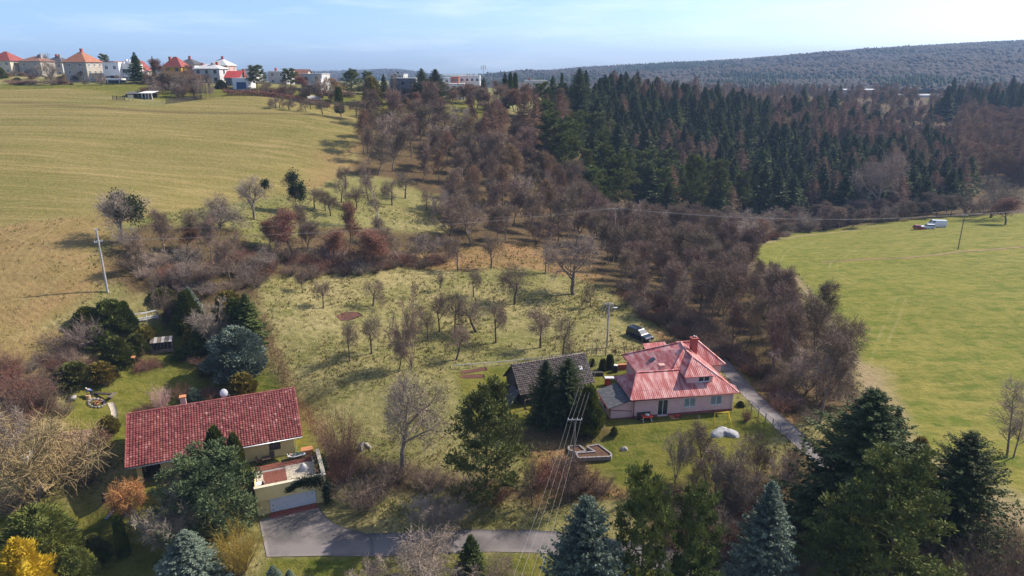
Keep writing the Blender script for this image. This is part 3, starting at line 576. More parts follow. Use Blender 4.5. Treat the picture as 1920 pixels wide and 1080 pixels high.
def bush(name, seed, mt, mc, stems=70, spread=.75, twigs=7, w=.007, dome=True, arch=.0, fine=5):
    """leafless bush: many stems from the ground, each with twigs"""
    g = np.random.RandomState(seed); S1, S2 = [], []; np.random.seed(seed)
    for i in range(stems):
        a = g.uniform(0, 6.283); k = math.sqrt(g.uniform(0, 1)); d = np.array([math.cos(a)*k*spread, math.sin(a)*k*spread, 1.0]); d /= np.linalg.norm(d); b = np.array([math.cos(a), math.sin(a), 0])*k*.22*spread; L = g.uniform(.6, 1.05); p = b
        for s in range(4):
            d = d+g.normal(0, .10, 3)+np.array([0, 0, -arch*s]); d /= np.linalg.norm(d); q = p+d*L/4; S1.append((*p, *q, w*(1-.2*s), w*(1-.2*(s+1)))); 
            for j in range(twigs//2 if s < 1 else twigs):
                e = d+g.normal(0, .55, 3); e /= np.linalg.norm(e); o = p+(q-p)*g.uniform(0, 1); l = L*g.uniform(.12, .28); c = o+e*l; S2.append((*o, *c, w*.42, w*.25))
                for _ in range(fine-3 if fine > 3 else 1):
                    e2 = e+g.normal(0, .6, 3); e2 /= np.linalg.norm(e2); o2 = o+(c-o)*g.uniform(.3, 1); S2.append((*o2, *(o2+e2*l*.6), w*.3, w*.15))
            p = q
    n = len(S1)//5
    reg(name, segs_mesh('', S1, None, 3), segs_mesh('', S2, None, 2), mt, mc, smooth_trunk=False)

# bark, twigs and foliage
m_bark = mat('grey brown bark', (.24, .185, .14), .95, (.15, .115, .088), 6, rnd=.15)
m_barkd = mat('dark bark', (.12, .09, .072), .95, (.07, .054, .045), 6, rnd=.15)
m_barkp = mat('pine bark', (.14, .085, .055), .95, (.08, .055, .04), 6)
m_birch = mat('birch bark', (.66, .62, .58), .8, (.40, .34, .31), 5)
m_tw = mat('brown twigs', (.225, .160, .115), .9, (.155, .112, .082), 3, rnd=.28)
m_twp = mat('purple brown twigs', (.238, .164, .114), .9, (.165, .114, .082), 3, rnd=.28)
m_two = mat('orange brown twigs', (.29, .175, .098), .9, (.20, .122, .072), 3, rnd=.2)
m_twg = mat('grey twigs', (.34, .265, .21), .9, (.24, .185, .145), 3, rnd=.2)
m_twy = mat('lichen yellow twigs', (.36, .25, .105), .9, (.25, .19, .10), 2.2, rnd=.05)
m_twr = mat('red brown twigs', (.28, .135, .085), .9, (.19, .10, .07), 3, rnd=.2)
m_wil = mat('willow orange twigs', (.52, .245, .085), .85, (.38, .19, .075), 3)
m_larch = mat('larch twigs', (.315, .19, .115), .9, (.22, .132, .084), 4, rnd=.22)
m_leafr = mat('withered leaves', (.27, .125, .078), .8, (.18, .09, .06), 9, rnd=.15, trans=.3)
m_spr = mat('spruce needles', (.105, .122, .028), .75, (.046, .064, .017), 2.5, rnd=.30, trans=.12)
m_sprd = mat('dark spruce needles', (.092, .110, .032), .75, (.044, .060, .020), 2.5, rnd=.2, trans=.10)
m_blue = mat('blue spruce needles', (.205, .255, .185), .7, (.100, .132, .096), 3, rnd=.08, trans=.10)
m_pine = mat('pine needles', (.150, .165, .034), .75, (.075, .095, .020), 3, rnd=.22, trans=.15)
m_pined = mat('dark pine needles', (.140, .160, .036), .75, (.066, .085, .022), 3, rnd=.15, trans=.12)
m_thuja = mat('thuja foliage', (.120, .135, .014), .75, (.06, .078, .012), 4, rnd=.2, trans=.18)
m_junip = mat('juniper foliage', (.120, .155, .062), .75, (.060, .086, .036), 4, rnd=.15, trans=.15)
m_shrub = mat('evergreen shrub leaves', (.130, .142, .026), .7, (.058, .072, .014), 4, rnd=.3, trans=.15)
m_gold = mat('golden foliage', (.62, .42, .020), .75, (.42, .28, .02), 4, rnd=.1, trans=.25)
m_goldd = mat('dull golden foliage', (.26, .19, .03), .75, (.14, .12, .025), 4, rnd=.15, trans=.2)
m_cyp = mat('yellow green cypress', (.19, .20, .035), .75, (.095, .115, .025), 4, trans=.2)
m_ivy = mat('ivy leaves', (.040, .058, .014), .6, (.022, .034, .010), 4, rnd=.15, trans=.15)
m_blos = mat('pink blossom', (.72, .50, .48), .7, (.55, .32, .30), 9, trans=.3)
m_forsy = mat('yellow forsythia', (.44, .30, .035), .8, (.30, .21, .04), 5, trans=.2)

for i in range(4): bare_proto('fruit%d' % i, 11+i, FRUIT, m_barkd, m_tw)
for i in range(5): bare_proto('wood%d' % i, 31+i, WOOD, m_bark, m_twp, twig=.0017)
for i in range(2): bare_proto('woodrust%d' % i, 41+i, WOOD, m_bark, m_two, twig=.0017)
for i in range(2): bare_proto('multi%d' % i, 51+i, MULTI, m_bark, m_twg, twig=.0024)
bare_proto('multid0', 54, MULTI, m_barkd, m_tw, twig=.0024)
for i in range(2): bare_proto('oak%d' % i, 61+i, WOOD, m_barkd, m_twr, twig=.0017, leaf=(.55, .030, m_leafr))
for i in range(2): bare_proto('big%d' % i, 71+i, BIG, m_bark, m_twg, twig=.0015)
bare_proto('bigyellow', 75, SPRAWL, m_bark, m_twy, twig=.0024)
bare_proto('birch', 81, SLIM, m_birch, m_twp, twig=.002)
bare_proto('sapling', 83, SLIM, m_bark, m_twg, twig=.002)
bare_proto('willow', 85, WEEP, m_bark, m_wil, twig=.004)
bare_proto('sprawl', 86, SPRAWL, m_bark, m_twg, twig=.0024)
for i in range(3): conifer('spruce%d' % i, 101+i, m_barkd, m_spr, whorls=34, per=6, sprays=7, rad=.185+.025*i, spray=.060, power=.95, ragged=.5, droop=.08, upturn=.32)
for i in range(2): conifer('larch%d' % i, 111+i, m_bark, m_larch, whorls=34, per=7, sprays=8, rad=.22, spray=.060, bare_=True, power=.62, ragged=.4)
conifer('spruce_big0', 121, m_barkd, m_sprd, whorls=64, per=9, sprays=19, rad=.30, spray=.031, power=.72, ragged=.4, low=.1, droop=.12, upturn=.42)
conifer('spruce_big1', 123, m_barkd, m_sprd, whorls=62, per=8, sprays=19, rad=.27, spray=.029, power=.62, ragged=.5, low=.1, droop=.1, upturn=.45)
conifer('spruce_narrow', 125, m_barkd, m_spr, whorls=46, per=6, sprays=8, rad=.13, spray=.040, ragged=.45)
conifer('blue0', 131, m_barkd, m_blue, whorls=62, per=10, sprays=17, rad=.33, spray=.036, power=.72, ragged=.25)
conifer('blue1', 133, m_barkd, m_blue, whorls=54, per=9, sprays=14, rad=.25, spray=.036, power=.75, ragged=.2)
conifer('young', 135, m_barkd, m_spr, whorls=40, per=8, sprays=9, rad=.25, spray=.06, power=.85, ragged=.15)
pine('pine0', 141, m_barkp, m_pine); pine('pine1', 142, m_barkp, m_pine, limbs=24, rad=.27)
pine('pine_big0', 143, m_barkp, m_pined, limbs=52, sub=11, tri=24, size=.034, rad=.36, start=.16, clump=.034, cone=.60)
pine('pine_big1', 144, m_barkp, m_pined, limbs=46, sub=11, tri=26, size=.032, rad=.30, start=.38, clump=.034, cone=.45)
pine('pine_round', 145, m_barkp, m_junip, limbs=60, sub=12, tri=26, size=.045, rad=.46, start=.08, clump=.050, cone=.50)
leafy('thuja0', 151, m_bark, m_thuja, lambda t: .24*np.power(np.clip(1-t, 0, 1), .62)*np.clip(t*9+.45, 0, 1), n=5200, size=.055, up=1.3)
leafy('column', 152, m_bark, m_thuja, lambda t: .15*np.power(np.clip(1-t, 0, 1), .28)*np.clip(t*6+.7, 0, 1), n=4200, size=.045, up=1.8, lobe=.06)
leafy('shrub0', 153, m_bark, m_shrub, lambda t: .62*np.sqrt(np.clip(1-(t*1.0)**2, 0, 1))*np.clip(t*6+.55, 0, 1), n=7000, size=.10, up=.6, lobe=.34)
leafy('shrub1', 154, m_bark, m_shrub, lambda t: .55*np.power(np.clip(1-t, 0, 1), .5)*np.clip(t*7+.5, 0, 1), n=7000, size=.10, up=.8, lobe=.36)
leafy('juniper', 155, m_bark, m_blue, lambda t: .62*np.sqrt(np.clip(1-t**2, 0, 1))*np.clip(t*6+.55, 0, 1), n=9500, size=.10, up=.5, lobe=.30, wide=.35)
leafy('gold', 156, m_bark, m_goldd, lambda t: .6*np.sqrt(np.clip(1-t**2, 0, 1))*np.clip(t*6+.55, 0, 1), n=3600, size=.13, up=.9, lobe=.25)
leafy('goldtip', 157, m_bark, m_gold, lambda t: .40*np.power(np.clip(1-t, 0, 1), .7)*np.clip(t*9+.5, 0, 1), n=9000, size=.050, up=.9, lobe=.38, wide=.4)
leafy('cypress', 158, m_bark, m_cyp, lambda t: .52*np.sqrt(np.clip(1-t**2, 0, 1))*np.clip(t*6+.55, 0, 1), n=9000, size=.085, up=.5, lobe=.26, wide=.25)
leafy('thujagold', 159, m_bark, m_goldd, lambda t: .26*np.power(np.clip(1-t, 0, 1), .5)*np.clip(t*9+.55, 0, 1), n=3200, size=.075, up=1.3)
for i in range(3): bush('bush%d' % i, 171+i, m_bark, (m_tw, m_twp, m_twr)[i], spread=.9)
bush('bushorange', 175, m_bark, m_two, spread=.9)
bush('bushgrey', 176, m_bark, m_twg, stems=60, spread=.8)
bush('forsythia', 177, m_bark, m_forsy, spread=.7, stems=80)
bush('mound', 178, m_bark, m_twr, stems=110, spread=1.5, arch=.28, twigs=6)
bush('blossom', 179, m_bark, m_blos, stems=36, spread=.8, twigs=9, w=.010)
ntri = sum(len(d['crown'].polygons)+len(d['trunk'].polygons) for d in PROTO.values())
print('PROTO faces', ntri, {k: (len(d['crown'].polygons), round(float(d['w']), 2)) for k, d in PROTO.items()})

N_OF = {}
def plant(proto, base, H, W=None, name='bare_tree', label=None, cat='tree', group=None, rz=None, parts=True, lean=0):
    """one tree or shrub: an Empty at its foot, trunk and crown below it; W is the crown's full width in metres"""
    d = PROTO[proto]; s = H; w = H if W is None else W/(2*d['w'])
    o = empty(name, (base[0], base[1], base[2]-.04*H*(.3 if H > 4 else .5)), random.uniform(0, 6.283) if rz is None else rz); o.scale = (w, w, s)
    if lean: o.rotation_euler[0] = lean
    a = link('trunk', d['trunk'], o); b = link('crown', d['crown'], o)
    return tag(o, label, cat, group)
# ------------------------------------------------------------------ building materials and pieces
m_pink = mat('pink render', (.87, .56, .525), .9, (.79, .50, .465), 1.2, .004, 40)
m_yel = mat('yellow render', (.85, .65, .285), .9, (.78, .585, .25), 1.2, .004, 40)
m_white = mat('white paint', (.82, .81, .79), .6, (.73, .72, .71), 2)
m_cream = mat('cream render', (.66, .58, .42), .9, (.56, .49, .36), 1.0)
m_beige = mat('beige grey render', (.48, .43, .36), .9, (.38, .34, .29), .8)
m_greyr = mat('light grey render', (.56, .55, .53), .9, (.46, .45, .44), .8)
m_dgrey = mat('dark grey render', (.20, .195, .195), .9, (.14, .135, .14), .8)
m_ochre = mat('ochre render', (.62, .36, .045), .9, (.54, .31, .04), 1)
m_orange = mat('orange render', (.62, .15, .07), .85, (.55, .13, .06), 1)
m_salmon = mat('salmon render', (.58, .36, .30), .9, (.5, .31, .26), 1)
m_metred = mat('red metal roof', (.43, .115, .105), .6, (.68, .38, .35), 1.1, .0, sharp=(.40, .66), stretch=(1.8, .45, .45), spec=.3)
m_trimred = mat('dark red trim', (.20, .040, .035), .5)
m_plinth = mat('red brown plinth', (.36, .11, .095), .8, (.28, .09, .08), 2)
m_brick = mat('red brick', (.40, .10, .075), .85, (.30, .075, .055), 4)
m_tred = mat('red roof tiles', (.30, .072, .058), .75, (.22, .055, .045), 1.2)
m_torange = mat('orange roof tiles', (.36, .15, .085), .8, (.28, .115, .065), 1.2)
m_tbrown = mat('brown roof tiles', (.26, .125, .085), .8, (.20, .095, .07), 1.2)
m_tdark = mat('dark roof covering', (.10, .095, .10), .8, (.07, .066, .07), 1.2)
m_tlight = mat('pale metal roof', (.60, .59, .58), .6, (.5, .49, .48), 1)
m_felt = mat('bitumen roofing', (.085, .085, .092), .9, (.15, .15, .155), 2.2, .01, 9, sharp=(.45, .75))
m_glass = mat('window glass', (.035, .045, .055), .08, spec=.6)
m_frame = m_white; m_curtrefl = mat('curtained glass with painted reflection', (.30, .36, .36), .12, (.20, .25, .26), 2, spec=.6)  # pale teal pane colour holds both the curtains and a painted reflection
m_brown = mat('dark brown wood', (.075, .035, .026), .6, (.05, .025, .02), 5)
m_wood = mat('weathered wood', (.20, .155, .115), .9, (.12, .095, .075), 5, .01, stretch=(1, 1, .2))
m_wooddk = mat('dark old boards', (.075, .06, .052), .9, (.045, .038, .034), 5, .01)
m_deck = mat('red brown decking', (.24, .085, .055), .75, (.17, .06, .042), 5)
m_pave = mat('red pavers', (.36, .10, .075), .85, (.27, .08, .06), 6, .005)
m_gravel = mat('pale gravel', (.62, .54, .42), .95, (.36, .30, .22), 9, .03, 14, sharp=(.4, .6))
m_concrete = mat('concrete', (.40, .37, .34), .9, (.29, .27, .25), 2, .01, 20)
m_metal = mat('galvanised metal', (.42, .43, .45), .4, metal=.7)
m_black = mat('black plastic', (.02, .02, .022), .5)
m_terra = mat('terracotta', (.55, .24, .11), .8, (.48, .2, .09), 4)
m_redp = mat('red paint', (.55, .05, .035), .5); m_yellowp = mat('yellow paint', (.75, .50, .02), .45); m_bluep = mat('blue door paint', (.045, .085, .20), .5)
m_wtile = mat('old grey brown roof tiles', (.215, .168, .142), .9, (.125, .098, .085), 1.6, sharp=(.35, .7), rnd=0)

def tile_material():
    m, n, l, b = nt('red pantiles with painted glints'); b.inputs['Roughness'].default_value = .72; b.inputs['Specular IOR Level'].default_value = .35
    at = n.new('ShaderNodeAttribute'); at.attribute_name = 'tint'; tc = n.new('ShaderNodeTexCoord'); x = n.new('ShaderNodeTexNoise'); x.inputs['Scale'].default_value = .7; x.inputs['Detail'].default_value = 6; l.new(tc.outputs['Object'], x.inputs['Vector'])
    r = n.new('ShaderNodeMapRange'); r.inputs[1].default_value = .35; r.inputs[2].default_value = .7; l.new(x.outputs['Fac'], r.inputs[0])
    s = n.new('ShaderNodeSeparateColor'); l.new(at.outputs['Color'], s.inputs[0]); ad = n.new('ShaderNodeMath'); ad.operation = 'MULTIPLY_ADD'; ad.inputs[1].default_value = .28; l.new(r.outputs[0], ad.inputs[0]); l.new(s.outputs[0], ad.inputs[2])
    k = n.new('ShaderNodeValToRGB'); k.color_ramp.elements[0].position = .1; k.color_ramp.elements[0].color = (.15, .030, .028, 1); k.color_ramp.elements[1].position = 1.0; k.color_ramp.elements[1].color = (.50, .235, .205, 1)  # pale pink ramp end paints glints into the random tile tones
    e = k.color_ramp.elements.new(.62); e.color = (.285, .078, .064, 1); l.new(ad.outputs[0], k.inputs[0]); l.new(k.outputs[0], b.inputs['Base Color']); return m
m_tiles = tile_material()

def tiled(name, parent, a, b, c, d, cols, rows, m, thick=.028, curve=.045, seed=1, lift=.03, uneven=.006):
    """roof tiles laid in courses over the slope a (eave, left) b (eave, right) c (ridge, right) d (ridge, left); real overlapping pieces, one part"""
    g = np.random.RandomState(seed); a, b, c, d = [np.array(p, float) for p in (a, b, c, d)]; N = np.cross(b-a, d-a); N /= np.linalg.norm(N); N *= np.sign(N[2])
    i, j = np.meshgrid(np.arange(cols), np.arange(rows), indexing='ij'); i = i.ravel(); j = j.ravel(); n = len(i)
    def at(u, v): u = u[:, None]; v = v[:, None]; return (a*(1-u)+b*u)*(1-v)+(d*(1-u)+c*u)*v
    prof = [(0.0, .2), (.22, 1.0), (.5, .75), (.78, .1), (1.0, .0)]; V = []
    jit = g.normal(0, uneven, n)
    for v, h in ((j/rows, thick), (np.minimum((j+1.12)/rows, 1.0), 0.0)):
        for fu, fh in prof: V.append(at((i+fu*1.0)/cols, v)+N*(lift+h+curve*fh+jit)[:, None] if True else 0)
    for fu, fh in prof: V.append(at((i+fu)/cols, j/rows)+N*(lift+curve*fh-.02+jit)[:, None])
    V = np.stack(V, 1); k = len(prof); base = np.arange(n)[:, None]*3*k; F = []
    for s in range(k-1): F.append(base+np.array([[s, s+1, k+s+1, k+s]])); F.append(base+np.array([[2*k+s, 2*k+s+1, s+1, s]]))
    F = np.concatenate(F); me = npmesh(name, V.reshape(-1, 3), [F], [m]); at_ = me.color_attributes.new('tint', 'FLOAT_COLOR', 'POINT'); t = np.repeat(np.clip(g.normal(.30, .17, n), 0, 1), 3*k); cc = np.stack([t, t, t, np.ones_like(t)], 1).astype(np.float32); at_.data.foreach_set('color', cc.ravel())
    o = link(name, me, parent); o['kind'] = 'stuff'; return o
def corrugated(name, parent, poly, m, t=.04, pitch=.26, rib=.045, seams=(), extra=None):
    """a sheet-metal roof slope: a slab with raised ribs running down the fall and lapped seams across"""
    P = [Vector(p) for p in poly]; nn = (P[1]-P[0]).cross(P[2]-P[0]).normalized()
    if nn.z < 0: P = P[::-1]; nn = -nn
    b = MB(); b.slab(P, t); lev = Vector((-nn.y, nn.x, 0)).normalized(); dn = nn.cross(lev)
    uv = [(p.dot(lev), p.dot(dn)) for p in P]; c0 = P[0]-lev*uv[0][0]-dn*uv[0][1]
    def span(val, ax):
        hits = []
        for k in range(len(uv)):
            q, r_ = uv[k], uv[(k+1) % len(uv)]
            if (q[ax]-val)*(r_[ax]-val) < 0: f = (val-q[ax])/(r_[ax]-q[ax]); hits.append(q[1-ax]+(r_[1-ax]-q[1-ax])*f)
        return (min(hits), max(hits)) if len(hits) > 1 else None
    u0, u1 = min(p[0] for p in uv), max(p[0] for p in uv); v0, v1 = min(p[1] for p in uv), max(p[1] for p in uv); x = u0+pitch*.4
    while x < u1:
        h = span(x, 0)
        if h and h[1]-h[0] > .15:
            A = c0+lev*x+dn*(h[0]+.03)+nn*.002; B = c0+lev*x+dn*(h[1]-.03)+nn*.002; w = lev*rib
            b.add([A-w, A+w, A+nn*rib, B-w, B+w, B+nn*rib], [(0, 3, 5, 2), (1, 2, 5, 4), (0, 2, 1), (3, 4, 5)])
        x += pitch
    for f in seams:
        h = span(v0+(v1-v0)*f, 1)
        if h: A = c0+dn*(v0+(v1-v0)*f)+lev*(h[0]+.03)+nn*.012; B = c0+dn*(v0+(v1-v0)*f)+lev*(h[1]-.03)+nn*.012; b.bar(A, B, .05, .05, nn)
    return b.build(name, m, parent)
def wall_face(b, x0, x1, z0, z1, y0, y1, openings):
    """a wall along x between y0 and y1 with real openings (ox0, ox1, oz0, oz1)"""
    x = x0
    for ox0, ox1, oz0, oz1 in sorted(openings):
        if ox0 > x: b.box(x, ox0, y0, y1, z0, z1)
        if oz0 > z0: b.box(ox0, ox1, y0, y1, z0, oz0)
        if oz1 < z1: b.box(ox0, ox1, y0, y1, oz1, z1)
        x = ox1
    if x < x1: b.box(x, x1, y0, y1, z0, z1)
def window(parent, x0, x1, z0, z1, y, mf, mg=None, bars=1, depth=.08, name='window', t=.07, ax='x', sill=True, hbar=0):
    """frame (with its bars), pane and sill; ax x: in a wall seen along y, ax y: in a wall seen along x"""
    b = MB(); f = (lambda a0, a1, d0, d1, c0, c1: b.box(a0, a1, d0, d1, c0, c1)) if ax == 'x' else (lambda a0, a1, d0, d1, c0, c1: b.box(d0, d1, a0, a1, c0, c1))
    y0, y1 = (y-depth, y) if ax == 'x' else (y, y+depth)
    f(x0, x0+t, y0, y1, z0, z1); f(x1-t, x1, y0, y1, z0, z1); f(x0+t, x1-t, y0, y1, z0, z0+t); f(x0+t, x1-t, y0, y1, z1-t, z1)
    for k in range(bars): c = x0+(x1-x0)*(k+1)/(bars+1); f(c-t*.6, c+t*.6, y0, y1, z0+t, z1-t)
    if hbar: f(x0+t, x1-t, y0+.005, y1-.005, z0+(z1-z0)*hbar-t*.3, z0+(z1-z0)*hbar+t*.3)
    fr = b.build(name, mf, parent); g = MB(); b = g; ym = (y0+y1)/2; f(x0+t*.5, x1-t*.5, ym-.012, ym+.012, z0+t*.5, z1-t*.5); g.build('pane', mg or m_glass, fr)
    if sill: s = MB(); b = s; (f(x0-.08, x1+.08, y0-.12, y0-.002, z0-.05, z0-.002) if ax == 'x' else f(x0-.08, x1+.08, y1+.002, y1+.12, z0-.05, z0-.002)); s.build('sill', m_white, fr)
    return fr

# ------------------------------------------------------------------ the pink house
ph = empty('house', (PO[0], PO[1], 2.6), PA); tag(ph, 'pink rendered house with red metal hipped roofs and a dormer window', 'house')
W_OPEN = [(3.45, 4.85, .12, 2.35), (7.05, 8.65, 1.05, 2.35), (10.75, 12.3, 1.05, 2.35)]
b = MB(); wall_face(b, 0, 13.9, -1.2, 2.9, 0, .35, W_OPEN); b.box(0, .35, .35, 6.6, -1.2, 2.9); b.box(13.55, 13.9, .35, 8.9, -1.2, 2.9); b.box(4.0, 16.3, 8.9, 9.25, -1.2, 2.9); b.box(15.95, 16.3, 9.25, 13.6, -1.2, 2.9); b.box(3.7, 4.0, 6.6, 13.6, -1.2, 2.9); b.box(4.0, 15.95, 13.25, 13.6, -1.2, 2.9); b.box(.35, 3.7, 6.3, 6.6, -1.2, 2.9)
b.build('wall', m_pink, ph)
b = MB(); b.box(.36, 13.54, .36, 6.29, .0, .1); b.box(.36, 13.54, 2.6, 2.7, .1, 2.85); b.build('floor_slab', m_dgrey, ph)
b = MB(); b.box(-.02, 3.45, -.03, -.002, -1.2, .34); b.box(4.85, 13.93, -.03, -.002, -1.2, .34); b.box(13.902, 13.93, 0, 8.88, -1.2, .34); b.build('plinth', m_plinth, ph)
for (x0, x1, z0, z1), nb in zip(W_OPEN[1:], (1, 1)): window(ph, x0, x1, z0, z1, .16, m_white, m_curtrefl, bars=nb)
dr = window(ph, 3.45, 4.85, .12, 2.35, .16, m_white, bars=1, name='door', sill=False)
E_ = 2.88   # eave
def P3(u, v, z): return (u, v, z)
ea, rA = (-.45, -.45, E_), 5.0
corrugated('roof', ph, [(-.45, -.45, E_), (14.35, -.45, E_), (14.3, .5, 3.42), (9.3, 3.2, E_+2.12), (1.5, 3.2, E_+2.12)], m_metred, seams=(.33, .68))
corrugated('roof', ph, [(-.45, -.45, E_), (1.5, 3.2, E_+2.12), (-.45, 6.95, E_)], m_metred, seams=(.5,))
corrugated('roof', ph, [(-.45, 6.95, E_), (1.5, 3.2, E_+2.12), (9.3, 3.2, E_+2.12), (9.3, 6.95, E_)], m_metred, seams=(.5,))
AP, AQ, ZT = (9.4, 6.5), (9.9, 8.8), 6.62
corrugated('roof', ph, [(3.2, -.44, E_-.03), (14.36, -.44, E_-.03), (*AP, ZT)], m_metred, seams=(.3, .6))
corrugated('roof', ph, [(3.2, -.44, E_-.03), (*AP, ZT), (*AQ, ZT), (3.2, 14.2, E_)], m_metred, seams=(.25, .5, .75))
corrugated('roof', ph, [(14.36, -.44, E_-.03), (14.36, 14.2, E_), (*AQ, ZT), (*AP, ZT)], m_metred, seams=(.3, .6))
corrugated('roof', ph, [(3.2, 14.2, E_), (*AQ, ZT), (14.36, 14.2, E_)], m_metred, seams=(.4,))
corrugated('roof', ph, [(10.2, 8.45, E_), (16.75, 8.45, E_), (13.6, 11.3, 5.55), (10.2, 11.3, 5.55)], m_metred, seams=(.45,))
corrugated('roof', ph, [(16.75, 8.45, E_), (16.75, 14.15, E_), (13.6, 11.3, 5.55)], m_metred, seams=(.45,))
corrugated('roof', ph, [(10.2, 14.15, E_), (16.75, 14.15, E_), (13.6, 11.3, 5.55), (10.2, 11.3, 5.55)], m_metred, seams=(.45,))
b = MB()
for p_, q_ in [((-.45, -.45, E_+.05), (1.5, 3.2, E_+2.17)), ((1.5, 3.2, E_+2.17), (7.6, 3.2, E_+2.17)), ((*AP, ZT+.04), (*AQ, ZT+.04)), ((14.36, -.44, E_+.03), (*AP, ZT+.04)), ((*AP, ZT+.04), (6.4, 3.0, 4.9)), ((16.75, 8.45, E_+.05), (13.6, 11.3, 5.6)), ((13.6, 11.3, 5.6), (10.2, 11.3, 5.6)), ((3.2, 14.2, E_+.05), (*AQ, ZT+.04))]: b.bar(p_, q_, .22, .07)
b.build('ridge_cap', m_metred, ph)
b = MB(); b.tube([(-.5, -.53, E_-.06), (14.4, -.53, E_-.06)], .075, 8); b.tube([(14.44, -.45, E_-.06), (14.44, 8.3, E_-.06)], .07, 8); b.tube([(10.4, 8.38, E_-.06), (16.8, 8.38, E_-.06)], .07, 8); b.tube([(3.12, 7.0, E_-.06), (3.12, 14.2, E_-.06)], .07, 8); b.build('gutter', m_trimred, ph, True)
b = MB(); b.tube([(.12, -.53, E_-.1), (.12, -.12, E_-.45), (.12, -.10, -.6)], .055, 8); b.build('downpipe', m_trimred, ph, True)
b = MB(); b.tube([(13.6, -.10, E_-.2), (13.6, -.10, -.6)], .03, 6); b.build('lightning_rod', m_metal, ph, True)
# dormer
b = MB(); wall_face(b, 7.75, 11.35, 3.2, 4.92, 1.25, 1.5, [(9.35, 10.95, 3.95, 4.8)]); b.box(7.75, 7.95, 1.5, 5.2, 3.2, 4.92); b.box(11.15, 11.35, 1.5, 5.2, 3.2, 4.92); dm = b.build('dormer', m_pink, ph); window(dm, 9.35, 10.95, 3.95, 4.8, 1.36, m_white)
ph_d = [(7.3, .95, 4.9), (11.8, .95, 4.9), (9.55, 3.9, 6.42)]
corrugated('dormer_roof', ph, ph_d, m_metred, seams=(.5,))
corrugated('dormer_roof', ph, [(7.3, .95, 4.9), (9.55, 3.9, 6.42), (9.55, 6.6, 6.42), (7.3, 6.0, 4.9)], m_metred, seams=(.5,))
corrugated('dormer_roof', ph, [(11.8, .95, 4.9), (9.55, 3.9, 6.42), (9.55, 6.6, 6.42), (11.8, 6.0, 4.9)], m_metred, seams=(.5,))
b = MB(); b.bar((7.3, .95, 4.95), (9.55, 3.9, 6.48), .18, .06); b.bar((11.8, .95, 4.95), (9.55, 3.9, 6.48), .18, .06); b.bar((9.55, 3.9, 6.48), (9.55, 6.6, 6.48), .18, .06); b.bar((7.25, .90, 4.86), (11.85, .90, 4.86), .08, .1); b.build('dormer_trim', m_metred, ph)
# chimneys and skylight
b = MB(); b.box(10.55, 11.4, 6.7, 7.4, 4.5, 7.75); b.box(10.45, 11.5, 6.6, 7.5, 7.75, 7.9); ch = b.build('chimney', m_brick, ph); b = MB(); b.tube([(10.9, 7.05, 7.9), (10.9, 7.05, 8.2)], .14, 10); b.tube([(11.2, 7.05, 7.9), (11.2, 7.05, 8.1)], .1, 10); b.build('flue', m_metal, ch, True)
b = MB(); b.box(5.0, 5.7, 4.0, 4.6, 3.8, 5.35); b.box(4.94, 5.76, 3.94, 4.66, 5.35, 5.45); b.build('chimney', m_salmon, ph)
sl = MB(); z_ = lambda u: E_+(u-3.2)*(ZT-E_)/(9.4-3.2)
sl.slab([(5.2, 8.1, z_(5.2)+.1), (5.9, 8.1, z_(5.9)+.1), (5.9, 8.9, z_(5.9)+.1), (5.2, 8.9, z_(5.2)+.1)], .12); sl.build('skylight', m_glass, ph)
# lean-to on the left with a bitumen roof
b = MB(); b.box(-2.9, -.01, .3, .6, -1.4, 1.75); b.add([(-2.9, .3, 1.75), (-.01, .3, 1.75), (-.01, .3, 2.62), (-2.9, .6, 1.75), (-.01, .6, 1.75), (-.01, .6, 2.62)], [(0, 1, 2), (3, 5, 4), (0, 2, 5, 3), (1, 4, 5, 2)]); b.box(-2.9, -2.6, .6, 5.2, -1.4, 1.75); b.box(-2.6, -.01, 4.9, 5.2, -1.4, 1.75)
b.add([(-2.6, 4.9, 1.75), (-.01, 4.9, 1.75), (-.01, 4.9, 2.62), (-2.6, 5.2, 1.75), (-.01, 5.2, 1.75), (-.01, 5.2, 2.62)], [(0, 1, 2), (3, 5, 4), (0, 2, 5, 3)])
lt = b.build('lean_to', m_pink, ph); b = MB(); b.slab([(-3.25, 0, 1.72), (-.05, 0, 2.72), (-.05, 5.5, 2.72), (-3.25, 5.5, 1.72)], .1); b.build('felt_roof', m_felt, lt)
b = MB(); b.tube([(-3.3, -.05, 1.66), (-3.3, 5.5, 1.66)], .06, 8); b.tube([(-2.93, .2, 1.6), (-2.93, .2, -.7)], .05, 8); b.bar((-2.9, .27, 1.35), (.0, .27, .95), .1, .05); b.build('downpipe', m_trimred, lt); b = MB(); b.box(-2.92, 0, .25, .298, -1.4, .12); b.build('plinth', m_plinth, lt)
b = MB(); b.box(-2.95, -2.905, 2.2, 3.0, .4, 1.2); b.build('vent_window', m_brown, lt)
b = MB(); b.box(5.0, 6.1, -1.0, -.05, -.25, .06); b.build('doorstep', m_terra, ph)
# small red-roofed shed behind the house
c = pp(9.3, 16.2); sh = empty('shed', (c[0], c[1], h1(*c)), PA); tag(sh, 'small shed with dark red sheet roof behind the pink house', 'shed')
b = MB(); b.box(-1.5, 1.5, -1.2, 1.2, -.6, 2.2); b.build('wall', m_wood, sh); corrugated('roof', sh, [(-1.8, -1.5, 2.2), (1.8, -1.5, 2.3), (1.8, 1.5, 3.0), (-1.8, 1.5, 2.9)], m_metred); b = MB(); b.box(-.4, .4, -1.24, -1.202, 0, 1.9); b.build('door', m_wooddk, sh)

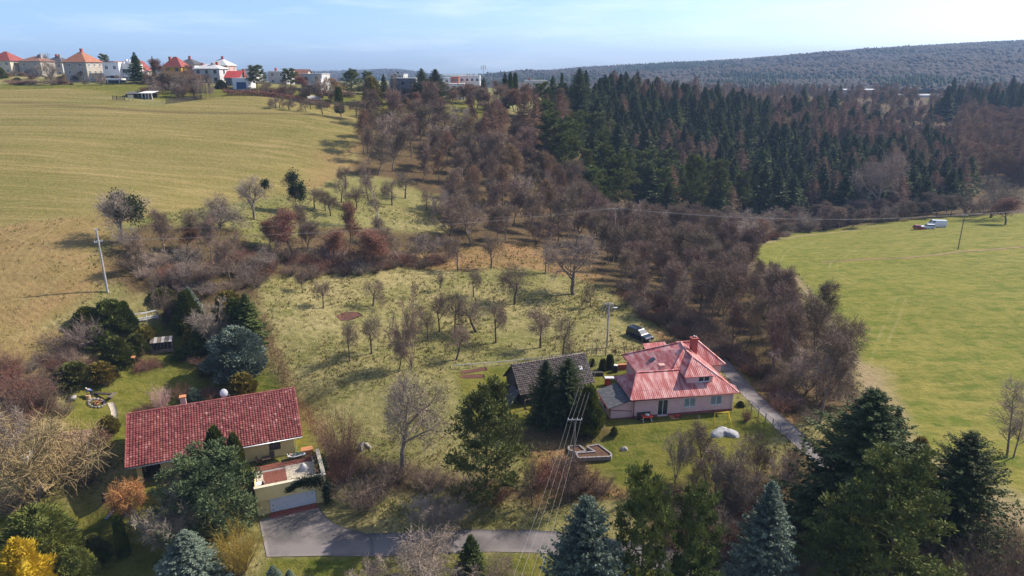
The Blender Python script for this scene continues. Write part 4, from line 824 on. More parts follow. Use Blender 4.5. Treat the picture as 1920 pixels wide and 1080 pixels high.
# ------------------------------------------------------------------ the old barn
BA = R(21.2); bo = np.array([1.07, 84.09]); bx = np.array([math.cos(BA), math.sin(BA)]); by_ = np.array([-math.sin(BA), math.cos(BA)])
zb = h1(*(bo+bx*5+by_*3)); bn = empty('barn', (bo[0], bo[1], zb), BA); tag(bn, 'old barn with weathered grey tiled roof and dark board gable', 'barn')
ze, zr = 4.35-zb, 7.4-zb; Lb = 11.3
b = MB(); b.box(.35, Lb-.3, .5, .75, -1.2, ze+.3); b.box(.35, Lb-.3, 5.8, 6.05, -1.2, ze+.3); b.box(Lb-.55, Lb-.3, .75, 5.8, -1.2, ze+.3); b.build('wall', m_wooddk, bn)
for gx_ in (.35, Lb-.33):
    for k in range(17):
        y0 = .76+k*.297; ym = y0+.14; zt = ze+.25+(zr-ze)*(1-abs(ym-3.28)/3.1)-.25; b = MB(); b.box(gx_-.03+random.uniform(-.012, .012), gx_+.02, y0, y0+.28, -1.1, zt); b.build('board', m_wooddk, bn)
tiled('roof_tiles', bn, (0, 0, ze), (Lb, 0, ze), (Lb, 3.3, zr), (0, 3.3, zr), 44, 15, m_wtile, thick=.05, curve=.025, seed=5, uneven=.018)
tiled('roof_tiles', bn, (Lb, 6.6, ze), (0, 6.6, ze), (0, 3.3, zr), (Lb, 3.3, zr), 44, 15, m_wtile, thick=.05, curve=.025, seed=6, uneven=.018)
b = MB(); b.slab([(0, 0, ze), (Lb, 0, ze), (Lb, 3.3, zr), (0, 3.3, zr)], .08); b.slab([(Lb, 6.6, ze), (0, 6.6, ze), (0, 3.3, zr), (Lb, 3.3, zr)], .08); b.build('roof_boarding', m_wooddk, bn)
b = MB()
for k in range(28): b.tube([(k*Lb/28, 3.3, zr+.05), ((k+1.15)*Lb/28, 3.3, zr+.065)], .12, 8)
rt_ = b.build('ridge_tiles', m_wtile, bn, True); rt_['kind'] = 'stuff'
b = MB(); b.slab([(Lb-1.7, 1.5, ze+1.5), (Lb-1.2, 1.5, ze+1.5), (Lb-1.2, 1.9, ze+1.87), (Lb-1.7, 1.9, ze+1.87)], .02); b.build('roof_patch', m_tlight, bn).location = (0, -.03, .12)
b = MB(); b.box(.3, .5, -.9, -.75, -1, 1.1); b.bar((.4, -.8, 1.1), (3.2, -.7, 1.2), .12); b.bar((3.1, -.75, -1), (3.1, -.75, 1.2), .14); b.build('lean_frame', m_wood, bn)
q = np.array([bo[0], bo[1]])-bx*.9+by_*1.6; o = empty('metal_sheet', (q[0], q[1], h1(*q)), BA); tag(o, 'dark corrugated sheet leaning on the barn gable', 'metal sheet')
corrugated('sheet', o, [(-.5, -1.6, .05), (-.5, 1.0, .05), (.75, 1.0, 2.1), (.75, -1.6, 2.1)], m_felt, pitch=.2)

# ------------------------------------------------------------------ the yellow house with the terrace garage
yh = empty('house', (HO[0], HO[1], 2.0), HA); tag(yh, 'yellow house with long red pantile roof and a garage under its terrace', 'house')
ZE, ZR, UL = 2.6, 6.09, -18.5
b = MB(); wall_face(b, -15.3, -.9, -1.5, 2.75, .95, 1.25, [(-13.5, -12.4, .9, 2.1), (-3.75, -2.45, .95, 2.15)]); b.box(-17.7, -17.2, .95, 1.45, -1.5, 2.75); b.box(-17.7, -17.4, 1.45, 11.4, -1.5, 2.75); b.box(-17.4, -.9, 11.1, 11.4, -1.5, 2.75); b.box(-1.2, -.9, 1.25, 11.1, -1.5, 2.75); b.box(-17.4, -15.3, 3.2, 3.5, -1.5, 2.75); b.box(-15.3, -15.0, 1.25, 3.5, -1.5, 2.75)
for gu in (-17.7, -1.2): b.add([(gu, .95, 2.75), (gu, 11.4, 2.75), (gu, 6.2, 5.9), (gu+.3, .95, 2.75), (gu+.3, 11.4, 2.75), (gu+.3, 6.2, 5.9)], [(0, 2, 1), (3, 4, 5), (0, 3, 5, 2), (1, 2, 5, 4)])
b.build('wall', m_yel, yh)
window(yh, -3.75, -2.45, .95, 2.15, 1.12, m_brown, bars=0, sill=False); window(yh, -13.5, -12.4, .9, 2.1, 1.12, m_brown, bars=0, sill=False)
b = MB(); b.box(-17.1, -15.4, 3.15, 3.198, -.2, 2.1); b.build('door', m_brown, yh); b = MB(); b.box(-17.7, -15, -.6, 3.2, -.5, -.1); b.build('porch_floor', m_pave, yh)
b = MB(); b.slab([(UL, 0, ZE), (0, 0, ZE), (0, 6.2, ZR), (UL, 6.2, ZR)], .14); b.slab([(0, 12.4, ZE), (UL, 12.4, ZE), (UL, 6.2, ZR), (0, 6.2, ZR)], .14); b.build('roof_boarding', m_wood, yh)
tiled('roof_tiles', yh, (UL, 0, ZE), (0, 0, ZE), (0, 6.2, ZR), (UL, 6.2, ZR), 61, 24, m_tiles, thick=.05, curve=.065, seed=2, uneven=.010)
tiled('roof_tiles', yh, (0, 12.4, ZE), (UL, 12.4, ZE), (UL, 6.2, ZR), (0, 6.2, ZR), 61, 24, m_tiles, thick=.04, curve=.06, seed=3)
b = MB()
for k in range(46): x = UL+k*18.5/46; b.tube([(x, 6.2, ZR+.06), (x+.46, 6.2, ZR+.085)], .13, 8)
for u in (UL-.03, .03):
    for k in range(24): f0, f1 = k/24, (k+1.1)/24; b.bar((u, 6.2*f0, ZE+.07+(ZR-ZE)*f0), (u, 6.2*f1, ZE+.05+(ZR-ZE)*f1), .16, .14)
rt_ = b.build('ridge_tiles', m_tiles, yh); rt_['kind'] = 'stuff'; at_ = rt_.data.color_attributes.new('tint', 'FLOAT_COLOR', 'POINT'); at_.data.foreach_set('color', np.repeat(np.clip(np.random.normal(.45, .2, len(rt_.data.vertices)), 0, 1), 4).astype(np.float32))
b = MB(); b.tube([(UL, -.1, ZE-.06), (.05, -.1, ZE-.06)], .08, 8); b.build('gutter', m_metal, yh, True); b = MB(); b.tube([(-.75, -.1, ZE-.1), (-.75, .85, ZE-.4), (-.75, .88, .0)], .05, 8); b.build('downpipe', m_white, yh, True)
b = MB(); b.box(-12.9, -12.3, 6.6, 7.2, 4.2, 6.9); c_ = b.build('chimney', m_salmon, yh); b = MB(); b.box(-12.98, -12.22, 6.52, 7.28, 6.9, 7.02); b.build('chimney_cap', m_terra, c_)
# dish on a mast behind the ridge
ds = empty('satellite_dish', (0, 0, 0)); tag(ds, 'white satellite dish on a mast above the pantile roof ridge', 'satellite dish')
c = hp(-8.1, 7.2); ds.location = (c[0], c[1], 7.75); b = MB(); b.tube([(0, .3, -1.0), (0, .3, .65), (0, .05, .65)], .035, 8); b.build('mast', m_metal, ds, True)
b = MB(); pts = [(.46*r_*math.cos(a), -.10+.12*r_*r_, .65+.56*r_*math.sin(a)) for r_ in (.001, .35, .7, 1.0) for a in np.linspace(0, 2*math.pi, 19)[:-1]]
b.add(pts+[(x, y+.03, z) for x, y, z in pts], [(i*18+k, i*18+(k+1) % 18, (i+1)*18+(k+1) % 18, (i+1)*18+k) for i in range(3) for k in range(18)]+[(72+i*18+k, 72+(i+1)*18+k, 72+(i+1)*18+(k+1) % 18, 72+i*18+(k+1) % 18) for i in range(3) for k in range(18)]); b.build('reflector', m_white, ds, True); ds.rotation_euler = (R(-6), 0, R(24))
b = MB(); b.tube([(0, .0, .2), (.55, -.15, .35)], .02, 6); b.box(.5, .66, -.22, -.1, .3, .42); b.build('arm', m_metal, ds)
# terrace on the garage
T0, T1, TV = -5.75, 1.35, -5.85
b = MB(); wall_face(b, T0, T1, -3.6, -.13, TV, TV+.3, [(-4.45, .55, -3.6, -.8)]); b.box(T0, T0+.3, TV+.3, .9, -3.6, -.12); b.box(T1-.3, T1, TV+.3, .9, -3.6, -.12); b.build('garage_wall', m_yel, yh)
b = MB(); b.box(T0, T1, TV-.65, TV-.35, -.8, .82); b.box(T1+.05, T1+.35, TV-.65, -.6, -.8, .82); pw = b.build('parapet', m_yel, yh)
b = MB(); b.box(T0-.08, T1+.42, TV-.72, TV-.25, .822, .875); b.box(T1-.02, T1+.42, TV-.248, -.55, .822, .875); b.build('coping', m_cream, pw)
b = MB(); b.box(T0+.3, T1-.3, TV+.0, .94, -.4, -.125); b.box(T0, T1, TV-.34, TV-.002, -.49, -.125); b.build('terrace_slab', m_concrete, yh)
for k in range(13): b = MB(); b.box(T0+.25, T1-.1, -1.45+k*.18, -1.45+k*.18+.165, -.12, -.04+random.uniform(-.004, .004)); b.build('plank', m_deck, yh)
for k in range(22): b = MB(); b.box(-4.75, -2.3, TV-.25+k*.188, TV-.25+k*.188+.173, -.12, -.04+random.uniform(-.004, .004)); b.build('plank', m_deck, yh)
b = MB(); b.box(-2.28, T1-.1, TV-.28, -1.47, -.12, -.05); b.box(T0+.28, -4.77, TV-.28, -1.47, -.12, -.05); b.build('gravel_bed', m_gravel, yh)
gd = empty('garage_door'); gd.parent = yh
for k in range(5): b = MB(); b.box(-4.42, .52, TV+.10, TV+.16, -2.98+k*.438, -2.98+k*.438+.43); b.build('panel', m_white, gd, bevel=.008)
for z in (-2.2, -2.75): b = MB(); b.box(-4.15, -4.05, TV+.06, TV+.098, z, z+.15); b.build('handle', m_black, gd)
b = MB(); b.box(-4.45, .55, TV+.17, TV+.25, -3.2, -.8); b.build('door_lining', m_dgrey, yh)
for i in range(24):
    for j in range(4): b = MB(); x = -4.5+i*.212; y = TV-1.0+j*.25; b.box(x, x+.2, y, y+.238, -3.2, -2.955+random.uniform(-.004, .004)); b.build('paver', m_pave, yh)
def clad(name, label, cat, spots, m, size, n, seed, parent=None):
    """ivy or trailing plants: leaf sprays round the given points (x, y, z, sx, sy, sz)"""
    np.random.seed(seed); P = []; 
    for x, y, z, sx, sy, sz in spots: P.append(np.array([x, y, z])+np.random.normal(0, 1, (n, 3))*np.array([sx, sy, sz])*.5)
    P = np.concatenate(P); V, F = leaf_tris(P, np.random.normal(0, 1, P.shape)+np.array([0, -.5, .3]), size, .8); o = link(name, npmesh(name, V, F, [m])); 
    if parent is not None: o.location = parent.location; o.rotation_euler = parent.rotation_euler
    return tag(o, label, cat)
clad('ivy', 'dark ivy hanging over the right corner of the yellow parapet', 'ivy', [(-1.2+.45*k, TV-.72, .55-.04*k*(1 if k < 3 else 1.4), .6, .22, .5+.12*k) for k in range(6)]+[(T1+.4, TV-.5, -.4-.45*k, .45, .5, .6) for k in range(6)]+[(T1+.5, -4.8+k*.7, .35, .3, .6, .55) for k in range(4)]+[(-2.2, TV-.7, -.1, .5, .1, .35), (-1.6, TV-.7, .25, .5, .12, .3)], m_ivy, .16, 330, 4, yh)
# ------------------------------------------------------------------ the village on the ridge
def at_depth(px, py, Zc): return _C+ray(px, py)*Zc
def hip_roof(b, x0, x1, y0, y1, z, h, kind='hip', ov=.5, ridge=None):
    x0 -= ov; x1 += ov; y0 -= ov; y1 += ov; w, d = x1-x0, y1-y0; z2 = z+h
    if kind == 'hip':
        if w >= d: r0, r1 = (x0+d/2, (y0+y1)/2, z2), (x1-d/2+.01, (y0+y1)/2, z2); b.slab([(x0, y0, z), (x1, y0, z), r1, r0], .12); b.slab([(x1, y1, z), (x0, y1, z), r0, r1], .12); b.slab([(x1, y0, z), (x1, y1, z), r1], .12); b.slab([(x0, y1, z), (x0, y0, z), r0], .12)
        else: r0, r1 = ((x0+x1)/2, y0+w/2, z2), ((x0+x1)/2, y1-w/2+.01, z2); b.slab([(x0, y0, z), (x1, y0, z), r0], .12); b.slab([(x1, y1, z), (x0, y1, z), r1], .12); b.slab([(x1, y0, z), (x1, y1, z), r1, r0], .12); b.slab([(x0, y1, z), (x0, y0, z), r0, r1], .12)
    elif kind == 'gable': ym = (y0+y1)/2; b.slab([(x0, y0, z), (x1, y0, z), (x1, ym, z2), (x0, ym, z2)], .12); b.slab([(x1, y1, z), (x0, y1, z), (x0, ym, z2), (x1, ym, z2)], .12)
    else: b.box(x0+ov*.7, x1-ov*.7, y0+ov*.7, y1-ov*.7, z, z+.3)
def vhouse(label, px, by, Zc, w, d, hw, mw, roof='hip', hr=2, mr=None, rot=-6, fl=2, cols=3, rcols=2, chim=None, ground=None, wm=None, ov=.5, name='house', wins=True):
    P = at_depth(px, by, Zc); o = empty(name, P, R(rot)); tag(o, label, 'house'); b = MB(); b.box(-w/2, w/2, 0, d, -4, hw)
    if roof == 'gable':
        for x in (-w/2, w/2-.25): b.add([(x, 0, hw), (x, d, hw), (x, d/2, hw+hr-.15), (x+.25, 0, hw), (x+.25, d, hw), (x+.25, d/2, hw+hr-.15)], [(0, 2, 1), (3, 4, 5), (0, 3, 5, 2), (1, 2, 5, 4)])
    b.build('wall', mw, o)
    if ground: g = MB(); g.box(-w/2-.03, w/2+.03, -.03, d+.03, -4.02, ground[1]); g.build('base', ground[0], o)
    b = MB(); hip_roof(b, -w/2, w/2, 0, d, hw+.02, hr, roof, ov); b.build('roof', mr or m_tlight, o)
    if roof != 'flat': b = MB(); b.tube([(-w/2-ov, -ov-.05, hw), (w/2+ov, -ov-.05, hw)], .07, 6); b.build('gutter', m_metal, o)
    if wins:
        fh = hw/fl
        for f in range(fl):
            z = f*fh+fh*.36; zt = z+min(1.35, fh*.46)
            for c in range(cols): x = -w/2+w*(c+.5)/cols; window(o, x-.62, x+.62, z, zt, -.002, wm or m_white, bars=1, t=.09)
            for c in range(rcols): y = d*(c+.5)/rcols; window(o, y-.55, y+.55, z, zt, w/2+.002, wm or m_white, bars=1, ax='y', t=.09)
    for i, (cx, cy, ch) in enumerate(chim or []): b = MB(); b.box(cx-.4, cx+.4, cy-.4, cy+.4, hw-.2, ch); b.box(cx-.46, cx+.46, cy-.46, cy+.46, ch, ch+.12); b.build('chimney', m_concrete if i % 2 else m_brick, o)
    return o
vhouse('cream house with red hipped roof at the left end of the ridge row', 3, 140, 278, 9.5, 8.5, 5.3, m_cream, 'hip', 3.6, m_tred, chim=None)
vhouse('beige house with low brown orange hipped roof and two small chimneys', 60, 144, 280, 9.6, 8, 6.0, m_beige, 'hip', 1.9, m_tbrown, cols=2, rcols=1, chim=[(1.5, 4, 8.4), (2.6, 3.6, 8.6)])
vhouse('grey house with dark hipped roof behind a bare garden tree', 103, 145, 305, 9, 8, 6.2, m_greyr, 'hip', 2.6, m_tdark, chim=[(-.5, 4, 9.6), (1, 4, 9.5)])
vhouse('tall three storey cream house with orange pyramid roof and ridge chimney', 146, 156, 266, 9.4, 9.4, 7.7, m_beige, 'hip', 4.1, m_torange, fl=3, cols=2, rcols=3, chim=[(.3, 4.7, 12.6)], wm=m_white)
vhouse('low orange roofed flat building behind the white modern house', 203, 150, 300, 8, 8, 7.4, m_beige, 'flat', .3, m_torange)
o = vhouse('white modern cube house with flat roof and dark terrace doors', 212, 155, 268, 6.6, 9, 7.2, m_white, 'flat', .3, m_white, cols=2, rcols=1, chim=None)
b = MB(); b.box(3.31, 7.4, 2.0, 9, -4, 7.2); b.build('side_block', m_white, o); b = MB(); b.box(3.5, 6.5, 1.9, 1.99, 3.6, 5.0); b.build('window_band', m_glass, o); b = MB(); b.box(4.2, 5.0, 3, 3.8, 7.2, 8.6); b.box(5.4, 6.2, 3, 3.8, 7.2, 8.4); s_ = b.build('chimney', m_white, o)
b = MB(); b.box(-2.8, 2.8, -.05, -.01, .2, 2.6); b.build('terrace_door', m_glass, o)
P = at_depth(210, 160, 262); o = empty('carport', P, R(-6)); tag(o, 'white flat carport below the white modern cube house', 'carport'); b = MB(); b.box(-4.2, 4.0, -1, 3, 1.9, 2.5); b.build('roof', m_white, o)
for x in (-4.0, -1, 3.7): b = MB(); b.box(x, x+.2, -.9, -.7, -2, 1.9); b.build('post', m_white, o)
b = MB(); b.box(-4.2, 4, 2.7, 2.9, -2, 1.9); b.build('back_wall', m_dgrey, o)
vhouse('house with steep red gable roof half hidden behind the dark spruce', 279, 152, 300, 6, 8, 4.2, m_cream, 'gable', 4.2, m_tred, rot=80, cols=2, rcols=1)
vhouse('bright ochre yellow house with red hipped roof and red chimney', 326, 152, 277, 7.6, 6.5, 5.4, m_ochre, 'hip', 3.9, m_tred, chim=[(-1.8, 2.4, 9.2)], cols=2, rcols=2, wm=m_brown)
vhouse('white house with dark pyramid roof behind the ochre house', 352, 153, 298, 8, 8, 7.0, m_white, 'hip', 2.6, m_tdark, cols=2, chim=[(0, 4, 10.4)], wm=m_brown)
o = vhouse('broad white house with pale low roof and three dark chimneys', 390, 157, 276, 10.6, 7.5, 5.7, m_greyr, 'hip', 1.9, m_tlight, cols=3, rcols=1, chim=[(-3, 3, 7.8), (1.2, 3, 7.9), (2.6, 4, 8.2)], wm=m_brown)
vhouse('pink walled house with white hipped roof above the broad white house', 411, 150, 302, 8.4, 8.4, 6.0, m_salmon, 'hip', 3.1, m_tlight, chim=[(.6, 4, 9.8)], cols=2)
vhouse('low house with bright red gable roof beside the white garage', 437, 163, 272, 5.6, 6, 3.4, m_dgrey, 'gable', 2.6, mat('bright red sheet roof', (.62, .09, .07), .6, (.5, .07, .06), 1), cols=1, rcols=0, chim=[(3, 4, 6.6)])
o = vhouse('white flat garage with a dark blue door', 452, 168, 262, 6.2, 6, 3.9, m_white, 'flat', .3, m_white, wins=False, name='garage'); b = MB(); b.box(-1.6, 2.2, -.06, -.01, .2, 2.7); b.build('door', m_bluep, o)
vhouse('white flat house behind the garage with the blue door', 463, 158, 292, 7.2, 8, 5.6, m_white, 'flat', .3, m_white, cols=2)
vhouse('white flat roofed house between the two dark pines', 521, 160, 290, 7.6, 9, 5.4, m_greyr, 'flat', .3, m_white, cols=2, chim=[(-2, 4, 6.8)])
o = vhouse('grey flat house with wide dark ground floor opening and white end wall', 586, 174, 273, 8.6, 9, 6.9, m_greyr, 'flat', .3, m_greyr, fl=2, cols=2, rcols=1, wm=m_brown)
b = MB(); b.box(-4.0, 3.6, -.06, -.01, .2, 2.9); b.build('glazing', m_glass, o); b = MB(); b.box(4.4, 4.9, -3.2, 0, -2, 5.4); b.build('end_wall', m_white, o)
vhouse('small house with brown gable roof behind the second dark pine', 563, 158, 300, 6, 7, 3.8, m_cream, 'gable', 2.4, m_tbrown, cols=1)
o = vhouse('dark grey terrace house with long shaded balconies', 757, 185, 290, 11, 9, 8.0, m_dgrey, 'flat', .3, m_greyr, cols=3, fl=2, rcols=1, wm=m_brown)
for z in (.6, 3.9): b = MB(); b.box(-1.2, 5.4, -1.6, -.01, z, z+.25); b.box(-1.2, 5.4, -1.6, -1.5, z+.25, z+1.2); b.build('balcony', m_dgrey, o)
vhouse('grey upper house above the dark terrace house', 743, 160, 312, 7, 8, 4.6, m_greyr, 'flat', .3, m_greyr, cols=2)
vhouse('brown flat house beside the dark balcony house', 795, 172, 305, 9, 8, 5.2, m_tbrown, 'flat', .3, m_greyr, cols=2)
o = vhouse('white two storey house with a dark balcony on the lawn edge', 852, 187, 320, 9.0, 8, 6.9, m_white, 'flat', .3, m_white, cols=3, rcols=2, wm=m_brown, rot=0)
b = MB(); b.box(-4.5, 1.2, -1.2, -.01, 3.0, 3.9); b.build('balcony', m_brown, o)
vhouse('orange block with flat roof above the white balcony house', 853, 168, 338, 3.8, 7, 5.6, m_orange, 'flat', .3, m_orange, cols=2, rot=0)
vhouse('white block with three window bands left of the orange block', 838, 170, 338, 3.6, 7, 5.8, m_white, 'flat', .3, m_white, cols=1, rot=0)
vhouse('long white flat apartment house beside the orange block', 881, 172, 345, 10, 9, 7.4, m_white, 'flat', .3, m_white, cols=4, rcols=2, rot=0)
vhouse('long pale flat building beyond the columnar conifers', 1006, 176, 410, 13, 10, 7.4, m_greyr, 'flat', .3, m_greyr, cols=4, rot=4, chim=[(-4, 4, 9), (-3, 4, 9)])
vhouse('house with orange mansard roof rising over the dark spruce tops', 1139, 186, 435, 11, 10, 6.0, m_cream, 'hip', 5.0, m_torange, cols=3, rot=5)
vhouse('distant house with dull red roof beside the orange roof', 1197, 186, 460, 12, 9, 6.2, m_beige, 'hip', 4.0, m_tbrown, cols=3, rot=5)
P = at_depth(1608, 177, 800); o = empty('warehouse', P); tag(o, 'long white warehouse roof beyond the larch tops', 'warehouse'); b = MB(); b.box(-34, 34, 0, 30, -6, 4.5); b.build('wall', m_greyr, o); b = MB(); b.box(-35, 35, -1, 31, 4.5, 5.4); b.build('roof', m_white, o)
P = at_depth(1733, 188, 700); o = empty('warehouse', P, R(6)); tag(o, 'long pale factory hall at the forest gap near the meadow', 'warehouse'); b = MB(); b.box(-20, 20, 0, 24, -6, 4.2); b.build('wall', m_white, o); b = MB(); b.box(-20.6, 20.6, -.6, 24.6, 4.2, 5.0); b.build('roof', m_tlight, o)
for k in range(8): b = MB(); b.box(-18+k*4.6, -15+k*4.6, -.06, -.01, 1.5, 3.2); b.build('window_band', m_glass, o)
P = at_depth(907, 172, 430); o = empty('antenna_mast', P); tag(o, 'slim phone mast with white panel antennas on the skyline', 'mast'); b = MB(); b.tube([(0, 0, -3), (0, 0, 15.4)], [.22, .12], 8); b.build('pole', m_metal, o)
for k, (x, z) in enumerate([(-1.3, 13.2), (0.1, 13.6), (1.3, 13.2)]): b = MB(); b.box(x-.3, x+.3, -.6, -.2, z, z+2.1); b.bar((0, 0, z+.8), (x, -.3, z+.8), .1); b.build('antenna_panel', m_white, o)
# allotment hut by the field edge, its fence, low hedge
P = at_depth(262, 190, 236); o = empty('hut', P, R(-4)); tag(o, 'weathered allotment hut with sheet roof at the field edge', 'hut')
for k in range(20):
    if 5 < k < 15 and k % 3: continue
    b = MB(); b.box(-4.6+k*.46, -4.6+k*.46+.42, 0+random.uniform(-.02, .02), .04, -1.5, 2.4); b.build('board', m_wooddk if k < 8 else m_wood, o)
b = MB(); b.box(-4.6, 4.6, 3.2, 3.3, -1.5, 2.6); b.build('back_wall', m_wooddk, o)
corrugated('roof', o, [(-5.1, -.5, 2.5), (.2, -.5, 2.5), (.2, 3.8, 3.1), (-5.1, 3.8, 3.1)], m_felt, pitch=.5); corrugated('roof', o, [(.25, -.7, 2.7), (5.2, -.7, 2.7), (5.2, 3.8, 3.3), (.25, 3.8, 3.3)], m_tlight, pitch=.5)
for x in (1.2, 2.4, 3.5, 4.7): b = MB(); b.box(x, x+.16, -.4, -.24, -1.5, 2.7); b.build('post', m_white, o)
P = at_depth(246, 190, 231); o = empty('notice_board', P); tag(o, 'pale blank board on two legs in front of the hut', 'board'); b = MB(); b.box(-.9, .9, -.03, .03, 1.0, 2.1); b.build('board_face', m_cream, o)
for x in (-.7, .6): b = MB(); b.box(x, x+.1, .035, .13, -.5, 2.1); b.build('leg', m_wood, o)
def fence(name, label, a, b_, n, h, mp, rails=(.5, .9), rw=.04, pales=0, mpale=None):
    o = empty(name, (a[0], a[1], h1(a[0], a[1]))); tag(o, label, 'fence'); q = np.array(a[:2]); e = np.array(b_[:2])-q; ps = []
    for k in range(n+1): x, y = e*k/n; z = h1(q[0]+x, q[1]+y)-o.location.z; ps.append((x, y, z)); m = MB(); m.box(x-.05, x+.05, y-.05, y+.05, z-.4, z+h); m.build('post', mp, o)
    for f in rails:
        for k in range(n): m = MB(); p, r = ps[k], ps[k+1]; m.bar((p[0], p[1]-.07, p[2]+h*f), (r[0], r[1]-.07, r[2]+h*f), rw, rw*1.6); m.build('rail', mp, o)
    if pales:
        for k in range(pales): t = (k+.5)/pales*n; i = min(int(t), n-1); f = t-i; p, r = ps[i], ps[i+1]; x, y, z = [p[j]+(r[j]-p[j])*f for j in range(3)]; m = MB(); m.box(x-.055, x+.055, y-.13, y-.1, z-.1, z+h*random.uniform(.9, 1)); m.build('slat', mpale or mp, o)
    return o
fence('fence', 'grey paling fence running along the allotment garden', at_depth(312, 198, 229), at_depth(378, 184, 241), 9, 1.5, m_wood, pales=70)
fence('fence', 'short dark paling fence beside the allotment hut', at_depth(213, 196, 231), at_depth(236, 196, 231), 3, 1.3, m_wooddk, pales=14)
fence('fence', 'pale low rail fence along the orchard above the barn', G(852, 692), G(1092, 669), 9, .75, m_greyr, rails=(.85,), rw=.06)
fence('fence', 'thin post fence between orchard and pink house garden', G(1100, 668), G(1205, 664), 6, 1.3, m_wood, rails=(.35, .7, .98), rw=.025)
fence('fence', 'wire fence posts beside the worn lane', G(1408, 774), G(1462, 812), 4, 1.4, m_metal, rails=(.5, .95), rw=.025)
fence('garden_rail', 'white double rail fence at the back of the left garden', G(254, 606), G(296, 598), 2, 1.5, m_white, rails=(.25, .45, .95), rw=.09)

# ------------------------------------------------------------------ poles and wires
def pole(name, label, base, h, r, m, arm=None, lamp=False, ang=0.0):
    o = empty(name, base, ang); tag(o, label, 'pole'); b = MB(); b.tube([(0, 0, -.5), (0, 0, h)], [r, r*.65], 10); b.build('shaft', m, o)
    for w, z in (arm or []):
        b = MB(); b.box(-w/2, w/2, -.06, .06, z-.07, z+.07); b.build('crossarm', m_metal, o)
        for x in ((-w/2+.08, w/2-.08) if w < 1.2 else (-w/2+.08, -w/6, w/6, w/2-.08)): b = MB(); b.tube([(x, 0, z+.07), (x, 0, z+.14), (x, 0, z+.26)], [.03, .06, .03], 8); b.build('insulator', m_white, o)
    if lamp: b = MB(); b.tube([(0, -.1, h-1.0), (.5, -.1, h-.75), (.9, -.1, h-.75)], .035, 6); b.build('lamp_arm', m_metal, o); b = MB(); b.box(.75, 1.35, -.22, .02, h-.83, h-.70); b.build('lamp_head', m_white, o)
    return o
m_pole = mat('grey concrete pole', (.42, .40, .385), .9, (.32, .30, .29), 3)
m_polew = mat('wooden pole', (.20, .165, .14), .9, (.14, .115, .10), 3)
pb = {}
for key, (px, py), topy, lab, m, r, arm, lamp, ang in [('l', (202, 548), 430, 'grey concrete power pole beside the field above the left garden', m_pole, .17, [(1.2, -1.9), (.5, -.1)], False, .9),
      ('m', (1150, 492), 391, 'pale power pole standing among the bare trees', m_pole, .085, [(1.0, -.1)], False, 0), ('r', (1796, 468), 402, 'slim dark power pole in the right meadow', m_polew, .15, [(1.9, -.25)], False, 0),
      ('lamp', (1138, 652), 568, 'concrete pole with a street lamp near the dark parked car', m_pole, .17, [(1.5, -.25)], True, 0), ('n', (1075, 880), 786, 'wooden pole with white insulators beside the raised beds', m_polew, .15, [(1.7, -.1)], False, 0)]:
    B = G(px, py); h = top_height(B, topy); pb[key] = (B, h); pole('power_pole', lab, B, h, r, m, [(w, h+z) for w, z in arm], lamp, ang)
B = atz(1850, 30, 0)
def wire(label, a, b_, sag, r, m, group):
    a = Vector(a); b_ = Vector(b_); n = 26; pts = [a.lerp(b_, k/n)-Vector((0, 0, sag*4*(k/n)*(1-k/n))) for k in range(n+1)]; q = MB(); q.tube(pts, r, 5); return tag(q.build('power_line', m, None, True), label, 'wire', group)
m_wire = mat('aluminium wire', (.22, .21, .21), .6)
def ptop(key, dx, dz): B, h = pb[key]; return (B[0]+dx, B[1], B[2]+h+dz)
for i, (dl, dzl, dm, dzm, dr, dzr) in enumerate([(0, .15, 0, .2, 0, .1), (-.5, -1.7, -.45, .1, -.85, -.05), (.5, -1.7, .45, .1, .85, -.05)]):
    nm = ('uppermost', 'front lower', 'rear lower')[i]
    wire('%s wire from the field pole to the pole among bare trees' % nm, ptop('l', dl, dzl), ptop('m', dm, dzm), 1.2, .012, m_wire, 'long power lines across the valley')
    wire('%s wire from the pole among bare trees to the meadow pole' % nm, ptop('m', dm, dzm), ptop('r', dr, dzr), 2.0, .017, m_wire, 'long power lines across the valley')
    far_ = at_depth(2060, 380-i*4, 230); wire('%s wire running off right from the meadow pole' % nm, ptop('r', dr, dzr), far_, .8, .018, m_wire, 'long power lines across the valley')
nearend = at_depth(975, 1115, 38)
for i, x in enumerate((-.75, -.28, .28, .75)):
    nm = ('first', 'second', 'third', 'fourth')[i]
    wire('%s of four low wires from lamp pole to the insulator pole' % nm, ptop('lamp', x, 0), ptop('n', x, .12), .7, .011, m_wire, 'low voltage lines over the garden')
    wire('%s of four low wires from the insulator pole towards the road' % nm, ptop('n', x, .12), (nearend[0]+x, nearend[1], nearend[2]), .6, .009, m_wire, 'low voltage lines over the garden')

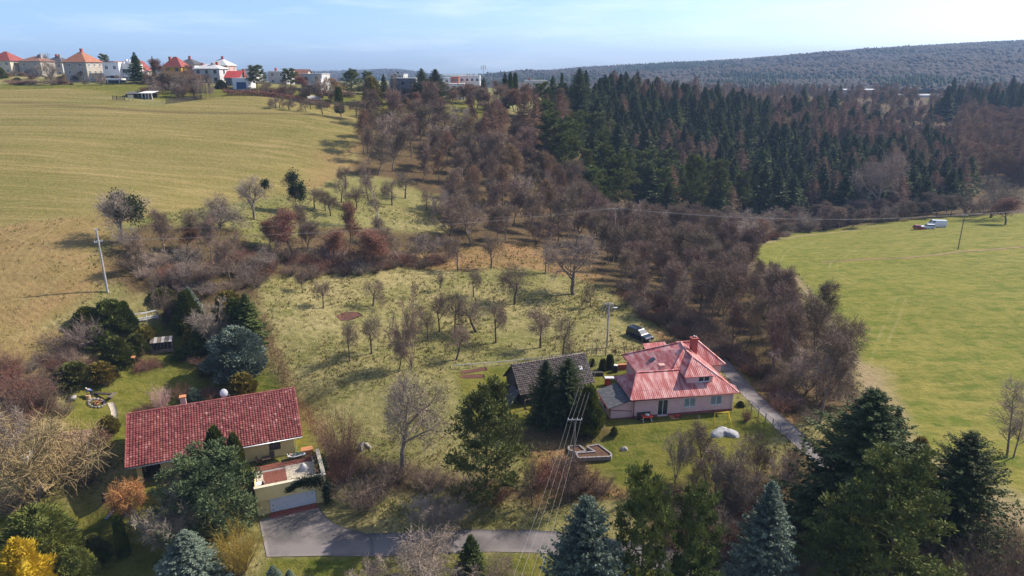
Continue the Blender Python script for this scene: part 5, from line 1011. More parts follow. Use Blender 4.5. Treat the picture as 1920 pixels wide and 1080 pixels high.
# ------------------------------------------------------------------ vehicles
m_tyre = mat('tyre rubber', (.02, .02, .02), .9); m_rim = mat('wheel rim', (.35, .35, .36), .35, metal=.8); m_light = mat('headlight glass', (.7, .7, .72), .15); m_rlight = mat('tail light', (.45, .02, .02), .3)
def car(label, cat, base, rot, paint, L=4.6, W=1.85, H=1.65, kind='mpv', name='parked_car', group=None, plate=True):
    o = empty(name, base, rot); tag(o, label, cat, group); hl = L/2; hood = {'mpv': .30, 'suv': .33, 'car': .36, 'van': .14}[kind]; hz = H*{'mpv': .60, 'suv': .60, 'car': .60, 'van': .62}[kind]
    b = MB(); prof = [(-hl, .35), (-hl, hz*.92), (-hl+.12, hz), (hl-L*hood*.92, hz), (hl-.35, hz*.84), (hl-.04, hz*.66), (hl, .34), (hl-.15, .22), (-hl+.15, .22)]
    n = len(prof); b.add([(x, -W/2, z) for x, z in prof]+[(x, W/2, z) for x, z in prof], [tuple(range(n)), tuple(range(n, 2*n))[::-1]]+[(i, i+n, (i+1) % n+n, (i+1) % n) for i in range(n)]); b.build('body', paint, o, bevel=.10)
    rear = {'mpv': .10, 'suv': .12, 'car': .55, 'van': .03}[kind]; c = [(-hl+.06, hz-.02), (-hl+.06+rear, H), (hl-L*hood-.75 if kind != 'van' else hl-1.15, H), (hl-L*hood+.25 if kind != 'van' else hl-.35, hz-.02)]
    tw = .16; zz = lambda z: tw*(z-hz)/(H-hz); b = MB(); b.add([(x, -W/2+.05+max(0, zz(z)), z) for x, z in c]+[(x, W/2-.05-max(0, zz(z)), z) for x, z in c], [(3, 2, 1, 0), (4, 5, 6, 7), (0, 1, 5, 4), (1, 2, 6, 5), (2, 3, 7, 6)]); b.build('cabin', paint, o, bevel=.05)
    def lerp(p, q, f): return (p[0]+(q[0]-p[0])*f, p[1]+(q[1]-p[1])*f)
    f0, f1 = .14, .82; z0, z1 = hz+(H-hz)*f0, hz+(H-hz)*f1; xa0, xa1 = lerp(c[0], c[1], f0)[0], lerp(c[0], c[1], f1)[0]; xb0, xb1 = lerp(c[3], c[2], f0)[0], lerp(c[3], c[2], f1)[0]
    for s in (-1, 1):
        y = lambda z: s*(W/2-.05-zz(z)+.012); g = [0.03, .35, .68, .95] if kind != 'van' else [.74, .95]
        for k in range(len(g)-1):
            u0, u1 = g[k]+.012, g[k+1]-.012; b = MB(); q = [(xa0+(xb0-xa0)*u0, y(z0), z0), (xa0+(xb0-xa0)*u1, y(z0), z0), (xa1+(xb1-xa1)*u1, y(z1), z1), (xa1+(xb1-xa1)*u0, y(z1), z1)]; b.add(q+[(x, yy-s*.03, z) for x, yy, z in q], [(0, 1, 2, 3), (7, 6, 5, 4), (0, 4, 5, 1), (1, 5, 6, 2), (2, 6, 7, 3), (3, 7, 4, 0)]); b.build('side_window', m_glass, o)
    for nm, p0, p1, off in (('windscreen', (xb0, z0), (xb1, z1), .015), ('rear_window', (xa0, z0), (xa1, z1), -.015)):
        if nm == 'rear_window' and kind == 'van': continue
        b = MB(); w0, w1 = W/2-.14, W/2-.22; b.add([(p0[0]+off, -w0, p0[1]), (p0[0]+off, w0, p0[1]), (p1[0]+off, w1, p1[1]), (p1[0]+off, -w1, p1[1])]+[(p0[0]-off*2, -w0, p0[1]), (p0[0]-off*2, w0, p0[1]), (p1[0]-off*2, w1, p1[1]), (p1[0]-off*2, -w1, p1[1])], [(0, 1, 2, 3), (7, 6, 5, 4), (0, 4, 5, 1), (2, 6, 7, 3), (1, 5, 6, 2), (3, 7, 4, 0)]); b.build(nm, m_glass, o)
    for x in (-hl+.78, hl-.85):
        for s in (-1, 1): b = MB(); y = s*(W/2-.10); b.tube([(x, y-.11, .33), (x, y+.11, .33)], .33, 16); t = b.build('wheel', m_tyre, o, True); b = MB(); b.tube([(x, s*(W/2-.02), .33), (x, s*(W/2+.015), .33)], .20, 12); b.build('rim', m_rim, t)
    for s in (-1, 1):
        b = MB(); b.box(hl-.22, hl-.06, s*(W/2-.28)-.18, s*(W/2-.28)+.18, hz*.66, hz*.80); b.build('headlight', m_light, o, bevel=.03); b = MB(); b.box(-hl-.01, -hl+.08, s*(W/2-.18)-.12, s*(W/2-.18)+.12, hz*.68, hz*.92); b.build('tail_light', m_rlight, o); b = MB(); b.box(hl-L*hood-.05, hl-L*hood+.12, s*(W/2+.09)-.10, s*(W/2+.09)+.10, hz+.02, hz+.18); b.build('mirror', paint, o, bevel=.03)
    b = MB(); b.box(hl-.06, hl+.012, -.55, .55, .42, .58); b.build('grille', m_black, o); b = MB(); b.box(hl+.013, hl+.03, -.26, .26, .34, .44); b.build('number_plate', m_white, o)
    return o
m_navy = mat('black blue car paint', (.012, .018, .032), .12, spec=.7); m_redc = mat('red car paint', (.36, .03, .025), .18, spec=.6); m_silver = mat('white car paint', (.72, .72, .73), .2, spec=.6)
B = G(1199, 634); o = car('dark blue black people carrier parked on the orchard grass', 'car', B, R(-53), m_navy, 4.7, 1.9, 1.72)
vg = None
B = G(1724, 430); car('small red car leftmost of three parked on the meadow edge', 'car', B, R(-20), m_redc, 4.2, 1.75, 1.42, 'car')
B = G(1738, 429); car('white estate car between the red car and the white van', 'car', B, R(165), m_silver, 4.5, 1.85, 1.65, 'suv')
B = G(1756, 426); car('white windowless van on the meadow edge beside parked cars', 'van', B, R(168), m_silver, 5.6, 2.05, 2.5, 'van', name='van')

# ------------------------------------------------------------------ people
m_skin = mat('skin', (.48, .29, .21), .7); m_blue_c = mat('blue shirt', (.05, .16, .46), .85); m_navy_c = mat('dark trousers', (.03, .035, .05), .9); m_grn_c = mat('green clothes', (.06, .13, .10), .9); m_hairg = mat('white hair', (.62, .60, .57), .9); m_haird = mat('dark hair', (.035, .022, .016), .8)
def skin(name, pts, edges, rad, m, parent=None, sub=2, root=0):
    me = bpy.data.meshes.new(name); me.from_pydata([tuple(p) for p in pts], edges, []); me.materials.append(m); o = link(name, me, parent); md = o.modifiers.new('skin', 'SKIN'); md.use_smooth_shade = True
    for i, r in enumerate(rad): me.skin_vertices[0].data[i].radius = r if isinstance(r, tuple) else (r, r)
    me.skin_vertices[0].data[root].use_root = True; s = o.modifiers.new('sub', 'SUBSURF'); s.levels = s.render_levels = sub; return o
def person(label, base, rot, J, shirt, trousers, hair, mats_=None):
    """J: joints pelvis chest neck head, l/r shoulder elbow wrist hand, l/r hip knee ankle toe"""
    o = empty('person', base, rot); tag(o, label, 'person'); k = ['pelvis', 'belly', 'chest', 'neck', 'jaw', 'head', 'crown', 'ls', 'le', 'lw', 'lh', 'rs', 're', 'rw', 'rh', 'lp', 'lk', 'la', 'lt', 'rp', 'rk', 'ra', 'rt']; ix = {n: i for i, n in enumerate(k)}
    E = [('pelvis', 'belly'), ('belly', 'chest'), ('chest', 'neck'), ('neck', 'jaw'), ('jaw', 'head'), ('head', 'crown'), ('chest', 'ls'), ('ls', 'le'), ('le', 'lw'), ('lw', 'lh'), ('chest', 'rs'), ('rs', 're'), ('re', 'rw'), ('rw', 'rh'), ('pelvis', 'lp'), ('lp', 'lk'), ('lk', 'la'), ('la', 'lt'), ('pelvis', 'rp'), ('rp', 'rk'), ('rk', 'ra'), ('ra', 'rt')]
    rd = dict(pelvis=.14, belly=.135, chest=.15, neck=.058, jaw=.085, head=.10, crown=.075, ls=.065, le=.045, lw=.032, lh=.036, lp=.09, lk=.06, la=.042, lt=.035); rd.update({'r'+n[1:]: rd[n] for n in ('ls', 'le', 'lw', 'lh', 'lp', 'lk', 'la', 'lt')})
    skin('body', [J[n] for n in k], [(ix[a], ix[b_]) for a, b_ in E], [rd[n] for n in k], m_skin, o)
    def part(nm, names, m, grow): sx = {n: i for i, n in enumerate(names)}; skin(nm, [J[n] for n in names], [(sx[a], sx[b_]) for a, b_ in E if a in sx and b_ in sx], [rd[n]+grow for n in names], m, o)
    part('shirt', ['pelvis', 'belly', 'chest', 'ls', 'le', 'rs', 're'], shirt, .022); part('trousers', ['pelvis', 'lp', 'lk', 'la', 'rp', 'rk', 'ra'], trousers, .024)
    h = Vector(J['head']); c_ = Vector(J['crown']); up = (c_-Vector(J['jaw'])).normalized(); q = h+up*.035+Vector(J.get('backdir', (0, .03, 0))); b = MB(); b.ball(q, .112, 12, 8, (1, 1, 1)); b.build('hair', hair, o, True)
    # fingers: four and a thumb on each hand
    for s in 'lr':
        hnd = Vector(J[s+'h']); d = (hnd-Vector(J[s+'w'])).normalized(); sd_ = d.cross(Vector((0, 0, 1))).normalized() if abs(d.z) < .95 else Vector((1, 0, 0)); P_, E2, rr = [hnd-d*.01], [], [.026]
        for f in range(4): a = hnd+sd_*(.026-.017*f)+d*.03; P_ += [a, a+d*(.035+.008*(f in (1, 2)))+Vector((0, 0, -.008))]; E2 += [(0, len(P_)-2), (len(P_)-2, len(P_)-1)]; rr += [.009, .008]
        t = hnd+sd_*.045; P_ += [t, t+d*.03+sd_*.012]; E2 += [(0, len(P_)-2), (len(P_)-2, len(P_)-1)]; rr += [.011, .009]; skin('hand', P_, E2, rr, m_skin, o, 1)
    return o
B = G(173, 745)
Jb = dict(pelvis=(0, .05, .92), belly=(-.10, .03, 1.06), chest=(-.28, 0, 1.20), neck=(-.40, 0, 1.27), jaw=(-.47, 0, 1.28), head=(-.53, 0, 1.31), crown=(-.59, 0, 1.36), ls=(-.31, -.19, 1.17), le=(-.36, -.24, .90), lw=(-.46, -.18, .70), lh=(-.49, -.17, .63), rs=(-.31, .19, 1.17), re=(-.36, .24, .90), rw=(-.46, .18, .70), rh=(-.49, .17, .63), lp=(.0, -.10, .88), lk=(-.06, -.13, .48), la=(.02, -.13, .09), lt=(-.12, -.15, .04), rp=(.0, .15, .88), rk=(-.02, .16, .48), ra=(.10, .16, .09), rt=(-.04, .18, .04), backdir=(.03, 0, .02))
person('white haired person in blue shirt bending over a log block', B, R(12), Jb, m_blue_c, m_navy_c, m_hairg)
lx, ly = -2.3, -.05
lz = 2.0+.30
Jl = dict(pelvis=(0, 0, .16), belly=(-.18, 0, .18), chest=(-.42, 0, .24), neck=(-.58, 0, .32), jaw=(-.64, 0, .36), head=(-.71, 0, .40), crown=(-.80, 0, .44), ls=(-.44, -.19, .22), le=(-.28, -.27, .14), lw=(-.06, -.22, .18), lh=(0, -.20, .19), rs=(-.44, .19, .22), re=(-.30, .27, .14), rw=(-.08, .20, .19), rh=(-.02, .17, .20), lp=(.08, -.10, .15), lk=(.48, -.10, .22), la=(.90, -.11, .12), lt=(.96, -.12, .22), rp=(.08, .10, .15), rk=(.48, .12, .17), ra=(.90, .12, .10), rt=(.96, .14, .20), backdir=(-.03, 0, -.02))
c = hp(-.9, -.15); person('person in dark green lying on the white terrace lounger', (c[0], c[1], 1.96+.36), HA+R(6), Jl, m_grn_c, m_grn_c, m_haird)
o = empty('sun_lounger', (c[0], c[1], 1.96), HA+R(6)); tag(o, 'white cushioned sun lounger by the yellow wall with someone lying on it', 'sun lounger')
b = MB(); b.slab([(-.25, -.33, .40), (1.1, -.33, .40), (1.1, .33, .40), (-.25, .33, .40)], .08); b.slab([(-.95, -.33, .66), (-.26, -.33, .40), (-.26, .33, .40), (-.95, .33, .66)], .08); b.build('cushion', m_white, o)
for x in (-.7, .95):
    for y in (-.28, .28): b = MB(); b.box(x-.03, x+.03, y-.03, y+.03, 0, .31 if x > 0 else .46); b.build('leg', m_wood, o)
b = MB(); b.box(-.9, 1.08, -.31, -.27, .25, .31); b.box(-.9, 1.08, .27, .31, .25, .31); b.box(.3, .36, -.269, .269, .255, .305); b.build('frame', m_wood, o)

# ------------------------------------------------------------------ things on the terrace and in the gardens
def at_h(u, v, z=1.96): c = hp(u, v); return (c[0], c[1], z)
def chair(label, base, rot, m, name='garden_chair'):
    o = empty(name, base, rot); tag(o, label, 'chair', 'wicker chairs on the terrace'); b = MB(); b.box(-.28, .28, -.28, .28, .38, .45); b.build('seat', m, o); b = MB(); b.slab([(-.28, .24, .46), (.28, .24, .46), (.28, .36, .98), (-.28, .36, .98)], .05); b.build('backrest', m, o)
    for x in (-.25, .25):
        for y in (-.25, .25): b = MB(); b.box(x-.025, x+.025, y-.025, y+.025, 0, .38); b.build('leg', m, o)
m_wick = mat('brown wicker', (.19, .125, .085), .9, (.12, .08, .055), 12, .01)
chair('brown wicker chair at the left side of the terrace table', at_h(-4.95, .05), HA+R(75), m_wick); chair('brown wicker chair behind the terrace table by the wall', at_h(-3.6, .5), HA+R(-15), m_wick)
o = empty('terrace_table', at_h(-4.2, .0), HA); tag(o, 'small brown table between wicker chairs on the terrace', 'table'); b = MB(); b.box(-.5, .5, -.4, .4, .68, .73); b.build('tabletop', m_wick, o)
for x in (-.42, .42):
    for y in (-.32, .32): b = MB(); b.box(x-.03, x+.03, y-.03, y+.03, 0, .68); b.build('leg', m_wick, o)
o = empty('wooden_box', at_h(.55, .55), HA); tag(o, 'orange wooden storage box at the terrace corner', 'box'); b = MB(); b.box(-.75, .55, -.45, .4, 0, .55); b.build('body', m_terra, o, bevel=.02); b = MB(); b.box(-.79, .59, -.49, .44, .552, .61); b.build('lid', m_terra, o)
o = empty('covered_parasol', at_h(-.35, -3.0, 1.95), HA); tag(o, 'white cloth cone covering something on the gravel terrace', 'cover'); b = MB(); n = 18
pts = [(rr*(1+.10*math.cos(a*5)+.05*math.sin(a*9))*math.cos(a), rr*(1+.10*math.cos(a*5))*math.sin(a), z) for rr, z in ((.55, 0), (.48, .22), (.30, .55), (.15, .75), (.04, .85)) for a in np.linspace(0, 2*math.pi, n+1)[:-1]]
b.add(pts, [(i*n+k, i*n+(k+1) % n, (i+1)*n+(k+1) % n, (i+1)*n+k) for i in range(4) for k in range(n)]+[tuple(range(4*n, 5*n))]); b.build('cloth', m_greyr, o, True)
o = empty('white_bench', at_h(-5.2, -4.9), HA); tag(o, 'white slatted bench at the left terrace corner', 'bench')
for k in range(4): b = MB(); b.box(-.4, .5, -.35+k*.2, -.2+k*.2, .42, .46); b.build('slat', m_white, o)
for x in (-.35, .42): b = MB(); b.box(x, x+.06, -.33, .4, 0, .418); b.build('leg', m_white, o)
o = empty('vase', at_h(-4.85, -5.35), HA); tag(o, 'tall dark vase beside the white bench', 'vase'); b = MB(); b.tube([(0, 0, 0), (0, 0, .25), (0, 0, .55), (0, 0, .75), (0, 0, .9)], [.13, .2, .2, .1, .13], 12); b.build('body', m_brown, o, True)
for k in range(5):
    o = empty('planter', at_h(1.05, -5.2+k*1.05, 1.96), HA); tag(o, 'white planter box %s along the right terrace edge' % ('nearest the garage front', 'second from the garage front', 'in the middle', 'second from the house', 'nearest the house')[k], 'planter', 'white planters on the terrace'); b = MB(); b.box(-.25, .25, -.48, .48, 0, .55); b.build('trough', m_white, o, bevel=.02); b = MB(); b.box(-.2, .2, -.43, .43, .551, .57); b.build('soil', m_soil, o)
    np.random.seed(60+k); P = np.random.normal(0, 1, (160, 3))*np.array([.17, .30, .10])+np.array([0, 0, .68]); V, F = leaf_tris(P, np.random.normal(0, 1, P.shape)+np.array([0, 0, .8]), .16, .5); q = link('plant', npmesh('plant', V, F, [(m_two, m_goldd, m_shrub, m_twr, m_goldd)[k]]), o)
for k in range(4):
    o = empty('planter', at_h(-4.0+k*1.3, -6.0, 1.96), HA); tag(o, 'low planter with %s behind the garage parapet' % ('straw coloured grass', 'orange dry grass', 'yellow green herbs', 'red brown stonecrop')[k], 'planter', 'planters behind the parapet'); b = MB(); b.box(-.5, .5, -.15, .15, 0, .4); b.build('trough', m_concrete, o)
    np.random.seed(70+k); P = np.random.normal(0, 1, (150, 3))*np.array([.35, .13, .10])+np.array([0, 0, .6]); V, F = leaf_tris(P, np.random.normal(0, 1, P.shape)*.6+np.array([0, 0, 1.2]), .22, .3); link('plant', npmesh('plant', V, F, [(m_twg, m_two, m_goldd, m_twr)[k]]), o)
# raised beds in an L
m_block = mat('grey edging blocks', (.30, .265, .255), .9, (.21, .185, .18), 3, .01)
def bed(label, poly):
    Q = pxpoly(poly); c = Q.mean(0); z = max(q[2] for q in Q)+.20; o = empty('raised_bed', (c[0], c[1], z)); tag(o, label, 'raised bed'); L = [(q[0]-c[0], q[1]-c[1]) for q in Q]; b = MB(); b.prism(L, -.6, -.08); b.build('soil', m_soil, o)
    for i in range(len(L)):
        a, e = Vector((*L[i], 0)), Vector((*L[(i+1) % len(L)], 0)); n = max(1, int((e-a).length/.5)); st = (e-a)/n
        for k in range(n): b = MB(); b.bar(a+st*k+st*.03, a+st*(k+1)-st*.03, .2, .5+random.uniform(-.015, .015)); b.v = [(x, y, zz-.18) for x, y, zz in b.v]; b.build('block', m_block, o)
bed('large L shaped raised bed of grey blocks with dark soil', [(1100, 842), (1122, 836), (1146, 858), (1144, 864), (1084, 868), (1080, 857), (1116, 853)])
bed('small raised bed of grey blocks left of the L shaped bed', [(1066, 840), (1086, 838), (1098, 851), (1080, 854), (1066, 848)])
# before the pink house
def at_p(u, v): c = pp(u, v); return (c[0], c[1], h1(*c))
o = empty('garden_table', at_p(1.7, -.9), PA); tag(o, 'red topped garden table at the pink wall', 'table'); b = MB(); b.box(-.7, .7, -.4, .4, .7, .75); b.build('tabletop', m_redp, o)
for x in (-.6, .6): b = MB(); b.bar((x, -.35, 0), (x*.8, .3, .7), .06); b.bar((x, .35, 0), (x*.8, -.3, .7), .06); b.build('leg', m_white, o)
o = empty('bowl', (o.location.x, o.location.y, o.location.z+.752)); tag(o, 'white bowl on the red garden table', 'bowl'); b = MB(); b.tube([(0, 0, 0), (0, 0, .12), (0, 0, .2)], [.12, .28, .32], 14); b.build('body', m_white, o, True)
o = empty('garden_bench', at_p(1.5, -.35), PA); tag(o, 'dark wooden bench against the pink wall behind the table', 'bench'); b = MB(); b.box(-.9, .9, -.2, .2, .4, .45); b.build('seat', m_wooddk, o); b = MB(); b.box(-.9, .9, .2, .25, .5, .9); b.build('backrest', m_wooddk, o)
for x in (-.8, .75): b = MB(); b.box(x, x+.06, -.2, .2, 0, .4); b.build('leg', m_wooddk, o)
o = empty('toy_car', at_p(6.0, -.6), PA); tag(o, 'small orange plastic toy on the grass by the doorstep', 'toy'); b = MB(); b.box(-.35, .35, -.2, .2, .1, .35); b.build('body', m_redp, o, bevel=.06); 
for x in (-.22, .22): b = MB(); b.tube([(x, -.24, .12), (x, .24, .12)], .12, 10); b.build('wheel', m_black, o)
# yellow frame and white tarpaulin heap
A = G(1338, 797); B = G(1364, 795); o = empty('goal_frame', A, math.atan2(B[1]-A[1], B[0]-A[0])); tag(o, 'yellow metal frame on the grass before the pink house', 'frame'); w = float(np.hypot(*(B-A)[:2])); b = MB(); b.tube([(0, 0, -.3), (0, 0, 1.7)], .05, 8); b.build('post', m_yellowp, o, True); b = MB(); b.tube([(w, 0, -.3), (w, 0, 1.7)], .05, 8); b.build('post', m_yellowp, o, True); b = MB(); b.tube([(-.05, 0, 1.72), (w+.05, 0, 1.72)], .05, 8); b.build('crossbar', m_yellowp, o, True); b = MB(); b.tube([(w, 0, 1.6), (w+.1, -1.2, .0)], .04, 8); b.build('strut', m_yellowp, o, True)
def heap(name, label, cat, px, py, w, d, h, m, seed, n=9, rough=.25):
    g = np.random.RandomState(seed); B = G(px, py); o = empty(name, B); tag(o, label, cat); V = []; K = 26
    for i in range(8):
        f = i/7
        for k in range(K): a = 2*math.pi*k/K; r = (1-f)**.75*(1+rough*(math.sin(3*a+seed)+.6*math.sin(5*a+2*seed+i*.4))*.5)+g.normal(0, .02); V.append((w/2*r*math.cos(a), d/2*r*math.sin(a), h*(1-(1-f)**1.6)+g.normal(0, .03)*h-.1*(i == 0)))
    me = npmesh(name, np.array(V), [np.array([(i*K+k, i*K+(k+1) % K, (i+1)*K+(k+1) % K, (i+1)*K+k) for i in range(7) for k in range(K)])], [m], smooth=True); link('heap', me, o); return o
heap('tarpaulin', 'crumpled white tarpaulin heap behind the yellow frame', 'tarpaulin', 1357, 812, 3.6, 2.2, .65, mat('white tarpaulin cloth', (.46, .45, .45), .85, (.32, .32, .33), 1.5, .08, 3), 3, rough=.55)
heap('soil_heap', 'dark soil heap at the lane near the parked car', 'soil heap', 1279, 634, 2.6, 1.8, .7, m_soil, 5)
heap('rubble_heap', 'pale heap of sacks and rubble under the red brown bush', 'rubble heap', 682, 838, 1.6, 1.2, .6, mat('rubble', (.34, .31, .28), .95, (.16, .14, .12), 4, .1, 8), 8, rough=.8)
heap('stone', 'light boulder on the lawn near the raised beds', 'stone', 1170, 843, 1.0, .7, .45, m_concrete, 9)
def patch(name, label, poly, m, off=.05):
    Q = pxpoly(poly); n = len(Q)//2; L = resample(Q[:n], .4); Rr = resample(Q[n:][::-1], .4); k = max(len(L), len(Rr)); f = lambda A: np.stack([np.interp(np.linspace(0, 1, k), np.linspace(0, 1, len(A)), A[:, j]) for j in range(2)], 1); return ribbon(name, f(L), f(Rr), m, label, off, 5)
m_mulch = mat('red bark mulch', (.13, .048, .038), .95, (.085, .04, .026), 2, .05, 8)
patch('flower_bed', 'red brown mulch patch in the orchard grass', [(630, 592), (648, 584), (672, 586), (680, 592), (660, 600), (640, 602)], m_mulch)
patch('flower_bed', 'long dug soil strip below the pale rail', [(862, 697), (885, 693), (912, 689), (914, 694), (890, 698), (866, 702)], m_mulch)
patch('flower_bed', 'second dug soil patch beside the barn', [(862, 705), (885, 702), (908, 703), (910, 708), (890, 710), (866, 709)], m_mulch)
# left garden furniture
B = G(306, 660); o = empty('garden_shelter', B, R(18)); tag(o, 'weathered wooden lattice shelter with slatted roof in the left garden', 'shelter')
for k in range(6): b = MB(); x = -1.5+k*.5; b.slab([(x, -.6, 1.75), (x+.44, -.6, 1.75), (x+.44, .7, 2.15), (x, .7, 2.15)], .05); b.build('slat', m_pole if k % 2 else m_wood, o)
b = MB(); b.box(-1.45, 1.45, .45, .52, 0, 1.9); b.build('back_wall', m_wooddk, o)
for k in range(6): b = MB(); b.bar((-1.4+k*.5, -.42, .1), (-.9+k*.45, -.42, 1.7), .07); b.build('lattice_bar', m_wood, o)
for x in (-1.4, 1.34): b = MB(); b.box(x, x+.1, -.5, -.4, -.3, 1.75); b.build('post', m_wood, o)
b = MB(); b.box(-1.4, 1.4, -.55, -.1, .1, .45); b.build('bench_seat', m_wood, o)
B = G(253, 690); o = empty('nesting_box', B); tag(o, 'brown nesting box on a post beside the brown mound bush', 'nesting box'); b = MB(); b.box(-.05, .05, -.05, .05, -.2, 1.3); b.build('post', m_brown, o); b = MB(); b.box(-.2, .2, -.2, .2, 1.3, 1.65); b.build('box', m_brown, o); b = MB(); b.slab([(-.28, -.28, 1.66), (.28, -.28, 1.66), (.28, .28, 1.75), (-.28, .28, 1.75)], .04); b.build('lid', m_terra, o)
B = G(197, 746); o = empty('work_bench', B, R(-8)); tag(o, 'long dark timber bench beside the person in blue', 'bench'); b = MB(); b.box(-1.4, 1.0, -.2, .2, .55, .68); b.build('beam', m_wooddk, o); b = MB(); b.slab([(.9, -.75, .55), (1.5, -.75, .55), (1.35, .6, .62), (.85, .6, .62)], .1); b.build('side_board', m_wood, o)
for x in (-1.2, .7): b = MB(); b.box(x, x+.12, -.2, .2, -.1, .55); b.build('leg', m_wooddk, o)
B = G(166, 747); o = empty('chopping_block', B); tag(o, 'pale log chopping block in front of the bending person', 'log'); b = MB(); b.tube([(0, 0, -.1), (0, 0, .5)], .32, 14); b.build('trunk', mat('cut wood', (.50, .36, .20), .9, (.38, .26, .14), 8), o)
cB = G(181, 757)
for k in range(14):
    a = k*.449; q = cB+np.array([math.cos(a)*.95, math.sin(a)*.75, 0]); o = empty('stone', (q[0], q[1], h1(q[0], q[1]))); tag(o, 'rounded stone in the ring round the garden fire pit', 'stone', 'stones round the fire pit'); b = MB(); b.ball((0, 0, .1), .2, 8, 5, (random.uniform(.8, 1.2), random.uniform(.8, 1.2), .75)); b.build('rock', m_block, o, True)
o = empty('firewood_pile', cB); tag(o, 'heap of firewood in the stone ring', 'firewood')
for k in range(14): a = random.uniform(0, 3.14); x, y = random.gauss(0, .3), random.gauss(0, .25); b = MB(); b.tube([(x-math.cos(a)*.35, y-math.sin(a)*.35, .08+.03*k), (x+math.cos(a)*.35, y+math.sin(a)*.35, .1+.03*k)], .06, 6); b.build('log', m_wood if k % 2 else m_terra, o)
B = G(137, 751); o = empty('planter_tub', B); tag(o, 'round stone tub with a bare stem on the left lawn', 'planter'); b = MB(); b.tube([(0, 0, 0), (0, 0, .35), (0, 0, .55)], [.3, .42, .5], 14); b.build('tub', m_concrete, o, True); b = MB(); b.tube([(0, 0, .5), (.05, 0, 1.9)], .03, 6); b.build('stem', m_wood, o)
B = G(128, 876); o = empty('shed', B, R(14)); tag(o, 'small garden shed with mottled red tile roof behind the lichen tree', 'shed'); b = MB(); b.box(-1.6, 1.6, 0, 3.0, -.8, 1.7); b.build('wall', m_wooddk, o); tiled('roof_tiles', o, (-1.9, -.4, 1.65), (1.9, -.4, 1.65), (1.9, 3.6, 2.75), (-1.9, 3.6, 2.75), 16, 14, mat('mottled old shed tiles', (.34, .19, .16), .85, (.24, .13, .11), 3), seed=8, thick=.03, curve=.03); b = MB(); b.slab([(-1.9, -.4, 1.65), (1.9, -.4, 1.65), (1.9, 3.6, 2.75), (-1.9, 3.6, 2.75)], .1); b.build('roof_boarding', m_wood, o)
B = G(56, 872); o = empty('white_boards', B, R(60)); tag(o, 'two pale boards leaning in the grass left of the red shed', 'boards')
for k in range(2): b = MB(); b.slab([(-.2+k*.75, 0, .05), (.4+k*.75, 0, .05), (.4+k*.75, 1.5, 1.1), (-.2+k*.75, 1.5, 1.1)], .05); b.build('board', m_white, o)
B = G(172, 1076); o = empty('garden_table', B, R(35)); tag(o, 'brown wooden garden table at the bottom picture edge', 'table')
for k in range(5): b = MB(); b.box(-.8, .8, -.5+k*.2, -.32+k*.2, .72, .76); b.build('plank', m_wood, o)
for x in (-.7, .64):
    for y in (-.42, .36): b = MB(); b.box(x, x+.07, y, y+.07, 0, .718); b.build('leg', m_wood, o)
B = G(237, 966); o = empty('black_pot', B); tag(o, 'small black pot on the grass above the columnar thuja', 'pot'); b = MB(); b.tube([(0, 0, 0), (0, 0, .5)], [.25, .35], 12); b.build('body', m_black, o, True)
B = G(197, 942); o = empty('garden_figure', B); tag(o, 'dark garden figure seated at the bed edge under the lichen tree', 'figure'); b = MB(); b.ball((0, 0, .35), .38, 10, 7, (.8, .7, 1)); b.ball((0, -.05, .98), .22, 10, 7); b.build('body', m_black, o, True)
for k in range(9):
    B = G(200+k*3.6, 972-k*4.2); o = empty('stone', B); tag(o, 'pale stone in the short row across the lower left lawn', 'stone', 'stones in the lawn row'); b = MB(); b.ball((0, 0, .04), .22, 8, 5, (1.2, .8, .5)); b.build('rock', m_concrete, o, True)
B = G(1139, 722); o = empty('water_butt', B); tag(o, 'red container with pale blue lid beside the lean-to', 'container'); b = MB(); b.box(-.4, .4, -.3, .3, 0, 1.1); b.build('body', m_redp, o); b = MB(); b.box(-.45, .9, -.4, .35, 1.12, 1.25); b.build('lid', m_tlight, o)
B = G(1154, 697); o = empty('barrel', B); tag(o, 'black and white barrel on the garden wall end', 'barrel'); b = MB(); b.tube([(0, 0, 0), (0, 0, 1.0)], .35, 12); b.build('body', m_black, o); b = MB(); b.tube([(0, 0, 1.0), (0, 0, 1.12)], .3, 12); b.build('lid', m_white, o)
B = G(1120, 690); o = empty('timber_stack', G(1118, 702)); tag(o, 'stacked dark timber between barn and lean-to', 'timber')
for k in range(6): b = MB(); b.box(-1, 1, -.5+.2*(k % 3), -.32+.2*(k % 3), .25*(k//3), .22+.25*(k//3)); b.build('beam', m_wooddk, o)
w0, w1 = G(1162, 692), G(1196, 690); o = empty('garden_wall', w0, math.atan2(w1[1]-w0[1], w1[0]-w0[0])); tag(o, 'low red brown retaining wall left of the rear pink house', 'wall'); b = MB(); b.box(-.5, 3.4, -.15, .15, -.4, .7); b.build('body', m_plinth, o); b = MB(); b.box(-.55, 3.45, -.2, .2, .702, .78); b.build('coping', m_terra, o)
P = at_depth(590, 187, 262); o = empty('greenhouse', P, R(8)); tag(o, 'low pale cold frame tunnel by the long dark hedge', 'greenhouse'); b = MB(); pts = [(x, 1.0*math.cos(a), 1.5*math.sin(a)) for x in (-2.4, 2.4) for a in np.linspace(0, math.pi, 9)]; b.add(pts, [(k, k+1, k+10, k+9) for k in range(8)]+[tuple(range(9)), tuple(range(9, 18))[::-1]]); b.build('cover', m_greyr, o, True)
B = G(747, 203); o = empty('trailer', at_depth(747, 202, 262)); tag(o, 'small white garden trailer between bare trees below the terrace houses', 'trailer'); b = MB(); b.box(-1.2, 1.2, -.6, .6, .5, 1.2); b.build('body', m_white, o)
for y in (-.65, .55): b = MB(); b.tube([(0, y, .3), (0, y+.1, .3)], .3, 10); b.build('wheel', m_tyre, o)
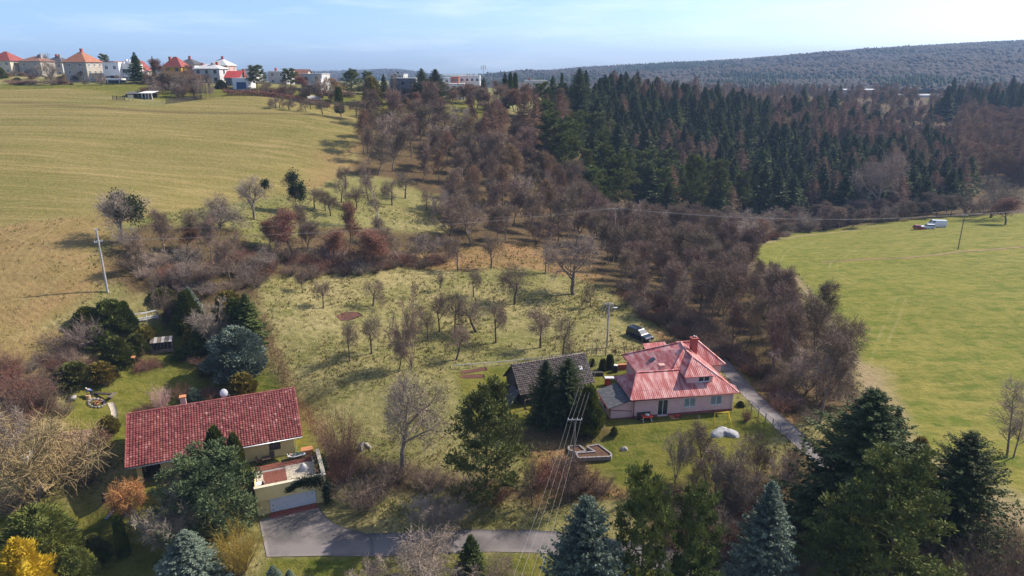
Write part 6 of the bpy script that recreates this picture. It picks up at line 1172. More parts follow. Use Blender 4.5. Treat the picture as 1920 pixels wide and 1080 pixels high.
# ------------------------------------------------------------------ single trees and shrubs
STUFF = []       # trees beyond the count of single ones: (proto, x, y, z, width scale, height, turn)
def Vs(proto, px, by, Zc, top, wpx):
    P = at_depth(px, by, Zc); H = (by-top)*Zc/FPX/1.04; STUFF.append((proto, P[0], P[1], P[2], wpx*Zc/FPX/(2*PROTO[proto]['w']), H, random.uniform(0, 6.28)))
def zc(B): return proj(B)[2]
def T(proto, px, by, top, wpx=None, name='bare_tree', label=None, cat='tree', group=None, rz=None):
    B = G(px, by); H = top_height(B, top); return plant(proto, B, H, None if wpx is None else wpx*zc(B)/FPX, name, label, cat, group, rz)
def Fd(proto, px, top, H, wpx=None, name='bare_tree', label=None, cat='tree', group=None, rz=None, dmin=35, dmax=900):
    B = find(px, top, H, dmin, dmax); return plant(proto, B, H, None if wpx is None else wpx*zc(B)/FPX, name, label, cat, group, rz)
def Vt(proto, px, by, Zc, top, wpx=None, name='bare_tree', label=None, cat='tree', group=None, rz=None):
    P = at_depth(px, by, Zc); return plant(proto, P, (by-top)*Zc/FPX/1.04, None if wpx is None else wpx*Zc/FPX, name, label, cat, group, rz)
g_or = 'fruit trees in the orchard'
for i, (px, by, top, w, lab) in enumerate([
    (606, 578, 524, 36, 'small leaning fruit tree at the far left of the orchard'), (567, 549, 505, 24, 'thin young tree at the upper left orchard corner'), (699, 573, 519, 58, 'spreading fruit tree right of the red mulch patch'),
    (824, 546, 508, 20, 'slender young tree on the upper middle grass'), (888, 556, 503, 34, 'small fruit tree below the orange dry grass'), (965, 570, 496, 66, 'crooked fruit tree with a split stem on the hump'),
    (1022, 514, 436, 40, 'upright dark tree at the edge of the orange grass'), (921, 502, 430, 48, 'round dark tree standing on the grass crest'), (858, 509, 440, 40, 'dark fruit tree left of the round crest tree'),
    (824, 622, 544, 44, 'upright fruit tree left of the centre of the orchard'), (852, 628, 540, 46, 'tall fruit tree in the middle of the orchard'), (893, 622, 552, 86, 'wide low forked fruit tree in the middle of the orchard'),
    (930, 643, 560, 46, 'fruit tree with straight stem right of the forked tree'), (1013, 652, 573, 58, 'round crowned fruit tree left of the street lamp pole'), (1055, 669, 580, 62, 'twin stemmed fruit tree directly above the barn'),
    (855, 675, 606, 56, 'low fruit tree on the shaded lower orchard'), (655, 677, 598, 36, 'thin dark fruit tree at the lower left of the orchard'), (697, 663, 588, 46, 'fruit tree behind the thin dark one at lower left'),
    (1108, 578, 530, 34, 'small dark tree near the lane end above the lamp pole'), (747, 697, 640, 40, 'small fruit tree under the ivy choked orchard tree'), (803, 640, 575, 40, 'narrow fruit tree behind the ivy choked orchard tree')]):
    T('fruit%d' % (i % 4), px, by, top, w, 'fruit_tree', lab, 'tree', g_or)
T('multid0', 772, 692, 528, 78, 'bare_tree', 'dense twiggy dark tree choked with shoots in the orchard')
T('big0', 1075, 552, 432, 118, 'bare_tree', 'large yellowish bare tree at the wood edge above the orchard')
T('big1', 756, 888, 690, 170, 'bare_tree', 'big bare walnut tree standing alone below the orchard')
T('fruit1', 1066, 942, 840, 70, 'bare_tree', 'small dark bare tree left of the insulator pole'); T('fruit2', 998, 945, 850, 52, 'bare_tree', 'slim bare tree between black pine and insulator pole')
# field-edge trees with mistletoe and ivy
def ivied(px, by, top, w, lab, spots, proto='big0', m=m_ivy):
    o = T(proto, px, by, top, w, 'bare_tree', lab); B = np.array(o.location); H = top_height(B, top); P = []
    np.random.seed(int(px))
    for dx, t, r in spots: P.append(np.array([dx*H, random.uniform(-.05, .05)*H, t*H])+np.random.normal(0, 1, (700, 3))*r*H*np.array([.5, .5, .55]))
    P = np.concatenate(P); V, F = leaf_tris(P/np.array(o.scale), np.random.normal(0, 1, P.shape)+np.array([0, -.2, .3]), .40/max(o.scale), .6); q = link('ivy', npmesh('ivy', V, F, [m]), o); q.rotation_euler = (0, 0, -o.rotation_euler.z)
ivied(232, 455, 352, 104, 'broad bare tree with dark ivy clump above the field pole', [(.25, .70, .16), (.28, .55, .17), (.02, .80, .12), (0, .55, .10)])
ivied(478, 412, 326, 74, 'round dark tree with a mistletoe clump at the field edge', [(.32, .80, .07)])
ivied(563, 402, 320, 50, 'narrow tree overgrown with ivy at the field edge', [(-.08, .86, .12), (.05, .62, .14), (.05, .45, .12), (-.1, .55, .1)], 'wood1')
T('sprawl', 412, 428, 360, 90, 'bare_tree', 'low spreading old fruit tree with leaning stem by the field')
T('birch', 712, 432, 300, 56, 'birch_tree', 'pale stemmed birch rising from the thicket below the wood')
for i, (px, by, top, w) in enumerate([(590, 392, 350, 34), (610, 395, 352, 30), (640, 380, 330, 44), (668, 392, 345, 36), (735, 385, 335, 44), (760, 372, 318, 40), (800, 395, 350, 40), (836, 400, 345, 46), (648, 352, 310, 36), (620, 405, 365, 34), (690, 372, 325, 36)]):
    T('fruit%d' % (i % 4), px, by, top, w, 'fruit_tree', 'old dark fruit tree in the grassy clearing above the thicket', 'tree', 'trees in the clearing below the wood')
# red brown oaks and beeches that keep leaves
for i, (px, by, top, w, lab) in enumerate([(548, 485, 392, 64, 'red brown leaved oak left of the birch'), (655, 478, 378, 52, 'red leaved young oak between birch and field'), (700, 505, 425, 70, 'red leaved oak at the lower thicket edge'), (505, 470, 415, 50, 'small red leaved oak at the left thicket end'),
    (625, 500, 430, 56, 'russet oak in the thicket right of centre'), (350, 470, 425, 50, 'reddish leaved tree in the thicket by the field pole')]): T('oak%d' % (i % 2), px, by, top, w, 'oak_tree', lab)
Fd('oak0', 1607, 370, 8, 42, 'oak_tree', 'bright orange red tree at the conifer foot by the meadow', dmin=220)
T('big0', 1642, 404, 284, 104, 'bare_tree', 'large purple grey bare tree standing before the conifer slope'); Fd('spruce1', 1237, 306, 11, 40, 'spruce_tree', 'single dark spruce among the bare trees left of the meadow', dmin=150)
for px, by, top, w, lab in [(1340, 414, 298, 52, 'light green pine at the forest foot above the meadow corner'), (1387, 412, 320, 46, 'bright pine with lit crown right of the light green pine'), (1296, 416, 288, 50, 'tall light pine left of the light green pine'), (1058, 330, 228, 60, 'olive green pine at the left corner of the conifer slope')]: T('pine%d' % (px % 2), px, by, top, w, 'pine_tree', lab)
# the left garden
EV = [('shrub0', 212, 618, 562, 74, 'evergreen_shrub', 'large dark evergreen shrub at the top left of the garden'), ('shrub1', 165, 612, 575, 56, 'evergreen_shrub', 'dark green shrub at the garden corner beside the field'), ('thuja0', 240, 622, 565, 40, 'thuja', 'dark thuja left of the white rail'), ('shrub1', 222, 685, 632, 62, 'evergreen_shrub', 'tall dense evergreen in the middle left of the garden'),
      ('shrub0', 185, 650, 612, 50, 'evergreen_shrub', 'rounded evergreen behind the pinkish bare bush'), ('shrub0', 258, 664, 626, 44, 'evergreen_shrub', 'evergreen shrub left of the lattice shelter'), ('gold', 276, 642, 612, 40, 'golden_shrub', 'yellow gold shrub directly left of the lattice shelter'), ('thuja0', 357, 625, 545, 60, 'conifer', 'dark conifer behind the tall garden walnut'), ('blue1', 362, 610, 535, 46, 'spruce_tree', 'blue green spruce at the back of the left garden'),
      ('gold', 432, 600, 545, 56, 'golden_shrub', 'yellow green conifer bush at the garden back corner'), ('spruce_narrow', 470, 650, 545, 62, 'spruce_tree', 'tall dark spruce at the right back corner of the garden'), ('thuja0', 448, 640, 560, 60, 'thuja', 'broad dark thuja beside the corner spruce'), ('thujagold', 356, 650, 618, 26, 'thuja', 'slim golden thuja right of the lattice shelter'), ('shrub1', 382, 660, 612, 56, 'evergreen_shrub', 'olive green shrub right of the golden thuja'),
      ('juniper', 448, 700, 615, 112, 'juniper', 'huge blue green juniper on the garden right side'), ('gold', 395, 700, 678, 50, 'golden_shrub', 'low brownish heather like shrub before the huge juniper'), ('gold', 455, 738, 700, 54, 'golden_shrub', 'gold tipped round shrub at the roof ridge right end'), ('juniper', 365, 752, 728, 28, 'juniper', 'small blue dwarf conifer behind the roof ridge'),
      ('shrub1', 140, 715, 680, 76, 'evergreen_shrub', 'low dark evergreen with yellow tips at the garden left edge'), ('gold', 190, 712, 680, 60, 'golden_shrub', 'olive gold shrub above the bending person'), ('shrub0', 340, 672, 655, 34, 'evergreen_shrub', 'small green shrub under the lattice shelter'), ('gold', 205, 812, 780, 40, 'golden_shrub', 'yellow variegated shrub at the left roof corner'),
      ('shrub0', 305, 560, 540, 50, 'evergreen_shrub', 'dark low evergreen below the thicket edge'), ('thuja0', 330, 600, 560, 44, 'thuja', 'dark green thuja right of the white rail')]
for p, px, by, top, w, nm, lab in EV: T(p, px, by, top, w, nm, lab, 'shrub' if 'shrub' in nm or nm == 'juniper' else 'tree')
for p, px, by, top, w, lab in [('bushgrey', 165, 650, 595, 74, 'pinkish grey bare bush at the left garden edge'), ('multi0', 405, 650, 568, 90, 'grey bare tree between the two dark garden conifers'), ('multid0', 310, 618, 520, 72, 'bare walnut tree at the white rail'), ('mound', 277, 692, 662, 52, 'weeping red brown mound bush by the nesting box'), ('mound', 145, 700, 662, 78, 'wide pinkish mound of bare twigs at the garden left edge'),
      ('bush2', 342, 752, 718, 36, 'reddish bare bush behind the roof ridge'), ('mound', 395, 742, 722, 50, 'low dark red bush left of the satellite dish'), ('mound', 275, 778, 755, 62, 'dark red low bush behind the left roof ridge'), ('blossom', 302, 772, 722, 42, 'pink blossoming magnolia behind the house roof'), ('bushorange', 375, 683, 664, 46, 'rust orange low bush before the lattice shelter'), ('bushorange', 200, 722, 706, 26, 'small red orange bush on the lawn edge'),
      ('bush1', 123, 778, 748, 44, 'grey brown bare bush left on the lawn'), ('mound', 190, 832, 800, 50, 'dark red mound at the left house wall'), ('bush2', 60, 770, 700, 90, 'red brown bush heap at the left picture edge'), ('bush1', 95, 770, 715, 50, 'tall thin bare bush beside the left lawn'), ('bush0', 20, 790, 740, 70, 'grey bare bush at the left border of the picture'), ('bush2', 30, 745, 700, 60, 'brown scrub at the rough field corner')]:
    T(p, px, by, top, w, 'bare_bush', lab, 'bush')
# around the yellow house and the front left
T('pine_round', 402, 1000, 846, 178, 'pine_tree', 'big round bluish green pine hiding the yellow house front')
T('thuja0', 413, 900, 800, 58, 'thuja', 'left of two green thuja spires before the red roof', 'tree', None); T('thuja0', 447, 900, 812, 44, 'thuja', 'right of two green thuja spires before the red roof')
T('willow', 262, 975, 893, 84, 'willow_tree', 'small weeping tree with orange twigs before the porch'); T('multi1', 322, 1035, 908, 118, 'bare_tree', 'many stemmed grey purple bare bush tree left of the round pine')
T('blue1', 362, 1105, 990, 112, 'spruce_tree', 'silvery green spruce at the bottom edge left of the driveway'); T('forsythia', 450, 1075, 985, 84, 'forsythia', 'yellow flowering bush beside the driveway', 'bush'); T('column', 233, 1042, 966, 25, 'thuja', 'slender column shaped thuja on the front lawn')
T('cypress', 85, 1075, 955, 150, 'cypress', 'large yellow green cypress bush in the lower left corner', 'shrub'); T('goldtip', 62, 1150, 1012, 150, 'golden_cypress', 'bright golden yellow cypress in the bottom left corner', 'shrub'); T('cypress', 150, 1115, 1030, 84, 'cypress', 'olive cypress bush right of the golden one', 'shrub')
T('shrub0', 180, 1050, 1003, 52, 'evergreen_shrub', 'dark low shrub on the shaded front lawn', 'shrub'); T('bigyellow', 66, 955, 742, 300, 'bare_tree', 'large bare tree with lichen yellow branches at the left edge'); T('multi0', 20, 905, 765, 110, 'bare_tree', 'grey bare tree behind the lichen yellow tree')
T('blue1', 515, 1100, 1058, 34, 'spruce_tree', 'small blue spruce tip at the bottom left of the road'); T('blue1', 545, 1102, 1066, 26, 'spruce_tree', 'second tiny blue spruce tip at the bottom edge')
for p, px, by, top, w, lab in [('bushorange', 645, 872, 770, 90, 'tall red brown bush beside the terrace corner'), ('bush0', 685, 950, 880, 120, 'dark grey hedge bush above the driveway bend'), ('bush2', 640, 905, 850, 70, 'reddish bush behind the ivy corner'), ('bush1', 740, 900, 868, 70, 'low bare hedge piece under the walnut tree'), ('bush0', 810, 912, 882, 84, 'bare hedge piece right of the walnut foot'), ('bush1', 865, 925, 890, 80, 'bare brush below the black pine'), ('bush2', 930, 935, 890, 90, 'russet brush under the black pine right side'),
      ('mound', 1040, 905, 852, 100, 'weeping red brown bush mound left of the insulator pole'), ('bushorange', 1095, 915, 868, 60, 'orange brown bush right of the insulator pole'), ('bush0', 1125, 925, 885, 60, 'grey bush right of the raised beds'), ('bush1', 1075, 928, 890, 56, 'brown brush at the insulator pole foot')]:
    T(p, px, by, top, w, 'bare_bush', lab, 'bush')
T('multi0', 110, 905, 838, 90, 'bare_tree', 'yellowish bare shrub tree screening the small garden shed'); T('bush1', 168, 905, 868, 60, 'bare_bush', 'grey bare bush right of the small garden shed', 'bush'); T('bush0', 30, 960, 900, 90, 'bare_bush', 'pinkish bare bush at the left edge under the lichen tree', 'bush')
T('multi1', 815, 1000, 938, 130, 'bare_tree', 'low tangled bare tree over the asphalt lane'); T('sprawl', 800, 1120, 1000, 200, 'bare_tree', 'wide bare crown cut by the bottom edge below the lane'); T('multi0', 690, 1135, 1050, 90, 'bare_tree', 'bare bush tips at the bottom edge left of the young spruce'); T('fruit3', 950, 1110, 1030, 90, 'bare_tree', 'bare shrubby tree right of the young spruce')
T('young', 884, 1100, 997, 60, 'spruce_tree', 'small dark green spruce at the bottom edge centre')
T('pine_big0', 912, 948, 714, 150, 'pine_tree', 'tall black pine standing right of the walnut tree')
T('spruce_big0', 1022, 792, 670, 60, 'spruce_tree', 'left of three dark spruces before the barn'); T('spruce_big1', 1063, 795, 666, 76, 'spruce_tree', 'middle and tallest of three dark conifers before the barn'); T('thuja0', 1103, 808, 722, 62, 'thuja', 'broad thuja beside the lean-to')
for px, by, top, w, lab in [(1130, 694, 672, 15, 'left round clipped thuja behind the barn end'), (1143, 690, 664, 17, 'right taller clipped thuja behind the barn end'), (1110, 685, 672, 12, 'small dark thuja at the barn ridge')]: T('column', px, by, top, w, 'thuja', lab)
T('thujagold', 1209, 673, 650, 16, 'thuja', 'golden round thuja at the post fence'); T('shrub0', 1151, 816, 800, 15, 'evergreen_shrub', 'small round dark shrub alone on the pink house lawn', 'shrub'); T('shrub1', 1388, 762, 752, 16, 'evergreen_shrub', 'small shrub at the right corner of the pink house', 'shrub'); T('bush2', 1398, 790, 765, 22, 'bare_bush', 'small reddish bush at the lane fence', 'bush')
# front right
Fd('blue0', 1095, 908, 17, 178, 'spruce_tree', 'big silvery blue spruce over the lane at the bottom', dmin=45); Fd('pine_big1', 1206, 866, 17, 104, 'pine_tree', 'tall dark pine with bare stem right of the blue spruce', dmin=45); Fd('pine_big1', 1298, 914, 13, 100, 'pine_tree', 'dark pine with brownish inside right of the tall pine', dmin=45)
Fd('blue1', 1436, 888, 13.5, 112, 'spruce_tree', 'narrow blue spruce left of the big dark spruces', dmin=45); Fd('pine_big0', 1312, 1020, 9, 120, 'pine_tree', 'bright green pine crown at the bottom edge right of centre', dmin=40)
T('spruce_big0', 1598, 990, 718, 225, 'spruce_tree', 'largest dark spruce with drooping boughs at lower right'); T('spruce_narrow', 1660, 905, 755, 62, 'spruce_tree', 'thin young spruce behind the largest dark spruce'); T('spruce_big1', 1772, 1045, 800, 170, 'spruce_tree', 'dark spruce with long side boughs at the far right front')
T('pine_big0', 1650, 1140, 845, 215, 'pine_tree', 'broad dense pine between the two dark spruces at lower right'); T('pine_big0', 1555, 1120, 960, 150, 'pine_tree', 'lower pine crown left under the broad dense pine'); T('thujagold', 1718, 880, 820, 44, 'thuja', 'olive conifer bush behind the right dark spruce')
T('sapling', 1888, 858, 716, 70, 'poplar_tree', 'lone slender poplar standing on the meadow right edge'); T('sapling', 1900, 858, 735, 46, 'poplar_tree', 'thinner second stem beside the lone meadow poplar')
for i, (px, by, top, w, lab) in enumerate([(1265, 905, 800, 60, 'bare tree at the lawn end above the tall pine'), (1325, 905, 790, 90, 'bare tree in front of the white tarpaulin'), (1368, 915, 815, 90, 'bare tree right of the white tarpaulin'), (1415, 905, 800, 80, 'bare tree at the lane below the pink house corner'), (1460, 925, 850, 70, 'bare tree between the lane and the big spruces'), (1295, 940, 860, 60, 'many stemmed bare shrub above the brownish pine'), (1385, 950, 865, 80, 'grey bare shrub above the narrow blue spruce'), (1490, 900, 820, 60, 'bare tree at the foot of the largest spruce'), (1345, 935, 850, 60, 'purple brown bare shrub between the pines')]):
    T(('multi0', 'wood1', 'multi1', 'multid0')[i % 4], px, by, top, w, 'bare_tree', lab)
for i, (px, by, top, w, lab) in enumerate([(1860, 1120, 985, 130, 'tall brown bare bush in the bottom right corner'), (1800, 1130, 1030, 110, 'brown bare bush left of the corner bush'), (1920, 1100, 1000, 90, 'bare bush cut by the right border'), (1480, 1130, 1040, 120, 'grey bare bush at the bottom edge under the pines'), (1740, 1100, 1010, 90, 'thin bare bush under the right spruce')]): T('bush%d' % (i % 2), px, by, top, w, 'bare_bush', lab, 'bush')
T('big1', 1858, 408, 326, 92, 'bare_tree', 'broad round bare willow at the right meadow edge'); Fd('oak0', 1890, 372, 9, 60, 'bare_tree', 'reddish bare tree right of the round willow', dmin=220)
# hedges
def hedge(name, label, pts, w, h, m, n=26, seed=1, mt=None, tw=.011):
    g = np.random.RandomState(seed); np.random.seed(seed); c = resample(pxpoly(pts), .5); d = np.gradient(c, axis=0); d /= np.linalg.norm(d, axis=1)[:, None]; z = hgt(c[:, 0], c[:, 1]); S, S2 = [], []
    for i in range(len(c)):
        for k in range(n//4):
            o = c[i]+np.array([-d[i, 1], d[i, 0]])*g.normal(0, w*.28)+d[i]*g.uniform(-.25, .25); p = np.array([o[0], o[1], z[i]-.1]); L = h*g.uniform(.6, 1.15); dr = np.array([g.normal(0, .28), g.normal(0, .28), 1.]); q = p+dr*L*.55; r = q+(dr+g.normal(0, .35, 3))*L*.45; S += [(*p, *q, tw, tw*.8), (*q, *r, tw*.8, tw*.4)]
            for _ in range(9): a = p+(r-p)*g.uniform(.2, 1); e = dr+g.normal(0, .8, 3); S2.append((*a, *(a+e*L*g.uniform(.12, .3)), tw*.6, tw*.3))
    V, F = join([segs_mesh('', S, None, 3), segs_mesh('', S2, None, 2)]); o = empty(name, (c[0, 0], c[0, 1], z[0])); V = V-np.array(o.location); q = link('branches', npmesh(name, V, F, [m]), o); q['kind'] = 'stuff'; return tag(o, label, 'hedge')
hedge('hedge', 'long bare brown hedge between left garden and orchard', [(492, 600), (512, 660), (535, 715), (560, 760), (585, 800), (612, 840)], 1.8, 1.5, m_twr, 40, 1)
hedge('hedge', 'bare hedge behind the terrace bend to the black pine', [(612, 850), (660, 868), (720, 890), (790, 905), (860, 920), (930, 930)], 2.2, 1.7, m_tw, 44, 2)
hedge('hedge', 'brown scrub strip at the edge of the rough field', [(60, 745), (95, 715), (120, 680), (140, 650)], 2.2, 1.5, m_twr, 36, 3)
hedge('hedge', 'reddish bramble strip along the lane and wood edge', [(1150, 548), (1200, 585), (1250, 618), (1300, 645)], 2.6, 1.2, m_twr, 36, 5)
hedge('hedge', 'low dry hedge along the fence near the raised beds', [(1090, 918), (1140, 926), (1190, 930), (1230, 926)], 1.2, .9, m_two, 24, 6)
P0, P1 = at_depth(425, 182, 248), at_depth(618, 189, 258)
o = empty('hedge', P0); tag(o, 'long low dark hedge below the white garages', 'hedge'); gq = np.random.RandomState(4); np.random.seed(4); t = gq.uniform(0, 1, 9000); Q_ = (P1-P0)[None]*t[:, None]; Q_[:, 2] = hgt(P0[0]+Q_[:, 0], P0[1]+Q_[:, 1])-P0[2]; Q_ += np.stack([gq.normal(0, .25, 9000), gq.normal(0, .45, 9000), gq.uniform(0, 1.7, 9000)], 1); V, F = leaf_tris(Q_, gq.normal(0, 1, Q_.shape)+np.array([0, 0, .5]), .32, .5); q = link('branches', npmesh('hedge', V, F, [m_twr]), o); q['kind'] = 'stuff'
# village trees
for p, px, by, Zc, top, w, nm, lab in [
    ('spruce_narrow', 259, 152, 262, 96, 30, 'spruce_tree', 'tall spruce between white cube house and red gable'), ('spruce1', 291, 150, 300, 103, 10, 'spruce_tree', 'small spruce tip left of the ochre house roof'), ('pine0', 199, 140, 320, 101, 22, 'pine_tree', 'distant pine behind the white cube house'),
    ('pine_big1', 483, 172, 262, 122, 36, 'pine_tree', 'dark pine right of the blue garage door'), ('pine_big1', 546, 170, 268, 128, 34, 'pine_tree', 'dark pine left of the grey flat house'), ('spruce0', 439, 140, 320, 121, 10, 'spruce_tree', 'small dark spruce above the red gable roof'), ('column', 637, 212, 236, 162, 18, 'thuja', 'dark slender conifer at the end of the small orchard'),
    ('pine_big0', 660, 180, 285, 129, 46, 'pine_tree', 'broad dark pine left of the yellow tree'), ('pine0', 690, 165, 310, 133, 26, 'pine_tree', 'low pine behind the yellow tree'), ('spruce2', 721, 185, 285, 137, 22, 'spruce_tree', 'dark spruce right of the yellow tree'), ('spruce_big1', 792, 190, 280, 126, 34, 'spruce_tree', 'left of two dark conifers beside the white balcony house'), ('spruce_big0', 818, 196, 278, 127, 46, 'spruce_tree', 'right and broader of two conifers beside the white balcony house'),
    ('spruce1', 747, 160, 320, 133, 14, 'spruce_tree', 'dark tree tip over the grey upper house'), ('spruce2', 907, 185, 330, 143, 20, 'spruce_tree', 'dark spruce right of the long apartment house'), ('spruce0', 947, 200, 300, 134, 26, 'spruce_tree', 'tall spruce left in the group of three'), ('thuja0', 957, 196, 306, 136, 18, 'spruce_tree', 'middle conifer in the group of three'), ('column', 966, 195, 310, 136, 12, 'spruce_tree', 'slim right conifer in the group of three'),
    ('spruce1', 1036, 190, 330, 140, 26, 'spruce_tree', 'dark conifer beside the pale flat building'), ('column', 1053, 178, 360, 137, 8, 'spruce_tree', 'thin conifer spire right of the pale building'), ('spruce_big1', 1085, 205, 300, 125, 40, 'spruce_tree', 'left high spruce at the forest top'), ('spruce1', 1097, 200, 310, 128, 26, 'spruce_tree', 'right high spruce at the forest top'),
    ('shrub0', 34, 158, 262, 145, 18, 'evergreen_shrub', 'dark shrub at the garden edge of the beige house'), ('shrub0', 135, 163, 255, 156, 9, 'evergreen_shrub', 'small green shrub below the tall cream house'), ('shrub0', 2, 153, 265, 126, 26, 'evergreen_shrub', 'green shrub under the cream house at the left edge'), ('shrub1', 416, 172, 262, 150, 26, 'evergreen_shrub', 'olive shrub right of the broad white house'), ('shrub0', 505, 178, 255, 170, 18, 'evergreen_shrub', 'low shrub at the dark hedge'), ('gold', 698, 198, 272, 143, 36, 'bare_tree', 'golden yellow budding tree on the village edge'), ('bushorange', 353, 163, 270, 145, 18, 'bare_bush', 'orange beech bush below the ochre house')]:
    Vt(p, px, by, Zc, top, w, nm, lab, 'tree' if 'shrub' not in nm else 'shrub')
for i, (px, by, Zc, top, w, lab) in enumerate([(97, 163, 255, 112, 40, 'grey bare tree before the dark hipped roof'), (118, 163, 255, 138, 22, 'small bare tree below the tall cream house'), (160, 164, 252, 146, 18, 'little bare tree on the lawn of the cream house'), (90, 140, 300, 98, 34, 'wide bare crown over the ridge houses'), (190, 163, 255, 138, 26, 'bare tree beside the white carport'), (305, 150, 268, 110, 34, 'copper leaved tree before the ochre house'),
    (572, 168, 262, 142, 30, 'bare reddish tree left of the grey flat house'), (597, 176, 258, 140, 34, 'pale bare birch before the grey flat house'), (535, 176, 255, 150, 30, 'bare tree before the dark pine'), (735, 205, 262, 135, 24, 'thin tall bare poplar before the dark terrace house'), (625, 180, 275, 145, 40, 'brown bare tree left of the broad dark pine'), (500, 174, 258, 150, 28, 'brown bare tree before the white flat houses')]):
    Vt(('big0', 'wood1', 'fruit0', 'big1', 'multi0', 'oak1', 'oak0', 'multi1', 'fruit2', 'birch', 'woodrust0', 'fruit1')[i], px, by, Zc, top, w, 'bare_tree', lab)
for i, (px, by, top) in enumerate([(517, 211, 181), (543, 212, 183), (575, 213, 184), (606, 217, 184), (640, 219, 188), (668, 220, 184), (524, 203, 178), (583, 204, 182)]): Vt('fruit%d' % (i % 4), px, by, 234-(by-203)*.5, top, 30, 'fruit_tree', 'small round fruit tree in the row at the upper field edge', 'tree', 'fruit tree row at the upper field edge')
for k in range(14): px = 366+k*2.6+random.uniform(-1, 1); Vt('sapling', px, 185+random.uniform(-1.5, 1.5), 241+random.uniform(-2, 2), 147+random.uniform(0, 9), 9, 'birch_tree', 'thin pale birch in the clump at the allotment corner', 'tree', 'clump of thin birches')
rs = np.random.RandomState(12)
for k in range(46):
    px = rs.uniform(272, 368); Zc = rs.uniform(240, 268); by = 190-(Zc-236)*.95+rs.uniform(-2, 2); Vs(('fruit0', 'wood0', 'multid0', 'woodrust0', 'fruit2', 'multi0')[k % 6], px, by, Zc, by-rs.uniform(22, 42), rs.uniform(22, 40))
for k in range(54):
    px = rs.uniform(-5, 440); Zc = rs.uniform(262, 292); by = 147-(Zc-276)*.25+px*.022+rs.uniform(-2, 3); Vs(('fruit0', 'wood1', 'multid0', 'woodrust0', 'fruit2', 'big0')[k % 6], px, by, Zc, by-rs.uniform(12, 25), rs.uniform(14, 28))
for k in range(26):
    px = rs.uniform(8, 128); Vt('bush%d' % (k % 3), px, 160+rs.uniform(-3, 1), 256+rs.uniform(-4, 4), 149+rs.uniform(-4, 5), rs.uniform(12, 26), 'bare_bush', 'brown bare bush along the village garden edge', 'bush', 'bushes along the village gardens')
for k in range(34):
    px = rs.uniform(410, 640); Vt(('bush0', 'bush1', 'bush2', 'fruit1')[k % 4], px, 176+rs.uniform(-4, 3)+(px-410)*.03, 258+rs.uniform(-5, 8), 162+rs.uniform(-5, 6), rs.uniform(12, 28), 'bare_bush', 'brown bare bush behind the long low hedge', 'bush', 'bushes behind the village hedge')
for k in range(60):
    px = rs.uniform(615, 1010); Zc = rs.uniform(255, 300); t = rs.uniform(0, 1); Vs(('wood0', 'woodrust0', 'wood3', 'multid0', 'fruit3', 'woodrust1', 'oak1')[k % 7], px, 207-(Zc-255)*.55+rs.uniform(-3, 3)+(px-800)*.01, Zc, 172-(Zc-255)*.35+rs.uniform(-12, 12), rs.uniform(22, 42))
for px, top, H, w in [(925, 182, 20, 46), (910, 205, 14, 40), (985, 165, 21, 40), (1005, 172, 19, 36), (1025, 170, 19, 34), (1048, 172, 18, 34), (1062, 180, 16, 30), (975, 190, 16, 36), (940, 200, 15, 36)]: Fd('larch%d' % (int(px) % 2), px, top, H, w, 'larch_tree', 'tawny brown larch at the left end of the conifer forest', 'tree', 'larches at the forest end', dmin=200)

# ------------------------------------------------------------------ the woods
def inside(poly, n_try, rs): lo, hi = poly.min(0), poly.max(0); P = np.stack([rs.uniform(lo[0], hi[0], n_try), rs.uniform(lo[1], hi[1], n_try)], 1); return P[pin(np.hstack([P, np.zeros((len(P), 1))]), poly) > 0]
def thin(P, dist):
    out = []; cell = {}
    for p in P:
        k = (int(p[0]//dist), int(p[1]//dist)); ok = True
        for i in (-1, 0, 1):
            for j in (-1, 0, 1):
                for q in cell.get((k[0]+i, k[1]+j), ()):
                    if (p[0]-q[0])**2+(p[1]-q[1])**2 < dist*dist: ok = False; break
        if ok: cell.setdefault(k, []).append(p); out.append(p)
    return np.array(out)
def wpt(px, d): z = 10.; Zc = d*math.cos(PITCH)+(CAM_Z-z)*math.sin(PITCH); return ((px-960)/FPX*Zc, d)
_ = []       # what is beyond the count of single trees: (proto, x, y, z, width scale, height)
def wood(poly, spacing, seed, choose, limit):
    rs = np.random.RandomState(seed); P = thin(inside(poly, 9000, rs), spacing); P = P[np.argsort(np.hypot(P[:, 0], P[:, 1]))]; Z = hgt(P[:, 0], P[:, 1])
    for i, (x, y) in enumerate(P):
        px, py, _ = proj((x, y, Z[i])); r = choose(px, py, x, y, rs)
        if r is None: continue
        proto, H, wf, nm, lab, grp = r
        if i < limit: plant(proto, (x, y, Z[i]), H, 2*PROTO[proto]['w']*H*wf, nm, lab, 'tree', grp)
        else: STUFF.append((proto, x, y, Z[i], H*wf, H, rs.uniform(0, 6.28)))
    print('wood', len(P))
def w1(px, py, x, y, rs):
    t = rs.uniform(); pr = ('wood%d' % rs.randint(5)) if t < .58 else ('woodrust%d' % rs.randint(2)) if t < .76 else ('multi%d' % rs.randint(2)) if t < .92 else 'multid0'
    return pr, rs.uniform(8.5, 14.5)*(1 if pr[0] == 'w' else .7), rs.uniform(.85, 1.25), 'bare_tree', ('bare brown tree in the wood beside the sown field' if px < 800 else 'bare brown tree in the wood under the tawny larches' if py < 330 else 'bare purple brown tree in the wood left of the dark conifers'), 'bare trees of the gully wood'
wood(pxpoly([(700, 330), (668, 280), (690, 240), (760, 225), (860, 245), (960, 240), (1010, 300), (1100, 390), (1135, 480), (1060, 462), (900, 462), (850, 465), (835, 430), (840, 370), (760, 330)]), 5.8, 21, w1, 80)
